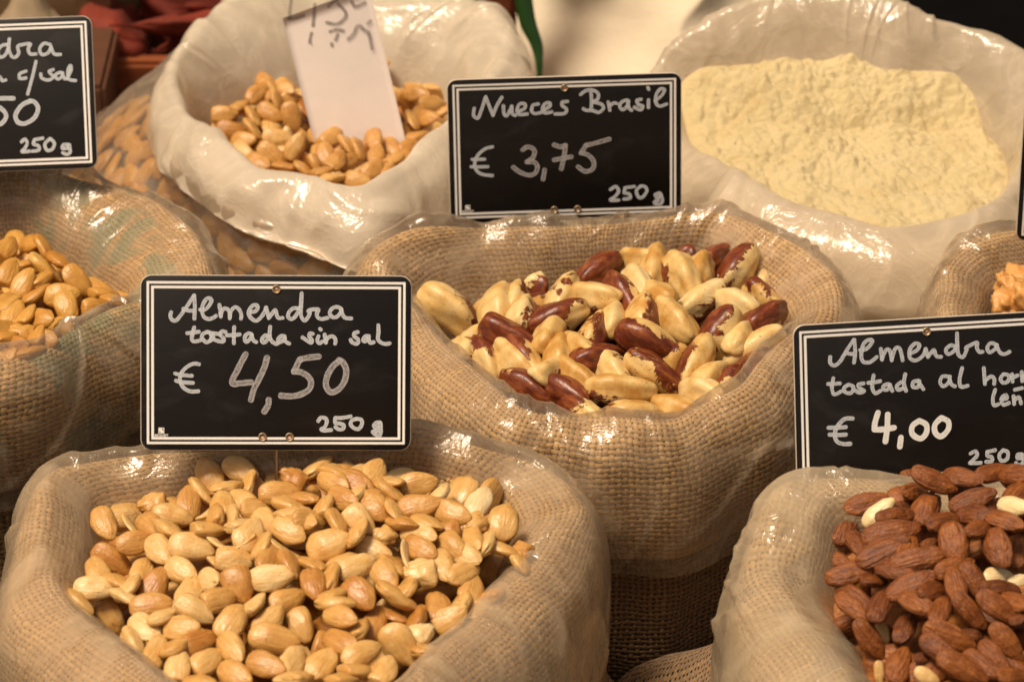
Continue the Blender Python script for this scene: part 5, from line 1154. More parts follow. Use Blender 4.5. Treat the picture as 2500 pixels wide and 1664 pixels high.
    1,14,547,-579,52,9592,2794,302,-315,896,943,943,81,285,-2661,-965, 1,15,803,-665,-10,8964,1718,-2037,-3541,810,852,852,80,116,-711,666,
    1,30,344,-709,4,8642,1228,-1451,-4659,810,852,852,82,132,2071,-604, 1,16,630,-762,12,9488,2706,1536,549,810,852,852,81,171,-1505,-946,
    2,3,-2737,18,-87,5292,5570,2486,-5898,998,1101,878,5,0,0,0, 2,2,-2514,29,-148,7943,1110,-1353,5818,1154,1248,1016,7,0,0,0,
    2,20,-3055,603,-115,9013,1818,-1384,-3681,1053,1177,927,7,0,0,0, 2,21,-2368,377,-144,-6088,-1017,-1277,7763,1022,1078,899,6,7,0,0,
    2,2,-2158,577,-112,9074,3789,-1413,1148,1112,1173,979,6,13,0,0, 2,19,-2959,1201,-115,-578,-3153,-673,-9448,1123,1139,989,5,0,0,0,
    2,3,-2366,666,-46,-1156,-5950,-1704,-7769,1169,1370,1029,6,10,0,0, 2,23,-2982,1014,-97,5165,-2711,-3654,7254,1080,1097,950,4,0,0,0,
    2,21,-2935,145,-128,-2805,-1880,-1264,9327,1166,1261,1026,5,0,0,0, 2,21,-2894,-63,-160,4313,-847,-2524,8620,991,1019,872,9,0,0,0,
    2,22,-3044,510,-92,9321,3151,-1742,-392,1112,1164,978,6,0,0,0, 2,24,-2751,962,-75,7630,-5949,488,-2483,1020,1134,898,4,6,0,0,
    2,3,-3121,199,-106,2414,-2042,-1737,-9327,1102,1196,970,6,0,0,0, 2,1,-3073,272,-71,-1112,1150,-2930,-9426,1064,1070,937,6,0,0,0,
    2,21,-2494,776,-83,9837,-554,-1553,-714,1105,1253,973,2,6,0,0, 2,1,-2509,611,-71,8152,5204,2174,1316,1062,1184,934,4,5,0,0,
    2,19,-2941,888,-58,6696,3883,236,6327,1135,1209,999,8,0,0,0, 2,23,-2934,323,-29,-8764,230,-1913,4412,1166,1265,1026,6,0,0,0,
    2,20,-2588,156,-76,-9308,-412,-2609,-2528,1106,1273,973,3,0,0,0, 2,0,-2657,604,-5,-6309,1393,-1345,7513,1164,1189,1025,4,6,0,0,
    2,3,-2833,493,-86,9215,2875,1699,-1984,1092,1109,961,7,0,0,0, 2,21,-2723,1216,-128,877,606,-2626,9590,1031,1072,907,1,3,0,0,
    2,2,-3222,594,-117,8263,-3891,-883,-3975,1010,1164,888,7,0,0,0, 2,19,-3263,763,-137,4374,962,-865,8899,1061,1158,933,6,0,0,0,
    2,19,-2530,446,-90,6534,2641,-670,7063,987,1026,869,5,14,0,0, 2,2,-3090,707,-59,1232,1188,-428,-9843,1070,1213,942,6,0,0,0,
    2,20,-2520,312,-89,413,-1151,-68,9925,1040,1129,915,9,0,0,0, 2,24,-2687,343,-78,9594,575,-2128,-1761,1172,1374,1031,6,0,0,0,
    2,23,-2824,-107,-92,1682,-807,-1510,9708,1112,1144,979,6,0,0,0, 2,0,-2474,902,-56,-9587,126,-1314,2519,1087,1262,956,6,9,0,0,
    2,3,-3099,961,-143,9646,532,-1410,-2166,1101,1108,968,6,0,0,0, 2,21,-2886,77,-59,9833,58,-1329,-1241,1129,1225,994,9,0,0,0,
    2,3,-3174,938,-70,1858,1129,-3112,9251,1089,1273,959,6,0,0,0, 2,19,-2818,215,-30,-9108,-152,-954,-4015,1119,1240,985,6,0,0,0,
    2,19,-2611,1026,-87,-2770,-532,-3175,9053,1082,1207,952,7,19,0,0, 2,3,-2772,784,-90,7108,-1925,34,6766,1136,1299,1000,5,2,0,0,
    2,0,-2736,378,-16,9375,-1945,-1825,-2237,1087,1260,956,9,0,0,0, 2,2,-2165,418,-140,-1435,446,-1486,-9774,1164,1173,1024,7,0,0,0,
    2,21,-3252,433,-90,7276,2201,1104,6402,1168,1271,1028,7,0,0,0, 2,19,-3049,46,-88,6096,-137,-3075,-7305,1019,1104,897,7,0,0,0,
    2,21,-2403,477,-44,7058,-545,-3877,5904,1076,1219,947,9,8,0,0, 2,19,-2241,750,-129,5137,997,-1441,8399,1058,1231,931,6,26,0,0,
    2,24,-2728,1199,-70,7867,803,1013,-6037,909,927,803,5,27,0,0, 2,22,-2631,1082,-13,8950,2051,-2696,-2901,909,927,729,7,40,0,0,
    2,20,-2540,954,31,2819,7881,-4253,-3444,909,1030,864,7,42,0,0, 2,20,-2747,963,26,7713,2762,1053,5637,909,927,757,6,63,0,0,
    2,19,-2431,743,64,2497,8410,-4673,-1094,909,1030,991,8,47,0,0, 2,3,-2631,852,-15,1937,8839,4257,-8,909,1030,822,6,20,0,0,
    2,3,-2503,732,27,2040,9110,-1070,-3420,1105,1252,1004,3,69,0,0, 2,21,-2686,593,72,7423,3156,-738,5865,909,927,808,6,73,0,0,
    2,22,-2513,585,38,2088,8455,4762,1215,909,1030,982,6,35,0,0, 2,3,-2321,615,15,8559,2979,2762,-3199,950,969,776,6,92,0,0,
    2,19,-2594,498,62,8000,3099,-1495,4915,909,927,877,5,85,0,0, 2,2,-2179,540,-24,1821,9329,2798,-1353,909,1030,988,6,38,0,0,
    2,24,-2522,426,33,1711,9220,2410,2500,909,1030,837,7,48,0,0, 2,24,-2384,413,41,9135,3974,-518,701,943,1052,997,5,67,0,0,
    2,2,-2683,306,70,2049,8534,4772,441,909,1030,979,6,17,0,0, 2,0,-2106,421,-1,2193,8641,-4530,28,909,1030,826,6,36,0,0,
    2,23,-2637,210,93,2012,8710,4160,1665,909,1030,884,5,32,0,0, 2,3,-2347,313,23,7782,2261,1891,-5546,909,1004,889,5,96,0,0,
    2,21,-2200,336,-3,8574,4093,2573,1767,909,927,856,6,67,0,0, 2,2,-2599,121,88,7818,2506,-493,5689,909,927,743,5,56,0,0,
    2,21,-2540,115,79,2200,7934,5068,2555,909,1030,915,5,44,0,0, 2,3,-2453,96,72,9005,2592,-2515,-2424,909,1040,960,7,61,0,0,
    2,21,-2366,204,-46,8680,3184,-1826,-3344,909,927,797,5,45,0,0, 2,1,-2627,-4,73,8737,2396,3011,2976,909,927,859,6,22,0,0,
    2,7,-2529,-32,59,9570,2766,604,-628,1006,905,769,70,35,0,0, 2,21,-2466,-71,57,2296,7538,5323,3094,909,1030,957,6,42,0,0,
    2,24,-2613,-82,63,2020,8777,4346,-17,909,1030,993,7,37,0,0, 2,3,-2420,-63,46,8700,3677,-2113,-2515,909,927,838,6,35,0,0,
    2,24,-2558,-146,52,8962,3174,-2701,-1522,909,927,802,8,40,0,0, 2,3,-2475,-181,42,2032,8887,4109,117,909,1030,870,7,49,0,0,
    2,7,-2579,-237,44,9385,2286,-1788,-1872,875,788,702,70,37,0,0, 3,9,2353,-2879,150,-3270,2953,-5604,-7013,1115,1313,1115,99,11,0,0,
    3,9,2063,-2466,112,2224,472,-1569,9611,1002,1095,1002,103,0,0,0, 3,9,1702,-2294,123,3135,2590,219,9133,1087,1109,1087,104,10,0,0,
    3,12,2315,-2301,247,8935,-1605,76,4192,1097,1123,1097,101,2,0,0, 3,12,2317,-2517,119,272,-1425,-1608,9763,1003,1149,1003,103,0,0,0,
    3,12,1688,-2164,205,1127,-6518,824,7454,1037,1143,1037,102,0,0,0, 3,25,2763,-2466,58,563,2341,-2077,-9481,1050,1135,1050,101,0,0,0,
    3,26,2422,-3210,20,-6868,436,-1943,-6990,1074,1221,1074,101,0,0,0, 3,26,1940,-2146,232,9148,-718,70,3974,998,1064,998,102,33,0,0,
    3,12,2074,-2964,95,4746,-2991,97,8278,980,1037,980,103,0,0,0, 3,27,1978,-2737,94,8269,-854,2,-5559,1141,1346,1141,104,29,0,0,
    3,12,1952,-2962,160,-493,687,-5950,-7993,1172,1228,1172,98,29,0,0, 3,25,2384,-2128,298,8213,-611,-1010,5582,1111,1268,1111,98,10,0,0,
    3,25,2493,-2318,243,9117,-1810,-1566,-3339,1095,1185,1095,98,0,0,0, 3,26,2284,-3198,48,6178,1112,-2599,-7337,1172,1237,1172,101,0,0,0,
    3,10,2279,-2603,202,-3902,1015,-2662,-8755,1158,1342,1158,105,6,0,0, 3,27,2120,-3509,-87,7604,1027,-440,6398,1176,1337,1176,102,0,0,0,
    3,11,2522,-2715,63,-9081,-537,-1925,-3679,1120,1305,1120,103,0,0,0, 3,12,2713,-2206,194,6076,3323,1353,-7086,1030,1140,1030,100,0,0,0,
    3,27,2072,-2217,239,5945,1902,539,-7794,995,1048,995,98,8,0,0, 3,25,1831,-2067,301,8772,2532,735,-4013,1014,1154,1014,102,28,0,0,
    3,27,2852,-2353,126,9418,-615,466,3273,981,1078,981,103,0,0,0, 3,10,1918,-2447,180,4355,-829,-319,-8958,987,1131,987,99,2,0,0,
    3,10,2540,-2668,158,9144,1680,-602,-3633,1027,1166,1027,105,0,0,0, 3,25,1936,-3249,-3,8644,-683,-148,4980,1177,1285,1177,101,0,0,0,
    3,27,1836,-3159,6,-3730,-1662,-825,9091,1083,1218,1083,105,4,0,0, 3,9,2613,-3165,-48,7803,-107,127,-6251,1104,1107,1104,101,0,0,0,
    3,12,2333,-3357,25,4270,-5960,-502,6782,1112,1184,1112,100,0,0,0, 3,10,2261,-2141,329,9181,1428,-2140,-3015,1092,1180,1092,101,6,0,0,
    3,25,1888,-2642,152,9621,805,-650,2523,1040,1082,1040,100,18,0,0, 3,9,2126,-2364,278,1256,1673,-2069,-9557,1176,1324,1176,103,50,0,0,
    3,12,2366,-3088,115,7722,-5791,2047,-1627,1172,1280,1172,103,0,0,0, 3,9,2528,-2934,35,5230,-721,-1371,8382,1005,1048,1005,103,0,0,0,
    3,12,1665,-3015,-42,-4248,-1156,-2474,-8631,1134,1150,1134,103,16,0,0, 3,12,2096,-2075,353,5032,2393,-474,8290,1079,1233,1079,102,15,0,0,
    3,9,1947,-2064,292,6378,2601,-5830,-4308,984,1056,984,103,6,0,0, 3,26,2106,-3253,50,8947,4441,-172,-448,1042,1044,1042,103,0,0,0,
    3,25,2361,-2011,388,-9603,-43,-2783,-168,1074,1081,1074,104,6,0,0, 3,25,2089,-2632,122,-8446,150,-767,5297,1034,1161,1034,101,11,0,0,
    3,11,2557,-2060,260,-7416,1667,-2439,6022,993,1011,993,104,0,0,0, 3,10,2208,-2736,145,9778,720,965,-1714,1071,1121,1071,100,33,0,0,
    3,9,2638,-2002,283,-8366,559,-3964,-3739,1078,1116,1078,103,0,0,0, 3,11,1683,-2669,12,-7581,668,-2640,-5926,1003,1015,1003,103,13,0,0,
    3,10,1839,-3083,107,9009,3613,-1248,2057,983,1099,983,102,67,0,0, 3,10,2828,-2631,-15,9354,-2620,-102,-2372,1111,1231,1111,104,0,0,0,
    3,10,1910,-2319,219,7569,-2957,1448,5645,1078,1230,1078,104,1,0,0, 3,10,2195,-3072,160,7933,-2049,935,-5656,1083,1198,1083,100,20,0,0,
    3,27,1702,-2868,-8,8345,5238,-1158,-1255,1139,1250,1139,103,61,0,0, 3,12,2742,-2924,-33,8677,2793,-1171,3942,1003,1014,1003,100,0,0,0,
    3,25,1580,-2368,64,5612,4867,4261,-5163,1128,1232,1128,103,24,0,0, 3,9,2628,-2866,71,2271,-276,-3036,-9249,1001,1080,1001,105,0,0,0,
    3,12,2027,-3490,-24,4517,4503,-4485,-6262,1167,1294,1167,100,0,0,0, 3,12,1556,-2523,-42,7565,-6001,-1551,-2085,1020,1044,1020,101,63,0,0,
    3,10,2451,-2740,187,8896,1019,-2162,3892,1161,1213,1161,104,0,0,0, 3,27,2149,-2141,401,-6493,-539,-501,-7570,1039,1130,1039,102,22,0,0,
    3,10,1896,-1636,212,8138,440,396,-5782,896,762,658,101,47,0,0, 3,27,2222,-2051,484,9429,1968,1128,2437,896,762,740,101,62,0,0,
    3,11,2318,-2123,518,8738,3132,-2837,-2404,896,762,598,101,71,0,0, 3,11,2078,-2077,473,9342,1694,-1404,-2810,896,762,620,101,86,0,0,
    3,26,1944,-2093,466,9299,2972,1456,-1602,993,845,749,101,131,0,0, 3,26,1867,-2030,365,8607,2748,3171,2885,896,762,642,102,55,0,0,
    3,27,2305,-2244,495,8773,1584,749,4469,896,762,596,102,40,0,0, 3,12,2109,-2228,447,9473,2690,-1209,1246,981,835,737,100,113,0,0,
    3,11,1650,-2048,314,9396,3165,-863,979,955,812,748,102,103,0,0, 3,12,1809,-2103,338,9396,2258,1111,2320,417,381,339,100,19,0,0,
    3,4,2275,-2367,502,8573,3212,-2651,-3026,892,725,596,113,66,0,0, 3,27,1899,-2180,365,8325,1001,-1268,5300,896,1025,982,101,112,0,0,
    3,4,1690,-2166,339,8638,3700,-2049,2738,892,726,707,113,73,0,0, 3,26,1753,-2270,384,9195,3229,1411,1744,896,762,652,100,73,0,0,
    3,10,2100,-2345,444,8948,1469,-2671,-3261,896,905,842,99,80,0,0, 3,27,2228,-2456,482,9186,1629,-1017,-3454,896,762,617,102,94,0,0,
    3,12,1961,-2393,431,9039,2850,1788,2643,896,762,719,100,67,0,0, 3,26,2108,-2472,454,8913,888,1495,4187,896,762,638,101,62,0,0,
    3,11,1556,-1975,125,8212,1427,-697,5480,896,993,931,100,80,0,0, 3,11,1726,-2366,358,9456,3081,-699,777,1140,970,889,101,149,0,0,
    3,26,1597,-2231,202,8105,181,383,-5841,896,762,654,100,54,0,0, 3,9,1899,-2392,313,9260,1433,-183,3489,417,492,385,101,19,0,0,
    3,10,1996,-2517,401,7049,2814,1037,-6427,896,1059,970,102,145,0,0, 3,25,1795,-2477,342,7872,1796,955,5822,896,762,636,103,26,0,0,
    3,9,1681,-2473,328,9530,2118,-1595,1463,1146,975,873,100,165,0,0, 3,12,2296,-2429,299,7485,411,-1374,6474,896,762,629,102,62,0,0,
    3,26,2188,-2567,406,7180,3012,164,-6273,896,1059,919,101,156,0,0, 3,11,1492,-2099,41,9135,1446,-1828,-3335,896,762,602,102,38,0,0,
    3,25,1834,-2554,337,9051,4047,-765,1057,1146,975,891,101,168,0,0, 3,9,1988,-2624,340,8937,3863,805,2135,896,762,745,102,71,0,0,
    3,25,1728,-2577,297,9371,2122,-1237,-2482,896,762,618,100,77,0,0, 3,26,1538,-2511,236,9660,2233,-954,890,1059,901,872,101,121,0,0,
    3,5,2194,-2625,285,8895,3571,2458,1443,892,725,573,113,50,0,0, 3,5,2275,-2644,282,9136,3265,278,2408,516,469,430,113,24,0,0,
    3,26,1643,-2544,214,8810,-953,1872,4240,896,762,670,100,47,0,0, 3,9,2075,-2686,304,8007,3203,2008,-4647,896,762,725,101,92,0,0,
    3,10,1793,-2678,283,9424,2549,-1527,1534,1086,924,793,101,124,0,0, 3,10,1984,-2752,316,7392,1406,974,-6514,896,762,700,102,75,0,0,
    3,26,2182,-2721,289,9371,2823,1746,1080,896,762,669,99,63,0,0, 3,10,1878,-2734,292,8781,2339,2187,3554,896,762,673,100,72,0,0,
    3,26,1546,-2616,179,8700,2425,-807,-4217,896,762,720,100,52,0,0, 3,12,2235,-2838,297,8816,1866,-2415,-3600,896,762,610,102,50,0,0,
    3,11,1811,-2821,275,9247,1499,-410,-3476,896,816,717,102,92,0,0, 3,9,1648,-2741,214,8197,784,-578,5644,896,859,743,99,104,0,0,
    3,26,1541,-2683,164,9074,2068,381,-3640,896,762,710,102,94,0,0, 3,11,2153,-2878,297,8878,3485,1875,-2351,954,812,691,101,138,0,0,
    3,26,2029,-2868,274,8189,3883,2402,-3477,916,780,685,101,130,0,0, 3,12,1896,-2901,297,8086,175,-298,5873,896,762,729,101,75,0,0,
    3,4,1623,-2781,193,8691,2862,3009,2687,469,373,359,113,0,0,0, 3,11,2241,-2924,264,9529,1687,-26,2521,417,403,389,100,24,0,0,
    3,26,1760,-2779,125,8216,391,-801,5630,896,813,703,99,96,0,0, 3,4,1668,-2753,74,7270,3044,1710,-5912,516,469,387,116,34,0,0,
    3,11,1927,-3028,243,8594,4744,986,-1634,1061,903,744,102,150,0,0, 3,10,1600,-2837,99,8124,3560,2736,-3720,924,786,689,101,133,0,0,
    3,11,2170,-3091,259,7819,4583,2089,-3674,906,771,716,102,136,0,0, 3,25,1880,-3096,225,8737,3894,264,-2904,896,762,688,100,91,0,0,
    3,12,1810,-3073,165,9441,2659,1395,1360,417,400,321,100,25,0,0, 3,25,2116,-3156,218,8603,2235,1073,-4454,896,762,721,101,85,0,0,
    3,27,2052,-3206,220,8962,1261,448,-4230,896,762,673,101,76,0,0, 3,27,1709,-3066,122,8101,1904,-293,5538,896,912,741,102,123,0,0,
    3,27,1960,-3253,238,8969,3701,1475,-1917,1050,893,854,102,179,0,0, 3,5,1627,-3021,45,6254,3905,3173,-5964,535,349,290,116,32,0,0,
    3,4,1825,-3128,105,8780,4026,1498,-2111,592,538,499,115,52,0,0, 3,25,2183,-3247,190,9059,1607,2522,2999,896,762,646,102,62,0,0,
    4,22,-665,1962,-281,4392,-1178,-1574,8766,858,936,755,3,51,0,0, 4,23,-1293,2589,-148,7750,1044,6094,-1307,976,1048,858,2,9,0,0,
    4,22,-1193,3393,-144,9477,-996,-223,-3024,920,1011,810,4,36,0,0, 4,24,-1369,2944,-209,5410,1279,-232,-8309,861,892,757,4,0,0,0,
    4,1,-807,1712,-282,3553,305,-1088,-9279,852,928,750,2,43,0,0, 4,23,-962,2895,-186,-5682,-1776,-2285,-7703,851,936,749,7,11,0,0,
    4,21,-947,2225,-208,1462,2380,-489,-9589,899,1033,791,6,1,0,0, 4,3,-745,2183,-247,9867,-803,640,-1259,971,1108,854,9,4,0,0,
    4,22,-567,2217,-255,2438,2590,-1109,-9280,1009,1058,888,8,46,0,0, 4,19,-1513,2673,-230,-5880,-246,-743,-8051,902,1060,794,4,3,0,0,
    4,0,-1089,3055,-168,6036,-2762,-1593,7308,1001,1116,881,5,27,0,0, 4,22,-1537,2111,-287,9322,2311,106,2782,857,1008,754,5,25,0,0,
    4,20,-1417,3271,-222,-7637,-221,-677,-6416,944,1113,831,3,0,0,0, 4,3,-1141,3359,-59,8627,1084,-3444,-3541,930,1019,818,2,38,0,0,
    4,24,-1373,2804,-204,2001,2355,-2092,-9278,845,857,744,6,0,0,0, 4,3,-996,3044,-110,4949,1355,54,8583,868,932,764,5,43,0,0,
    4,3,-1729,2928,-221,2700,3475,-501,8966,861,945,757,8,1,0,0, 4,2,-1243,1854,-283,3782,-1155,-84,9184,887,974,781,6,43,0,0,
    4,19,-849,3375,-136,-5288,-4551,-4830,-5292,886,908,780,7,18,0,0, 4,3,-644,3305,-200,-5424,-1321,-1385,-8180,898,982,790,6,5,0,0,
    4,1,-1144,1962,-262,6899,829,-253,-7187,893,913,786,4,41,0,0, 4,24,-711,2041,-217,1589,-490,-2030,9649,1002,1077,881,7,76,0,0,
    4,2,-617,2924,-210,3136,2257,-562,9206,1008,1015,887,9,12,0,0, 4,19,-961,2098,-207,-813,-1139,-3497,-9264,994,1047,874,5,31,0,0,
    4,20,-1145,3163,-156,-4500,1065,-1777,-8687,982,1029,864,6,27,0,0, 4,3,-1121,2732,-192,5013,-992,-534,-8579,847,858,745,7,0,0,0,
    4,19,-487,2814,-227,-3014,831,-4332,8453,1014,1150,893,4,74,0,0, 4,24,-470,2944,-222,7655,-4710,4379,194,894,934,787,5,0,0,0,
    4,3,-1518,2817,-185,-1909,2729,-5918,7341,906,1058,798,8,3,0,0, 4,23,-938,3256,-138,-5632,-1838,-5331,-6041,918,1041,807,6,29,0,0,
    4,19,-808,2824,-190,9576,-646,-1210,-2533,972,998,855,3,10,0,0, 4,24,-1527,2188,-228,4243,1512,-1304,-8832,871,947,767,2,26,0,0,
    4,22,-605,2680,-238,-5163,-619,-1272,-8447,948,1057,834,8,3,0,0, 4,20,-1145,2312,-211,9337,1566,-1433,2882,875,1008,770,5,13,0,0,
    4,3,-1554,3107,-228,-7155,693,-942,-6888,879,940,774,3,2,0,0, 4,23,-1819,2815,-234,4434,3810,-776,8076,931,948,819,5,69,0,0,
    4,19,-346,3011,-261,682,1413,13,-9876,860,997,756,6,24,0,0, 4,24,-850,2435,-168,6197,4682,3497,-5240,908,989,799,9,7,0,0,
    4,22,-837,3118,-118,7446,-5041,3807,-2155,968,1077,852,2,51,0,0, 4,21,-1664,3117,-227,833,-5671,308,8188,870,980,766,7,4,0,0,
    4,1,-515,2505,-267,9493,-1067,1396,-2607,987,1087,868,5,33,0,0, 4,22,-407,3217,-246,3201,1931,-549,-9259,851,900,749,6,35,0,0,
    4,24,-755,2670,-155,6446,-6056,-1783,-4312,974,1005,857,9,23,0,0, 4,3,-632,3094,-154,-6721,287,-6124,-4153,1009,1050,888,8,29,0,0,
    4,22,-854,2978,-156,7996,4743,3007,-2128,912,1028,803,9,75,0,0, 4,3,-1252,2342,-141,1281,417,-6691,7308,977,1005,859,9,19,0,0,
    4,23,-1111,2444,-150,5184,-2,-866,8508,944,1047,830,6,9,0,0, 4,20,-922,1587,-290,6616,1306,-1090,-7303,970,1034,854,7,60,0,0,
    4,19,-1360,3013,-122,-3430,-2333,-6128,6727,885,946,779,6,22,0,0, 4,20,-1219,3028,-160,8609,-1683,2932,-3802,988,1152,869,9,51,0,0,
    4,2,-1344,1960,-275,9841,-644,791,1453,896,973,788,7,30,0,0, 4,0,-1330,2069,-236,3709,584,-888,9226,897,1009,789,6,42,0,0,
    4,19,-484,3106,-242,-5866,-1177,-2112,-7729,881,1021,775,5,3,0,0, 4,0,-806,3450,-78,5492,1552,-2311,-7880,848,936,746,5,27,0,0,
    4,19,-910,1819,-249,-4056,-1235,-778,-9023,989,1094,870,6,40,0,0, 4,19,-997,2836,-114,9404,-2751,-1429,1401,930,1093,818,7,38,0,0,
    4,2,-779,2099,-166,-8366,-273,-510,5448,1011,1021,890,6,38,0,0, 4,24,-1063,2176,-170,5349,-1838,-490,8232,984,1160,866,3,11,0,0,
    4,3,-1353,2209,-246,9582,1882,608,2066,902,1055,794,9,39,0,0, 4,24,-948,1929,-152,7295,-3964,-4874,2705,961,1022,846,9,42,0,0,
    4,24,-461,2633,-269,7126,-252,182,-7009,870,920,766,8,38,0,0, 4,22,-818,2329,-178,7505,-4643,-4525,1281,977,1109,859,4,1,0,0,
    4,20,-1225,2022,-187,-3975,844,-1177,-9061,989,1128,870,6,41,0,0, 4,20,-369,2793,-241,4255,5743,-2033,6692,858,980,755,6,67,0,0,
    4,22,-985,2658,-133,1797,-5252,-1217,-8228,1014,1051,892,6,23,0,0, 4,0,-603,2431,-231,9142,177,-2285,3342,905,968,797,6,37,0,0,
    4,3,-1093,3512,-102,7693,-5731,1774,-2197,890,958,783,4,38,0,0, 4,22,-1663,2819,-210,7214,5522,-2344,3460,868,914,764,3,2,0,0,
    4,0,-929,3532,-137,6130,338,-1107,7816,894,1013,787,5,53,0,0, 4,23,-996,2484,-153,1015,-2822,-1972,-9334,956,1051,841,8,4,0,0,
    4,2,-1251,2722,-197,8557,1143,1232,-4895,887,920,781,6,14,0,0, 4,24,-1657,2657,-231,5991,290,-2950,-7438,873,1024,768,6,8,0,0,
    4,3,-1117,2600,-163,4283,-160,-545,9019,958,1013,843,8,2,0,0, 4,21,-480,3236,-167,6793,-3284,5090,4142,978,1148,861,5,31,0,0,
    4,2,-1520,2329,-249,9253,2921,209,2410,887,1002,781,8,36,0,0, 4,2,-663,2772,-175,9034,2099,3617,951,970,1109,854,6,14,0,0,
    4,0,-746,3169,-127,1771,473,-6522,7356,936,989,824,5,70,0,0, 4,22,-1271,2158,-185,8596,-3430,888,-3682,909,1043,800,7,36,0,0,
    4,23,-1628,2500,-251,7898,-129,-1288,-5995,959,1088,844,9,14,0,0, 4,23,-695,2402,-192,7984,2740,2268,4858,897,981,789,5,7,0,0,
    4,1,-1248,3157,-112,58,-241,-925,-9954,924,951,813,4,41,0,0, 4,22,-1568,2979,-139,7727,-1235,-2386,-5751,916,927,806,4,9,0,0,
    4,2,-1375,2439,-192,7896,384,-3905,-4717,992,1010,873,0,1,0,0, 4,24,-1576,2472,-197,9737,441,1200,-1886,1002,1098,882,9,27,0,0,
    4,3,-1056,1733,-236,7236,3643,-5269,2569,911,943,802,3,48,0,0, 4,3,-979,2371,-113,9228,-3768,-796,108,898,951,791,7,7,0,0,
    4,20,-888,2211,-130,5849,-1291,80,-8007,975,1132,858,3,10,0,0, 4,23,-561,3349,-176,1556,768,-174,9847,932,1064,820,6,11,0,0,
    4,20,-1058,1942,-196,-3659,844,-1477,-9150,945,996,832,4,35,0,0, 4,20,-552,2243,-184,7078,-1381,561,6905,950,986,836,9,33,0,0,
    4,21,-1457,2620,-178,803,-1450,-1173,9792,847,931,746,8,13,0,0, 4,19,-1252,1853,-188,1588,-3295,-1371,-9206,944,1071,831,9,44,0,0,
    4,0,-1414,2816,-148,7473,1201,672,6501,1007,1056,886,5,29,0,0, 4,1,-350,3038,-212,667,2340,-428,-9690,886,938,780,4,46,0,0,
    4,23,-1720,2764,-189,8265,2515,691,-4989,878,885,772,5,25,0,0, 4,3,-725,2884,-125,-8743,444,-1088,-4710,998,1018,879,5,40,0,0,
    4,23,-1312,2458,-123,9993,-215,153,-270,870,1020,766,4,3,0,0, 4,23,-852,2647,-132,9506,717,465,-2983,961,975,846,4,36,0,0,
    4,20,-1507,2063,-190,5469,968,-3291,-7637,975,1018,858,7,38,0,0, 4,19,-852,1772,-186,5124,3234,760,-7919,914,937,805,5,74,0,0,
    4,23,-1330,2890,-124,-6729,-330,-736,7353,909,1061,800,4,4,0,0, 4,19,-565,2889,-148,-6873,-1555,-3702,-6053,933,1035,821,5,2,0,0,
    4,22,-1600,2306,-194,6306,-1470,951,7561,876,960,771,7,27,0,0, 4,3,-1427,3262,-154,-2192,-1632,-720,9592,976,1023,859,8,12,0,0,
    4,23,-1023,2895,-100,7739,-3154,-302,5483,884,972,778,6,24,0,0, 4,23,-1497,3322,-113,8784,3186,-1553,-3205,818,835,724,7,29,0,0,
    4,23,-1356,3074,-28,8909,2183,-768,-3908,818,835,768,6,42,0,0, 4,20,-1418,3076,-49,2508,7964,-4480,-3195,818,927,752,6,15,0,0,
    4,24,-1541,3227,-142,8065,3020,-135,5081,818,835,748,7,53,0,0, 4,3,-561,3012,-45,8722,4049,-1706,-2151,818,835,816,7,51,0,0,
    4,22,-1398,2944,-46,2914,6918,-5101,-4198,818,927,729,6,33,0,0, 4,1,-480,2941,-71,8636,3907,2086,2409,818,835,690,6,46,0,0,
    4,19,-1623,2920,-88,1999,8491,4742,1194,818,927,903,6,24,0,0, 4,1,-1429,2835,-80,8792,3567,934,-3017,818,835,742,7,60,0,0,
    4,21,-1708,2827,-89,8813,4706,-230,370,824,840,679,6,59,0,0, 4,1,-556,2804,-84,8009,2309,-99,5524,818,835,697,7,15,0,0,
    4,3,-1524,2803,-91,2563,7930,-4532,-3164,818,927,732,6,31,0,0, 4,1,-1288,2626,-3,7105,3530,3367,-5072,867,884,814,7,76,0,0,
    4,21,-500,2720,-63,8853,2838,-2728,-2476,818,835,743,7,42,0,0, 4,1,-583,2678,-56,2700,7368,-5316,-3188,818,927,730,6,35,0,0,
    4,0,-1523,2681,-111,2396,8283,-3942,-3180,818,927,768,6,37,0,0, 4,23,-1655,2733,-151,8615,5058,215,-379,914,933,864,8,72,0,0,
    4,3,-644,2653,-124,8070,2052,-223,5533,818,835,803,7,38,0,0, 4,0,-552,2609,-122,1864,9103,3687,272,818,927,870,7,27,0,0,
    4,20,-1140,2596,-109,8709,2743,-1145,-3913,818,835,777,6,37,0,0, 4,1,-1050,2490,-62,8440,2875,865,4445,818,835,672,6,46,0,0,
    4,1,-1365,2476,-62,9044,4177,503,-712,835,867,695,5,64,0,0, 4,0,-1575,2623,-156,8958,3644,-2008,-1561,818,835,807,6,44,0,0,
    4,23,-804,2451,-69,7539,2515,16,-6069,818,835,659,7,45,0,0, 4,0,-953,2322,-38,2578,7830,-4902,-2832,818,927,766,6,29,0,0,
    4,0,-1250,2330,-48,6912,4833,-2274,4868,830,847,775,5,77,0,0, 4,19,-705,2477,-129,8096,1916,276,-5541,818,835,731,7,41,0,0,
    4,23,-591,2484,-133,8385,3611,1541,3779,818,835,755,7,46,0,0, 4,0,-886,2279,-42,2647,7490,-4801,-3719,818,927,829,7,40,0,0,
    4,20,-1574,2444,-132,8862,2926,-1063,-3432,818,835,816,4,44,0,0, 4,23,-788,2322,-97,7357,1591,-844,6530,818,835,670,7,39,0,0,
    4,24,-1079,2318,-95,7633,1705,1738,-5984,818,835,677,7,43,0,0, 4,3,-1388,2330,-108,8392,4229,1876,-2860,925,944,822,6,67,0,0,
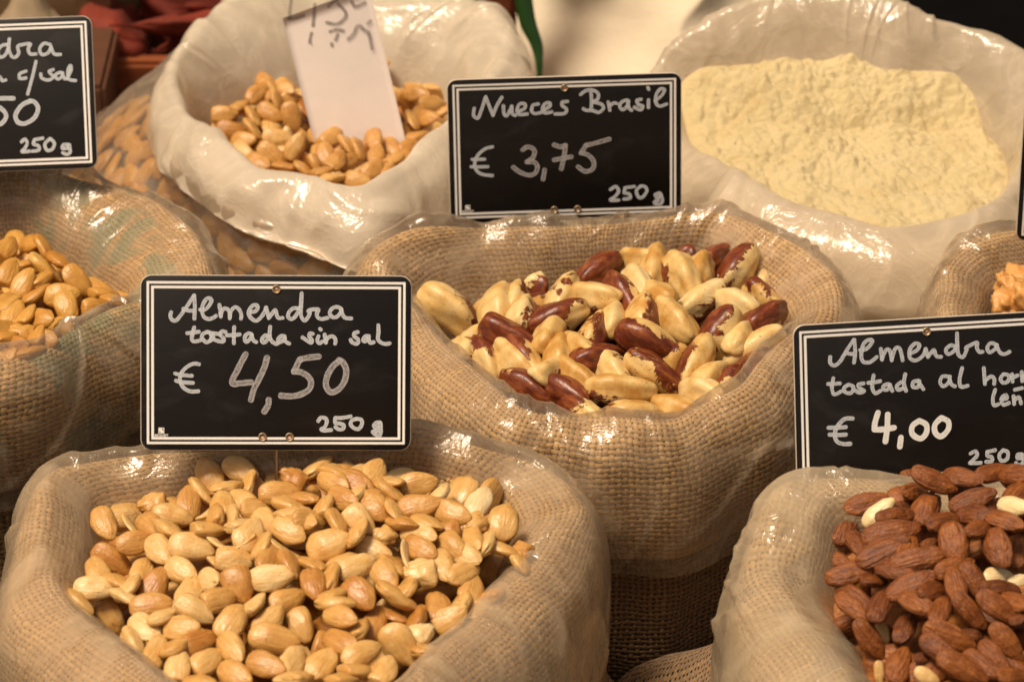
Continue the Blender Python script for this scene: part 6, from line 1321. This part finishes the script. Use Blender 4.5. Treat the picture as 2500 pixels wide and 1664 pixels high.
    4,19,-637,2375,-151,8818,3421,1285,2981,818,835,653,7,34,0,0, 4,21,-687,2287,-113,2000,8837,4145,854,818,927,841,6,26,0,0,
    4,1,-1469,2288,-126,8974,2614,-355,-3536,818,835,659,7,57,0,0, 4,1,-941,2159,-60,8150,4276,2362,3118,818,835,784,7,34,0,0,
    4,20,-1008,2095,-21,8142,2775,-226,5095,818,835,698,7,54,0,0, 4,2,-1125,2183,-93,1970,8404,-2508,-4381,818,927,890,6,28,0,0,
    4,2,-1312,2231,-130,1826,9560,-2295,-60,818,927,754,7,29,0,0, 4,20,-1195,2162,-115,2179,8892,-3328,-2259,818,927,781,7,28,0,0,
    4,22,-729,2131,-99,2197,8347,4507,2278,818,927,860,7,31,0,0, 4,21,-803,2073,-69,8497,3541,-105,3905,818,835,750,7,55,0,0,
    4,21,-1091,1991,-40,1885,9066,3768,237,818,927,851,7,33,0,0, 4,0,-1013,1936,-51,1797,9554,2343,33,818,927,843,5,38,0,0,
    4,21,-885,1925,-59,8796,4410,-853,-1566,818,835,676,6,63,0,0, 6,17,2712,-135,-44,1191,-1706,-2302,9506,1176,1203,1176,131,64,0,0,
    6,18,2850,578,54,-7331,960,-2324,-6319,1053,1099,1053,133,1,0,0, 6,18,3010,233,56,-3203,1866,-1180,-9212,984,1017,984,135,0,0,0,
    6,17,2652,502,26,4705,2047,-8474,1366,800,800,800,134,53,0,0, 6,18,2606,311,36,-2793,-5262,7390,3145,760,760,760,134,105,0,0,
    6,18,2721,566,30,4631,1950,604,8625,800,800,800,134,30,0,0, 6,17,2710,248,97,4224,8281,-1317,-3443,800,800,800,134,50,0,0,
    5,24,-2110,1994,-728,1176,-3600,-6966,6093,1049,1049,1049,7,1,0,0, 5,2,-2464,3748,-587,4128,1346,-1210,-8927,1128,1128,1128,5,8,0,0,
    5,3,-2023,2375,-201,8379,3269,-4367,191,976,976,976,6,50,0,0, 5,21,-1698,1833,-296,7818,4801,-3249,-2295,1096,1096,1096,6,84,0,0,
    5,20,-2437,2587,-556,3465,-3519,-4622,7365,1063,1063,1063,6,1,0,0, 5,24,-2126,3000,-127,5463,-3472,-2599,7166,1027,1027,1027,6,25,0,0,
    5,0,-2516,2516,-681,842,-4711,-5018,7205,1110,1110,1110,6,1,0,0, 5,24,-2098,2731,-123,5775,-2621,-3264,7009,1002,1002,1002,5,40,0,0,
    5,20,-2395,3332,-410,6932,1608,-2415,-6598,1004,1004,1004,6,15,0,0, 5,1,-2021,2519,-98,9221,1126,-2153,-3011,975,975,975,5,57,0,0,
    5,1,-2052,2055,-516,-19,-3943,-3892,8325,1120,1120,1120,6,1,0,0, 5,21,-2254,2816,-281,8118,2423,-2793,-4519,1008,1008,1008,6,41,0,0,
    5,0,-2366,2748,-399,7625,-2448,-4528,3920,1022,1022,1022,6,44,0,0, 5,1,-1628,1639,-477,3873,-1049,-3143,8604,1094,1094,1094,6,62,0,0,
    5,3,-1896,2219,-128,7119,5052,-2941,-3893,1094,1094,1094,6,58,0,0, 5,3,-2567,3546,-608,7931,-2832,-3111,4405,1131,1131,1131,7,20,0,0,
    5,19,-2459,3584,-534,7920,-128,-2780,-5434,1089,1089,1089,7,5,0,0, 5,19,-2595,3282,-602,8537,1722,-3691,-3244,976,976,976,7,25,0,0,
    5,0,-1905,2123,-260,2459,-3142,-4968,7707,1051,1051,1051,7,66,0,0, 5,20,-1390,1558,-144,3908,5307,2880,-6948,1111,1111,1111,7,107,0,0,
    5,1,-1844,1993,-317,205,-3632,-4765,8004,975,975,975,6,59,0,0, 5,1,-1377,1443,-444,5174,1038,-5589,6396,971,971,971,6,89,0,0,
    5,22,-1530,1583,-396,7922,4821,-1768,-3297,1071,1071,1071,5,79,0,0, 5,0,-1943,1855,-693,7908,4421,-4229,163,1136,1136,1136,6,1,0,0,
    5,24,-2134,2206,-452,-3231,-3993,-2953,8056,1035,1035,1035,6,1,0,0, 5,1,-2574,2855,-604,-744,-3535,-390,9317,1092,1092,1092,6,7,0,0,
    5,20,-2251,2195,-631,8325,-333,-4977,2410,1147,1147,1147,6,1,0,0, 5,19,-2351,3555,-408,8675,-3169,-3339,-1884,1024,1024,1024,6,25,0,0,
    5,20,-2322,3211,-328,8240,-1800,-2470,4771,1031,1031,1031,6,16,0,0, 5,20,-1578,1753,-123,3847,-2236,-4473,7759,966,966,966,5,40,0,0,
    5,19,-2530,2961,-538,3110,-3434,782,8827,1133,1133,1133,6,17,0,0, 5,23,-2143,2873,-156,7762,-2193,-4284,4074,1133,1133,1133,7,46,0,0,
    5,22,-2458,3179,-452,1715,3947,-1384,-8920,1036,1036,1036,7,31,0,0, 5,22,-2194,2664,-261,9145,1566,-3716,323,1081,1081,1081,6,53,0,0,
    5,2,-2233,2409,-414,-1448,-3681,-3360,8548,1101,1101,1101,7,14,0,0, 5,0,-1217,1455,-224,6959,6881,-1968,-589,1123,1123,1123,6,110,0,0,
    5,2,-1783,1831,-438,6525,1998,-4313,5901,1028,1028,1028,6,34,0,0, 5,20,-1542,1542,-515,-2134,-5663,-2052,7692,1043,1043,1043,7,69,0,0,
    5,19,-2148,2465,-298,-738,-3845,-1271,9113,1089,1089,1089,6,56,0,0, 5,0,-1994,1964,-580,8207,2242,-5070,1380,1043,1043,1043,6,1,0,0,
    5,19,-2539,2652,-903,6106,3434,-6931,-1697,1063,1063,1063,6,1,0,0, 5,22,-2336,2565,-436,3575,3991,711,-8413,1143,1143,1143,6,37,0,0,
    5,1,-2611,3082,-606,865,3303,136,-9398,1096,1096,1096,6,32,0,0, 5,23,-2254,2147,-798,7183,4889,-4655,-1685,972,972,972,6,1,0,0,
    5,2,-1807,2095,-107,8289,2975,-4318,1946,1040,1040,1040,6,84,0,0, 5,1,-2241,3133,-252,8913,-2131,-3348,2193,1059,1059,1059,6,51,0,0,
    5,21,-2298,2945,-300,9354,-333,-3512,237,1032,1032,1032,7,40,0,0, 5,21,-1398,1519,-300,8288,4736,-1035,-2795,1010,1010,1010,6,88,0,0,
    5,1,-1892,1925,-463,5083,-1299,-5981,6058,1015,1015,1015,6,1,0,0, 5,2,-2406,2338,-785,1349,-4838,-6931,5172,1001,1001,1001,6,1,0,0,
    5,23,-2465,3401,-501,-888,4069,-2727,-8672,1116,1116,1116,6,16,0,0, 5,24,-2387,3097,-372,1815,-3258,2156,9025,993,993,993,7,32,0,0,
    5,0,-1690,1914,-124,8044,2240,-5445,789,1067,1067,1067,6,80,0,0, 5,19,-1091,1407,-174,7724,1688,-5641,2382,1067,1067,1067,6,94,0,0,
    5,3,-1820,1771,-644,3467,5736,1305,-7306,1094,1094,1094,6,1,0,0, 5,0,-2455,2912,-450,9085,838,-3988,924,981,981,981,6,60,0,0,
    5,0,-2316,2274,-927,5584,6243,-5356,-1079,1140,1140,1140,5,1,0,0, 5,0,-2031,2172,-366,8329,3615,-3737,1896,1139,1139,1139,6,30,0,0,
    5,20,-2349,2412,-563,8707,439,-4838,761,983,983,983,6,1,0,0, 5,2,-1945,2331,-103,1208,-4067,-3349,8413,1081,1081,1081,6,52,0,0,
    5,1,-1700,1664,-624,7069,3473,-5229,3260,1065,1065,1065,5,14,0,0, 5,23,-1263,1424,-370,6587,7264,-1461,-1306,954,954,954,6,76,0,0,
    5,23,-1092,1363,-333,7248,5099,-3818,2623,1146,1146,1146,5,123,0,0, 5,21,-2566,2644,-663,2594,5193,-987,-8083,1053,1053,1053,7,1,0,0,
    5,23,-2418,2596,-1130,-596,-7845,-3011,5388,1000,1000,1000,6,1,0,0, 5,22,-2441,2399,-672,4840,-2450,-5784,6093,1026,1026,1026,6,1,0,0,
    5,1,-1504,1651,-170,6027,5673,826,-5551,1082,1082,1082,5,100,0,0, 5,19,-2590,3418,-609,5992,-4834,-4472,4553,1064,1064,1064,7,22,0,0,
    5,2,-2152,2313,-389,6612,15,-3440,6667,1054,1054,1054,7,24,0,0, 5,22,-1771,1979,-215,-1441,-5352,-1713,8145,1045,1045,1045,6,47,0,0,
    5,0,-2285,3377,-316,182,3346,-1471,-9306,1011,1011,1011,5,35,0,0, 5,19,-1185,1349,-464,3056,-79,-5348,7877,1023,1023,1023,7,107,0,0,
    5,21,-2149,2103,-608,8273,4091,-3807,577,991,991,991,5,1,0,0, 5,2,-2451,2471,-914,1530,8235,430,-5446,1033,1033,1033,7,1,0,0,
    5,19,-2248,2280,-536,2484,5232,1008,-8090,980,980,980,6,1,0,0, 5,2,-1975,2226,-256,679,-3759,-3265,8646,1133,1133,1133,6,57,0,0,
    5,22,-2498,2772,-549,8510,2365,-3715,-2860,1011,1011,1011,7,5,0,0, 5,24,-2366,2403,-1020,5568,6288,-5011,-2086,1047,1047,1047,6,1,0,0,
    5,3,-1609,1685,-359,5592,160,-4737,6802,1054,1054,1054,6,76,0,0, 5,1,-2332,2305,-627,6688,528,-3410,6585,965,965,965,6,1,0,0,
    5,3,-2520,2551,-831,5905,5590,-5260,-2493,975,975,975,6,1,0,0, 5,22,-2105,2586,-192,8909,1644,-4060,-1198,1040,1040,1040,6,38,0,0,
    5,24,-1964,2055,-400,-1683,-4238,-2301,8597,1005,1005,1005,7,11,0,0, 5,0,-2464,2575,-1009,-918,8204,-56,-5644,1122,1122,1122,6,1,0,0,
    5,19,-2240,2547,-349,5930,-1508,-3328,7176,1028,1028,1028,5,41,0,0, 5,24,-1746,1742,-529,53,-4750,-2543,8424,1032,1032,1032,6,9,0,0,
]
def decode():
    a = np.array(NUTS).reshape(-1, 16)
    out = []
    for r in a:
        out.append(dict(k=KEYS[r[0]], vi=int(r[1]), loc=r[2:5] / 1e4, q=Quaternion([float(v) / 1e4 for v in r[5:9]]), sc=r[9:12] / 1e3, tone=int(r[12]) % 16, kd=KINDS[int(r[12]) // 16], vis=int(r[13]), side=r[14] / 1e3, sl=r[15] / 1e3))
    return out
CAT = dict(A='almond', B='Brazil nut', L='almond', D='almond', K='almond', KS='almond', N='walnut')
GRP = dict(A='peeled almonds in the front sack', B='Brazil nuts in the middle sack', L='golden almonds in the left sack', D='brown almonds in the right sack',
           K='almonds in the white rolled bag', KS='almonds showing through the side of the white bag', N='walnuts at the right edge')
ROWS = dict(A=[(1190, 'under the 4,50 sign'), (1270, 'back of heap'), (1370, 'mid heap'), (1480, 'front half of heap'), (9999, 'very front of heap')],
            B=[(680, 'back of heap'), (790, 'behind mid heap'), (890, 'mid heap'), (960, 'before mid heap'), (9999, 'against the front cuff')],
            D=[(1210, 'against the 4,00 sign'), (1310, 'back of heap'), (1420, 'mid heap'), (1530, 'front half of heap'), (9999, 'very front of heap')],
            L=[(640, 'back of heap'), (730, 'mid heap'), (800, 'in the front half'), (9999, 'behind the woven cuff')],
            K=[(270, 'at the back'), (340, 'behind the middle'), (410, 'before the middle'), (9999, 'behind the front fold')],
            KS=[(400, 'high on the bag side'), (500, 'half way down the bag side'), (590, 'low on the bag side'), (9999, 'just above the 4,50 sign')],
            N=[(720, 'upper'), (9999, 'lower')])
COLS = dict(A=[(330, 'left edge'), (520, 'left half'), (700, 'left of centre'), (880, 'right of centre'), (1080, 'right half'), (9999, 'right edge')],
            B=[(1200, 'left edge'), (1350, 'left half'), (1500, 'left of centre'), (1650, 'right of centre'), (1800, 'right half'), (9999, 'right edge')],
            D=[(2080, 'left edge'), (2190, 'left half'), (2310, 'centre'), (2410, 'right half'), (9999, 'right edge')],
            L=[(70, 'left edge'), (150, 'left half'), (230, 'right half'), (9999, 'right corner')],
            K=[(600, 'left end'), (740, 'left of the paper slip'), (930, 'below the paper slip'), (9999, 'right of the paper slip')],
            KS=[(330, 'left end'), (430, 'left half'), (540, 'right half'), (9999, 'right end')],
            N=[(2485, 'left'), (9999, 'right')])
def pick(t, v):
    for lim, w in t:
        if v < lim: return w
def lean(d):
    ax = d['q'] @ Vector((1, 0, 0)); x, y = ax @ Vector(V_R), ax @ Vector(V_U)
    a = math.degrees(math.atan2(y, x)) % 180
    return 'lying level' if a < 22 or a > 158 else 'standing upright' if 68 < a < 112 else 'slanting right' if a < 90 else 'slanting left'
def look(d):
    k, t, kd = d['k'], d['tone'], d['kd']
    if k == 'B': return ('bare pale' if t <= 0 else 'pale, slightly brown edged' if t <= 2 else 'cream nut with a brown skin patch' if t <= 5 else 'dark red-brown skinned') , 'Brazil nut'
    if k == 'D': return ('cream peeled' if kd == 'w' else 'dusty dark brown' if t <= 4 else 'reddish brown'), 'almond'
    if k == 'N': return 'knobbly golden', 'walnut'
    w = 'very pale' if t <= 2 else 'pale' if t <= 4 else 'honey' if t <= 5 else 'golden' if t <= 6 else 'amber'
    return w, ('almond half' if kd == 'h' else 'almond seen edge-on' if kd in 'es' else 'broken almond piece' if kd == 'c' else 'whole almond')
def label(d, lvl):
    x, y = pj(d['loc']); a, b = look(d); k = d['k']
    a = a.replace('cream nut with a brown skin patch', 'cream, brown patched')
    base = f"{a} {b}"
    if lvl: base += ' ' + lean(d)
    where = f"{pick(ROWS[k], y)}, {pick(COLS[k], x)}" if k != 'N' else f"{pick(ROWS[k], y)} {pick(COLS[k], x)}, in the sack at the right edge"
    tail = {'A': '', 'B': '', 'L': ', left sack', 'D': '', 'K': ', white bag', 'KS': '', 'N': ''}[k]
    return f"{base} {where}{tail}"
nuts = decode()
seen = [d for d in nuts if d['vis'] > 0]
hid = [d for d in nuts if d['vis'] <= 0]
from collections import Counter
for d in seen: d['label'] = label(d, 0)
cn = Counter(d['label'] for d in seen)
for d in seen:
    if cn[d['label']] > 1 and len(label(d, 1).split()) <= 16: d['label'] = label(d, 1)
cn = Counter(d['label'] for d in seen)
# those still alike are told apart by their order from the left
for lb, c in list(cn.items()):
    if c > 1:
        same = sorted([d for d in seen if d['label'] == lb], key=lambda d: pj(d['loc'])[0])
        words = ['leftmost', 'second', 'third', 'fourth', 'fifth', 'sixth', 'seventh', 'eighth']
        if c == 2: words = ['left-hand', 'right-hand']
        if c <= 8:
            for d, w in zip(same, words): d['label'] = w + ' ' + (lb if len(lb.split()) <= 15 else lb.replace(' whole', '').replace('standing ', ''))
for d in seen:
    o = bpy.data.objects.new(NAMES[d['k']], variant_mesh(d['vi'], 'almond' if (d['k'] == 'D' and d['kd'] == 'w') else MATK[d['k']]))
    C.objects.link(o)
    o.location = d['loc']; o.rotation_mode = 'QUATERNION'; o.rotation_quaternion = d['q']; o.scale = d['sc']
    if d['k'] == 'B': o.color = (d['tone'] / 9, (d['side'] + math.pi) / (2 * math.pi), (d['sl'] + 1) / 2, 1)
    else: o.color = (min(1, max(0, d['tone'] / 9)), 0, 0, 1)
    tag(o, d['label'], CAT[d['k']], GRP[d['k']])
# the nuts under the top layer, not to be seen one by one
for k in ('A', 'B', 'L', 'D', 'K'):
    VV, FF, TT, o_ = [], [], [], 0
    for d in [d for d in hid if d['k'] == k]:
        V, Q, T = nut_mesh(*VARIANTS[d['vi']], 10, 10)
        R = np.array(d['q'].to_matrix()); VV.append((V * d['sc']) @ R.T + d['loc']); FF.append(Q + o_); TT.append(T + o_); o_ += len(V)
    # a rounded floor of the heap that stops light from below
    s = SACKS[k]; th = np.arange(72) / 72 * 2 * math.pi; rr = np.linspace(.02, 1, 20)[:, None]
    ri = s_interp(s, th, 'r') - s_interp(s, th, 'ti') * .9
    x = s['ctr'][0] + ri * rr * np.cos(th); y = s['ctr'][1] + ri * rr * np.sin(th)
    z = heap_z(s, x, y) - (.030 if k == 'B' else .019) + .003 * pnoise(x * 150, y * 150, 0)
    VV.append(np.stack([x, y, z], -1).reshape(-1, 3)); FF.append(grid_faces(72, 20) + o_)
    me = mesh_np('hidden_nuts', np.concatenate(VV), [np.concatenate(FF)] + ([np.concatenate(TT)] if TT else []))
    tag(obj('nuts_below', me, M[MATK[k]]), {'A': 'peeled almonds packed under the top layer of the front sack', 'B': 'Brazil nuts packed under the top layer of the middle sack',
        'L': 'golden almonds packed under the top layer of the left sack', 'D': 'brown almonds packed under the top layer of the right sack', 'K': 'almonds packed under the top layer of the white bag'}[k], 'nuts', kind='stuff')

# ------------------------------------------------------------------ paper slip in the white bag
pc = at_z(870, 372, -.018)
yy = pc[1]
def onslip(x, y):          # a plane leaning back a little
    d = ray(x, y); nrm = np.array([0, -math.cos(.30), math.sin(.30)])
    return CAM_POS + d * (((pc - CAM_POS) @ nrm) / (d @ nrm))
cs = [onslip(*p) for p in ((689, 46), (900, -34), (1000, 385), (785, 420))]
org_ = cs[0]; 
nrm = np.array([0, -math.cos(.30), math.sin(.30)])
G = 14
U_, W_ = np.meshgrid(np.linspace(0, 1, G), np.linspace(0, 1, G))
Pq = (cs[0] * (1-U_)[..., None] + cs[1] * U_[..., None]) * (1-W_)[..., None] + (cs[3] * (1-U_)[..., None] + cs[2] * U_[..., None]) * W_[..., None]
Pq = Pq + nrm * (.0035 * np.sin(U_ * 3.1) * (1 - W_ * .5) - .0018)[..., None]
root = empty('paper_slip', cs[3], 'white paper price slip with faded handwriting stuck into the almonds of the white bag', 'paper slip')
A_ = Pq.reshape(-1, 3); Bk = A_ - nrm * .0004
rim = np.array(list(range(G)) + [G * i + G - 1 for i in range(1, G)] + [G * G - 1 - i for i in range(1, G)] + [G * (G - 1 - i) for i in range(1, G - 1)])
Fr = np.stack([rim, np.roll(rim, -1), np.roll(rim, -1) + G * G, rim + G * G], -1)
me = mesh_np('card', np.concatenate([A_, Bk]) - cs[3], [grid_faces(G, G, False), grid_faces(G, G, False, True) + G * G, Fr], smooth=False)
obj('card', me, M['paper'], root)
ink = [[(420,0),(400,150),(395,260)],[(360,275),(440,275),(600,225)],[(762,60),(750,200),(735,370)],[(712,480),(690,600),(720,710)],[(1080,0),(1010,40),(955,90)],[(1100,60),(1200,170),(1190,260),(1080,340),(930,320)],
       [(1290,20),(1340,95),(1480,40)],[(980,450),(1070,420),(1170,440)],[(1090,490),(1060,570)],[(1000,625),(1010,655)],[(1240,560),(1320,480),(1360,390),(1410,370),(1460,420),(1540,470)],[(1560,300),(1520,340)],[(1540,500),(1560,600),(1580,700)]]
VV, FF, UU, o_ = [], [], [], 0
ex = (cs[1] - cs[0]) / np.linalg.norm(cs[1] - cs[0]); ez = np.cross(ex, -nrm); ez /= np.linalg.norm(ez)
if ez[2] < 0: ez = -ez
for i, st in enumerate(ink):
    pts = []
    for p in st:
        w = onslip(640 + p[0] / 5.89, p[1] / 5.89) - cs[0]; pts.append((w @ ex, w @ ez))
    V, F, UV = ribbon(pts, .0019, 0, i, .00002)
    X = cs[0] + V[:, :1] * ex + V[:, 2:] * ez
    # drape on the bowed card
    wloc = X - cs[0]; uu = np.clip((wloc @ ex) / np.linalg.norm(cs[1] - cs[0]), 0, 1); ww = np.clip(-(wloc @ ez) / np.linalg.norm(cs[3] - cs[0]), 0, 1)
    X = X + nrm * (.0035 * np.sin(uu * 3.1) * (1 - ww * .5) - .0018 + .0003 - V[:, 1])[:, None]
    VV.append(X - cs[3]); FF.append(F + o_); UU.append(UV); o_ += len(V)
obj('lettering', mesh_np('lettering', np.concatenate(VV), np.concatenate(FF), np.concatenate(UU), smooth=False), M['ink'], root)

# ------------------------------------------------------------------ table, wall and the things behind
def box(name, x0, x1, y0, y1, z0, z1, mat, parent=None, bev=.003, rot=None, origin=None):
    import bmesh
    bm = bmesh.new(); bmesh.ops.create_cube(bm, size=1)
    cx, cy, cz = (x0+x1)/2, (y0+y1)/2, (z0+z1)/2
    for v in bm.verts: v.co = Vector((v.co.x * (x1-x0), v.co.y * (y1-y0), v.co.z * (z1-z0)))
    bmesh.ops.bevel(bm, geom=bm.edges, offset=bev, segments=2, affect='EDGES')
    me = bpy.data.meshes.new(name); bm.to_mesh(me); bm.free()
    me.materials.append(mat)
    o = bpy.data.objects.new(name, me); C.objects.link(o)
    o.location = (cx, cy, cz)
    if rot: o.rotation_euler = rot
    if parent is not None:
        o.parent = parent; o.location = Vector((cx, cy, cz)) - parent.location
    return o
tb = box('table', -1.6, 1.6, -.75, 1.25, FLOOR_Z - .045, FLOOR_Z - .0005, M['black'], bev=.006)
tag(tb, 'stall table under the sacks covered in black cloth', 'table')
gd = box('ground', -8, 8, -8, 8, -1.25, -1.2, M['black'], bev=.01); tag(gd, kind='structure')
wl = box('wall', -3, 3, 1.45, 1.5, -1.2, 1.0, M['black'], bev=.01); tag(wl, kind='structure')
# the crate of dried peppers behind the left sign
p0 = at_y(150, 150, .455); p1 = at_y(560, 150, .455); zt = float(at_y(300, 149, .455)[2])
cx0, cx1 = float(p0[0]) - .02, float(p1[0]) + .03
crate = empty('wooden_crate', ((cx0 + cx1) / 2, .6, FLOOR_Z), 'reddish wooden crate of dried red peppers behind the left sign', 'crate')
nb = 3; hgt = (zt - FLOOR_Z) / nb
for i in range(nb):
    box('board', cx0, cx1, .455, .470, FLOOR_Z + i * hgt + .0015, FLOOR_Z + (i + 1) * hgt - .0015, M['wood'], crate)
    box('board', cx0, cx1, .775, .790, FLOOR_Z + i * hgt + .0015, FLOOR_Z + (i + 1) * hgt - .0015, M['wood'], crate)
    for x in (cx0, cx1 - .012):
        box('board', x, x + .012, .471, .774, FLOOR_Z + i * hgt + .0015, FLOOR_Z + (i + 1) * hgt - .0015, M['wood'], crate)
rs = random.Random(4)
pep = None
def pepper_mesh():
    nu, nv = 20, 26
    t = np.linspace(0, 1, nv)
    ph = np.arange(nu) / nu * 2 * math.pi
    r = .019 * np.sin(np.clip(t * 1.15, 0, 1) ** .5 * math.pi) ** .6 * (1 - t * .55) + .0008
    Tt, P = np.meshgrid(t, ph, indexing='ij')
    wr = 1 + .45 * pnoise(np.cos(P) * 1.6, np.sin(P) * 1.6, Tt * 4) + .16 * pnoise(np.cos(P) * 4, np.sin(P) * 4, Tt * 8)
    X = Tt * .085 - .04; Y = r[:, None] * np.cos(P) * wr + .012 * np.sin(Tt * 2.5); Z_ = r[:, None] * np.sin(P) * wr * .6
    V = np.stack([X, Y, Z_], -1).reshape(-1, 3)
    return mesh_np('pepper', V, [grid_faces(nu, nv, True, True), np.arange(nu)[None], (np.arange(nu)[::-1] + nu * (nv - 1))[None]])
pm = pepper_mesh(); pm.materials.append(M['pepper'])
k = 0; placed = []
for iy in range(6):
    for ix in range(6):
        x = cx0 + .035 + ix * (cx1 - cx0 - .07) / 5 + rs.uniform(-.012, .012); y = .505 + iy * .052 + rs.uniform(-.01, .01)
        sx, sy = pj((x, y, zt))
        o = bpy.data.objects.new('dried_pepper', pm); C.objects.link(o)
        o.location = (x, y, zt - .016 + .012 * iy + rs.uniform(0, .012)); o.rotation_euler = (rs.uniform(-.7, .7), rs.uniform(-.4, .4), rs.uniform(0, 6.28))
        sc = rs.uniform(1.15, 1.5); o.scale = (sc, sc, sc)
        row = ['nearest the front board', 'in the second row', 'in the third row', 'in the fourth row', 'in the fifth row', 'in the hindmost row'][iy]
        tag(o, f"{['leftmost', 'second', 'third', 'fourth', 'fifth', 'sixth'][ix]} dried red pepper from the left {row} of the crate", 'pepper', 'dried red peppers in the crate')
# dim things above the left sign
sl = at_y(215, 20, .50)
b = box('wooden_plank', float(sl[0]) - .008, float(sl[0]) + .010, .50, .52, FLOOR_Z, .12, M['wood_dark'], rot=(0, .18, 0)); tag(b, 'dark slanting plank between the left sign and the pepper crate', 'plank')
def blob(name, c, r, mat, label, cat, seed=0, amp=.1, flat=1.0, top=0):
    nu, nv = 64, 40
    U = np.linspace(.001, math.pi - .001, nv); P = np.arange(nu) / nu * 2 * math.pi
    U, P = np.meshgrid(U, P, indexing='ij')
    d = np.stack([np.sin(U) * np.cos(P), np.sin(U) * np.sin(P), np.cos(U)], -1)
    e = np.sign(d) * np.abs(d) ** .8
    w = 1 + amp * pnoise(d[..., 0] * 2 + seed, d[..., 1] * 2, d[..., 2] * 2) + amp * .5 * ridge(d[..., 0] * 3 + seed, d[..., 1] * 3, d[..., 2] * 3, 2) + amp * .25 * pnoise(d[..., 0] * 8 + seed, d[..., 1] * 8, d[..., 2] * 8)
    V = e * w[..., None] * np.array(r)
    if top: V[..., 2] += top * np.clip(d[..., 2], 0, 1) ** 10 
    me = mesh_np(name, V.reshape(-1, 3), [grid_faces(nu, nv), np.arange(nu)[None], (np.arange(nu)[::-1] + nu * (nv - 1))[None]])
    o = obj(name, me, mat, None, c); return tag(o, label, cat)
p = at_y(40, 30, .50); blob('paper_bag', (float(p[0]), .56, -.06), (.075, .05, .20), M['brownbag'], 'dim brown paper bag above the left sign', 'bag', 3)
p = at_y(68, 42, .42); blob('garlic_bulb', (float(p[0]), .42, float(p[2]) - .012), (.021, .021, .016), M['garlic'], 'small pale garlic bulb peeping over the left sign', 'garlic', 5, .05, top=.018)
box2 = box('support_box', float(p[0]) - .05, float(p[0]) + .05, .38, .47, FLOOR_Z, float(p[2]) - .029, M['wood_dark']); tag(box2, 'dark wooden box behind the left sign under the garlic bulb', 'box')
p = at_y(565, 12, .83); blob('dark_cloth_bundle', (float(p[0]), .86, float(p[2]) - .10), (.05, .04, .11), M['grey'], 'dark grey cloth bundle behind the crate of red peppers', 'cloth', 8)
# cream cloth and green stem behind the middle
p = at_y(1520, 60, .50)
nx, nz = 110, 90
gx, gz = np.meshgrid(np.linspace(0, 1, nx), np.linspace(0, 1, nz))
a_, b_ = at_y(1262, 60, .47), at_y(2080, 60, .47)
Xc = a_[0] + (b_[0] - a_[0] + .02) * gx
dome_ = np.sin(np.clip(gx, 0.0, 1) * math.pi) ** .45
Yc = .47 + .16 * gz ** 1.5 - .03 * dome_ 
Zc = -.17 + .25 * gz
dd = .018 * ridge(gx * 2.2 + gz * 1.5, gz * 1.6 - gx, .4, 1.5) + .020 * pnoise(gx * 3, gz * 3, 4.0) + .004 * pnoise(gx * 9, gz * 7, 5.0)
Yc = Yc - dd - .01 * dome_ + .05 * (1 - dome_)
fr_ = np.stack([Xc, Yc, Zc], -1).reshape(-1, 3)
bk_ = fr_ + np.array([0, .10, 0]) * 1.0; n_ = nx * nz
bor = np.array([i for i in range(nx)] + [nx * j + nx - 1 for j in range(1, nz)] + [n_ - 1 - i for i in range(1, nx)] + [nx * (nz - 1 - j) for j in range(1, nz - 1)])
me = mesh_np('cream_cloth', np.concatenate([fr_, bk_]), [grid_faces(nx, nz, False), grid_faces(nx, nz, False, True) + n_, np.stack([bor, np.roll(bor, -1), np.roll(bor, -1) + n_, bor + n_], -1)])
tag(obj('cream_cloth', me, M['cloth']), 'plump folded cream cloth between the two back bags', 'cloth')
st = [at_y(1272, -60, .44), at_y(1278, 0, .435), at_y(1290, 60, .43), at_y(1310, 110, .425), at_y(1316, 150, .42), at_y(1318, 200, .415)]
st = cat_rom(np.array(st), 30); rad = np.interp(np.linspace(0, 1, 30), [0, .45, .75, 1], [.0062, .0052, .0028, .0012])
P_ = np.arange(12) / 12 * 2 * math.pi
V = (st[:, None] + rad[:, None, None] * np.stack([np.cos(P_), .55 * np.sin(P_), 0 * P_], -1)[None]).reshape(-1, 3)
tag(obj('green_stem', mesh_np('green_stem', V, [grid_faces(12, 30), np.arange(12)[None], (np.arange(12) + 348)[None]]), M['green']), 'tapering green stem between the white bag and the cream cloth', 'stem')
for d_, nm in ((.0, 'a'),):
    q_ = at_y(1235, 20, .47)
    b = box('bamboo_stick', float(q_[0]) - .014, float(q_[0]) + .006, .47, .50, FLOOR_Z, .10, M['wood']); tag(b, 'dark reddish stick left of the green stem, behind the white bag', 'stick')
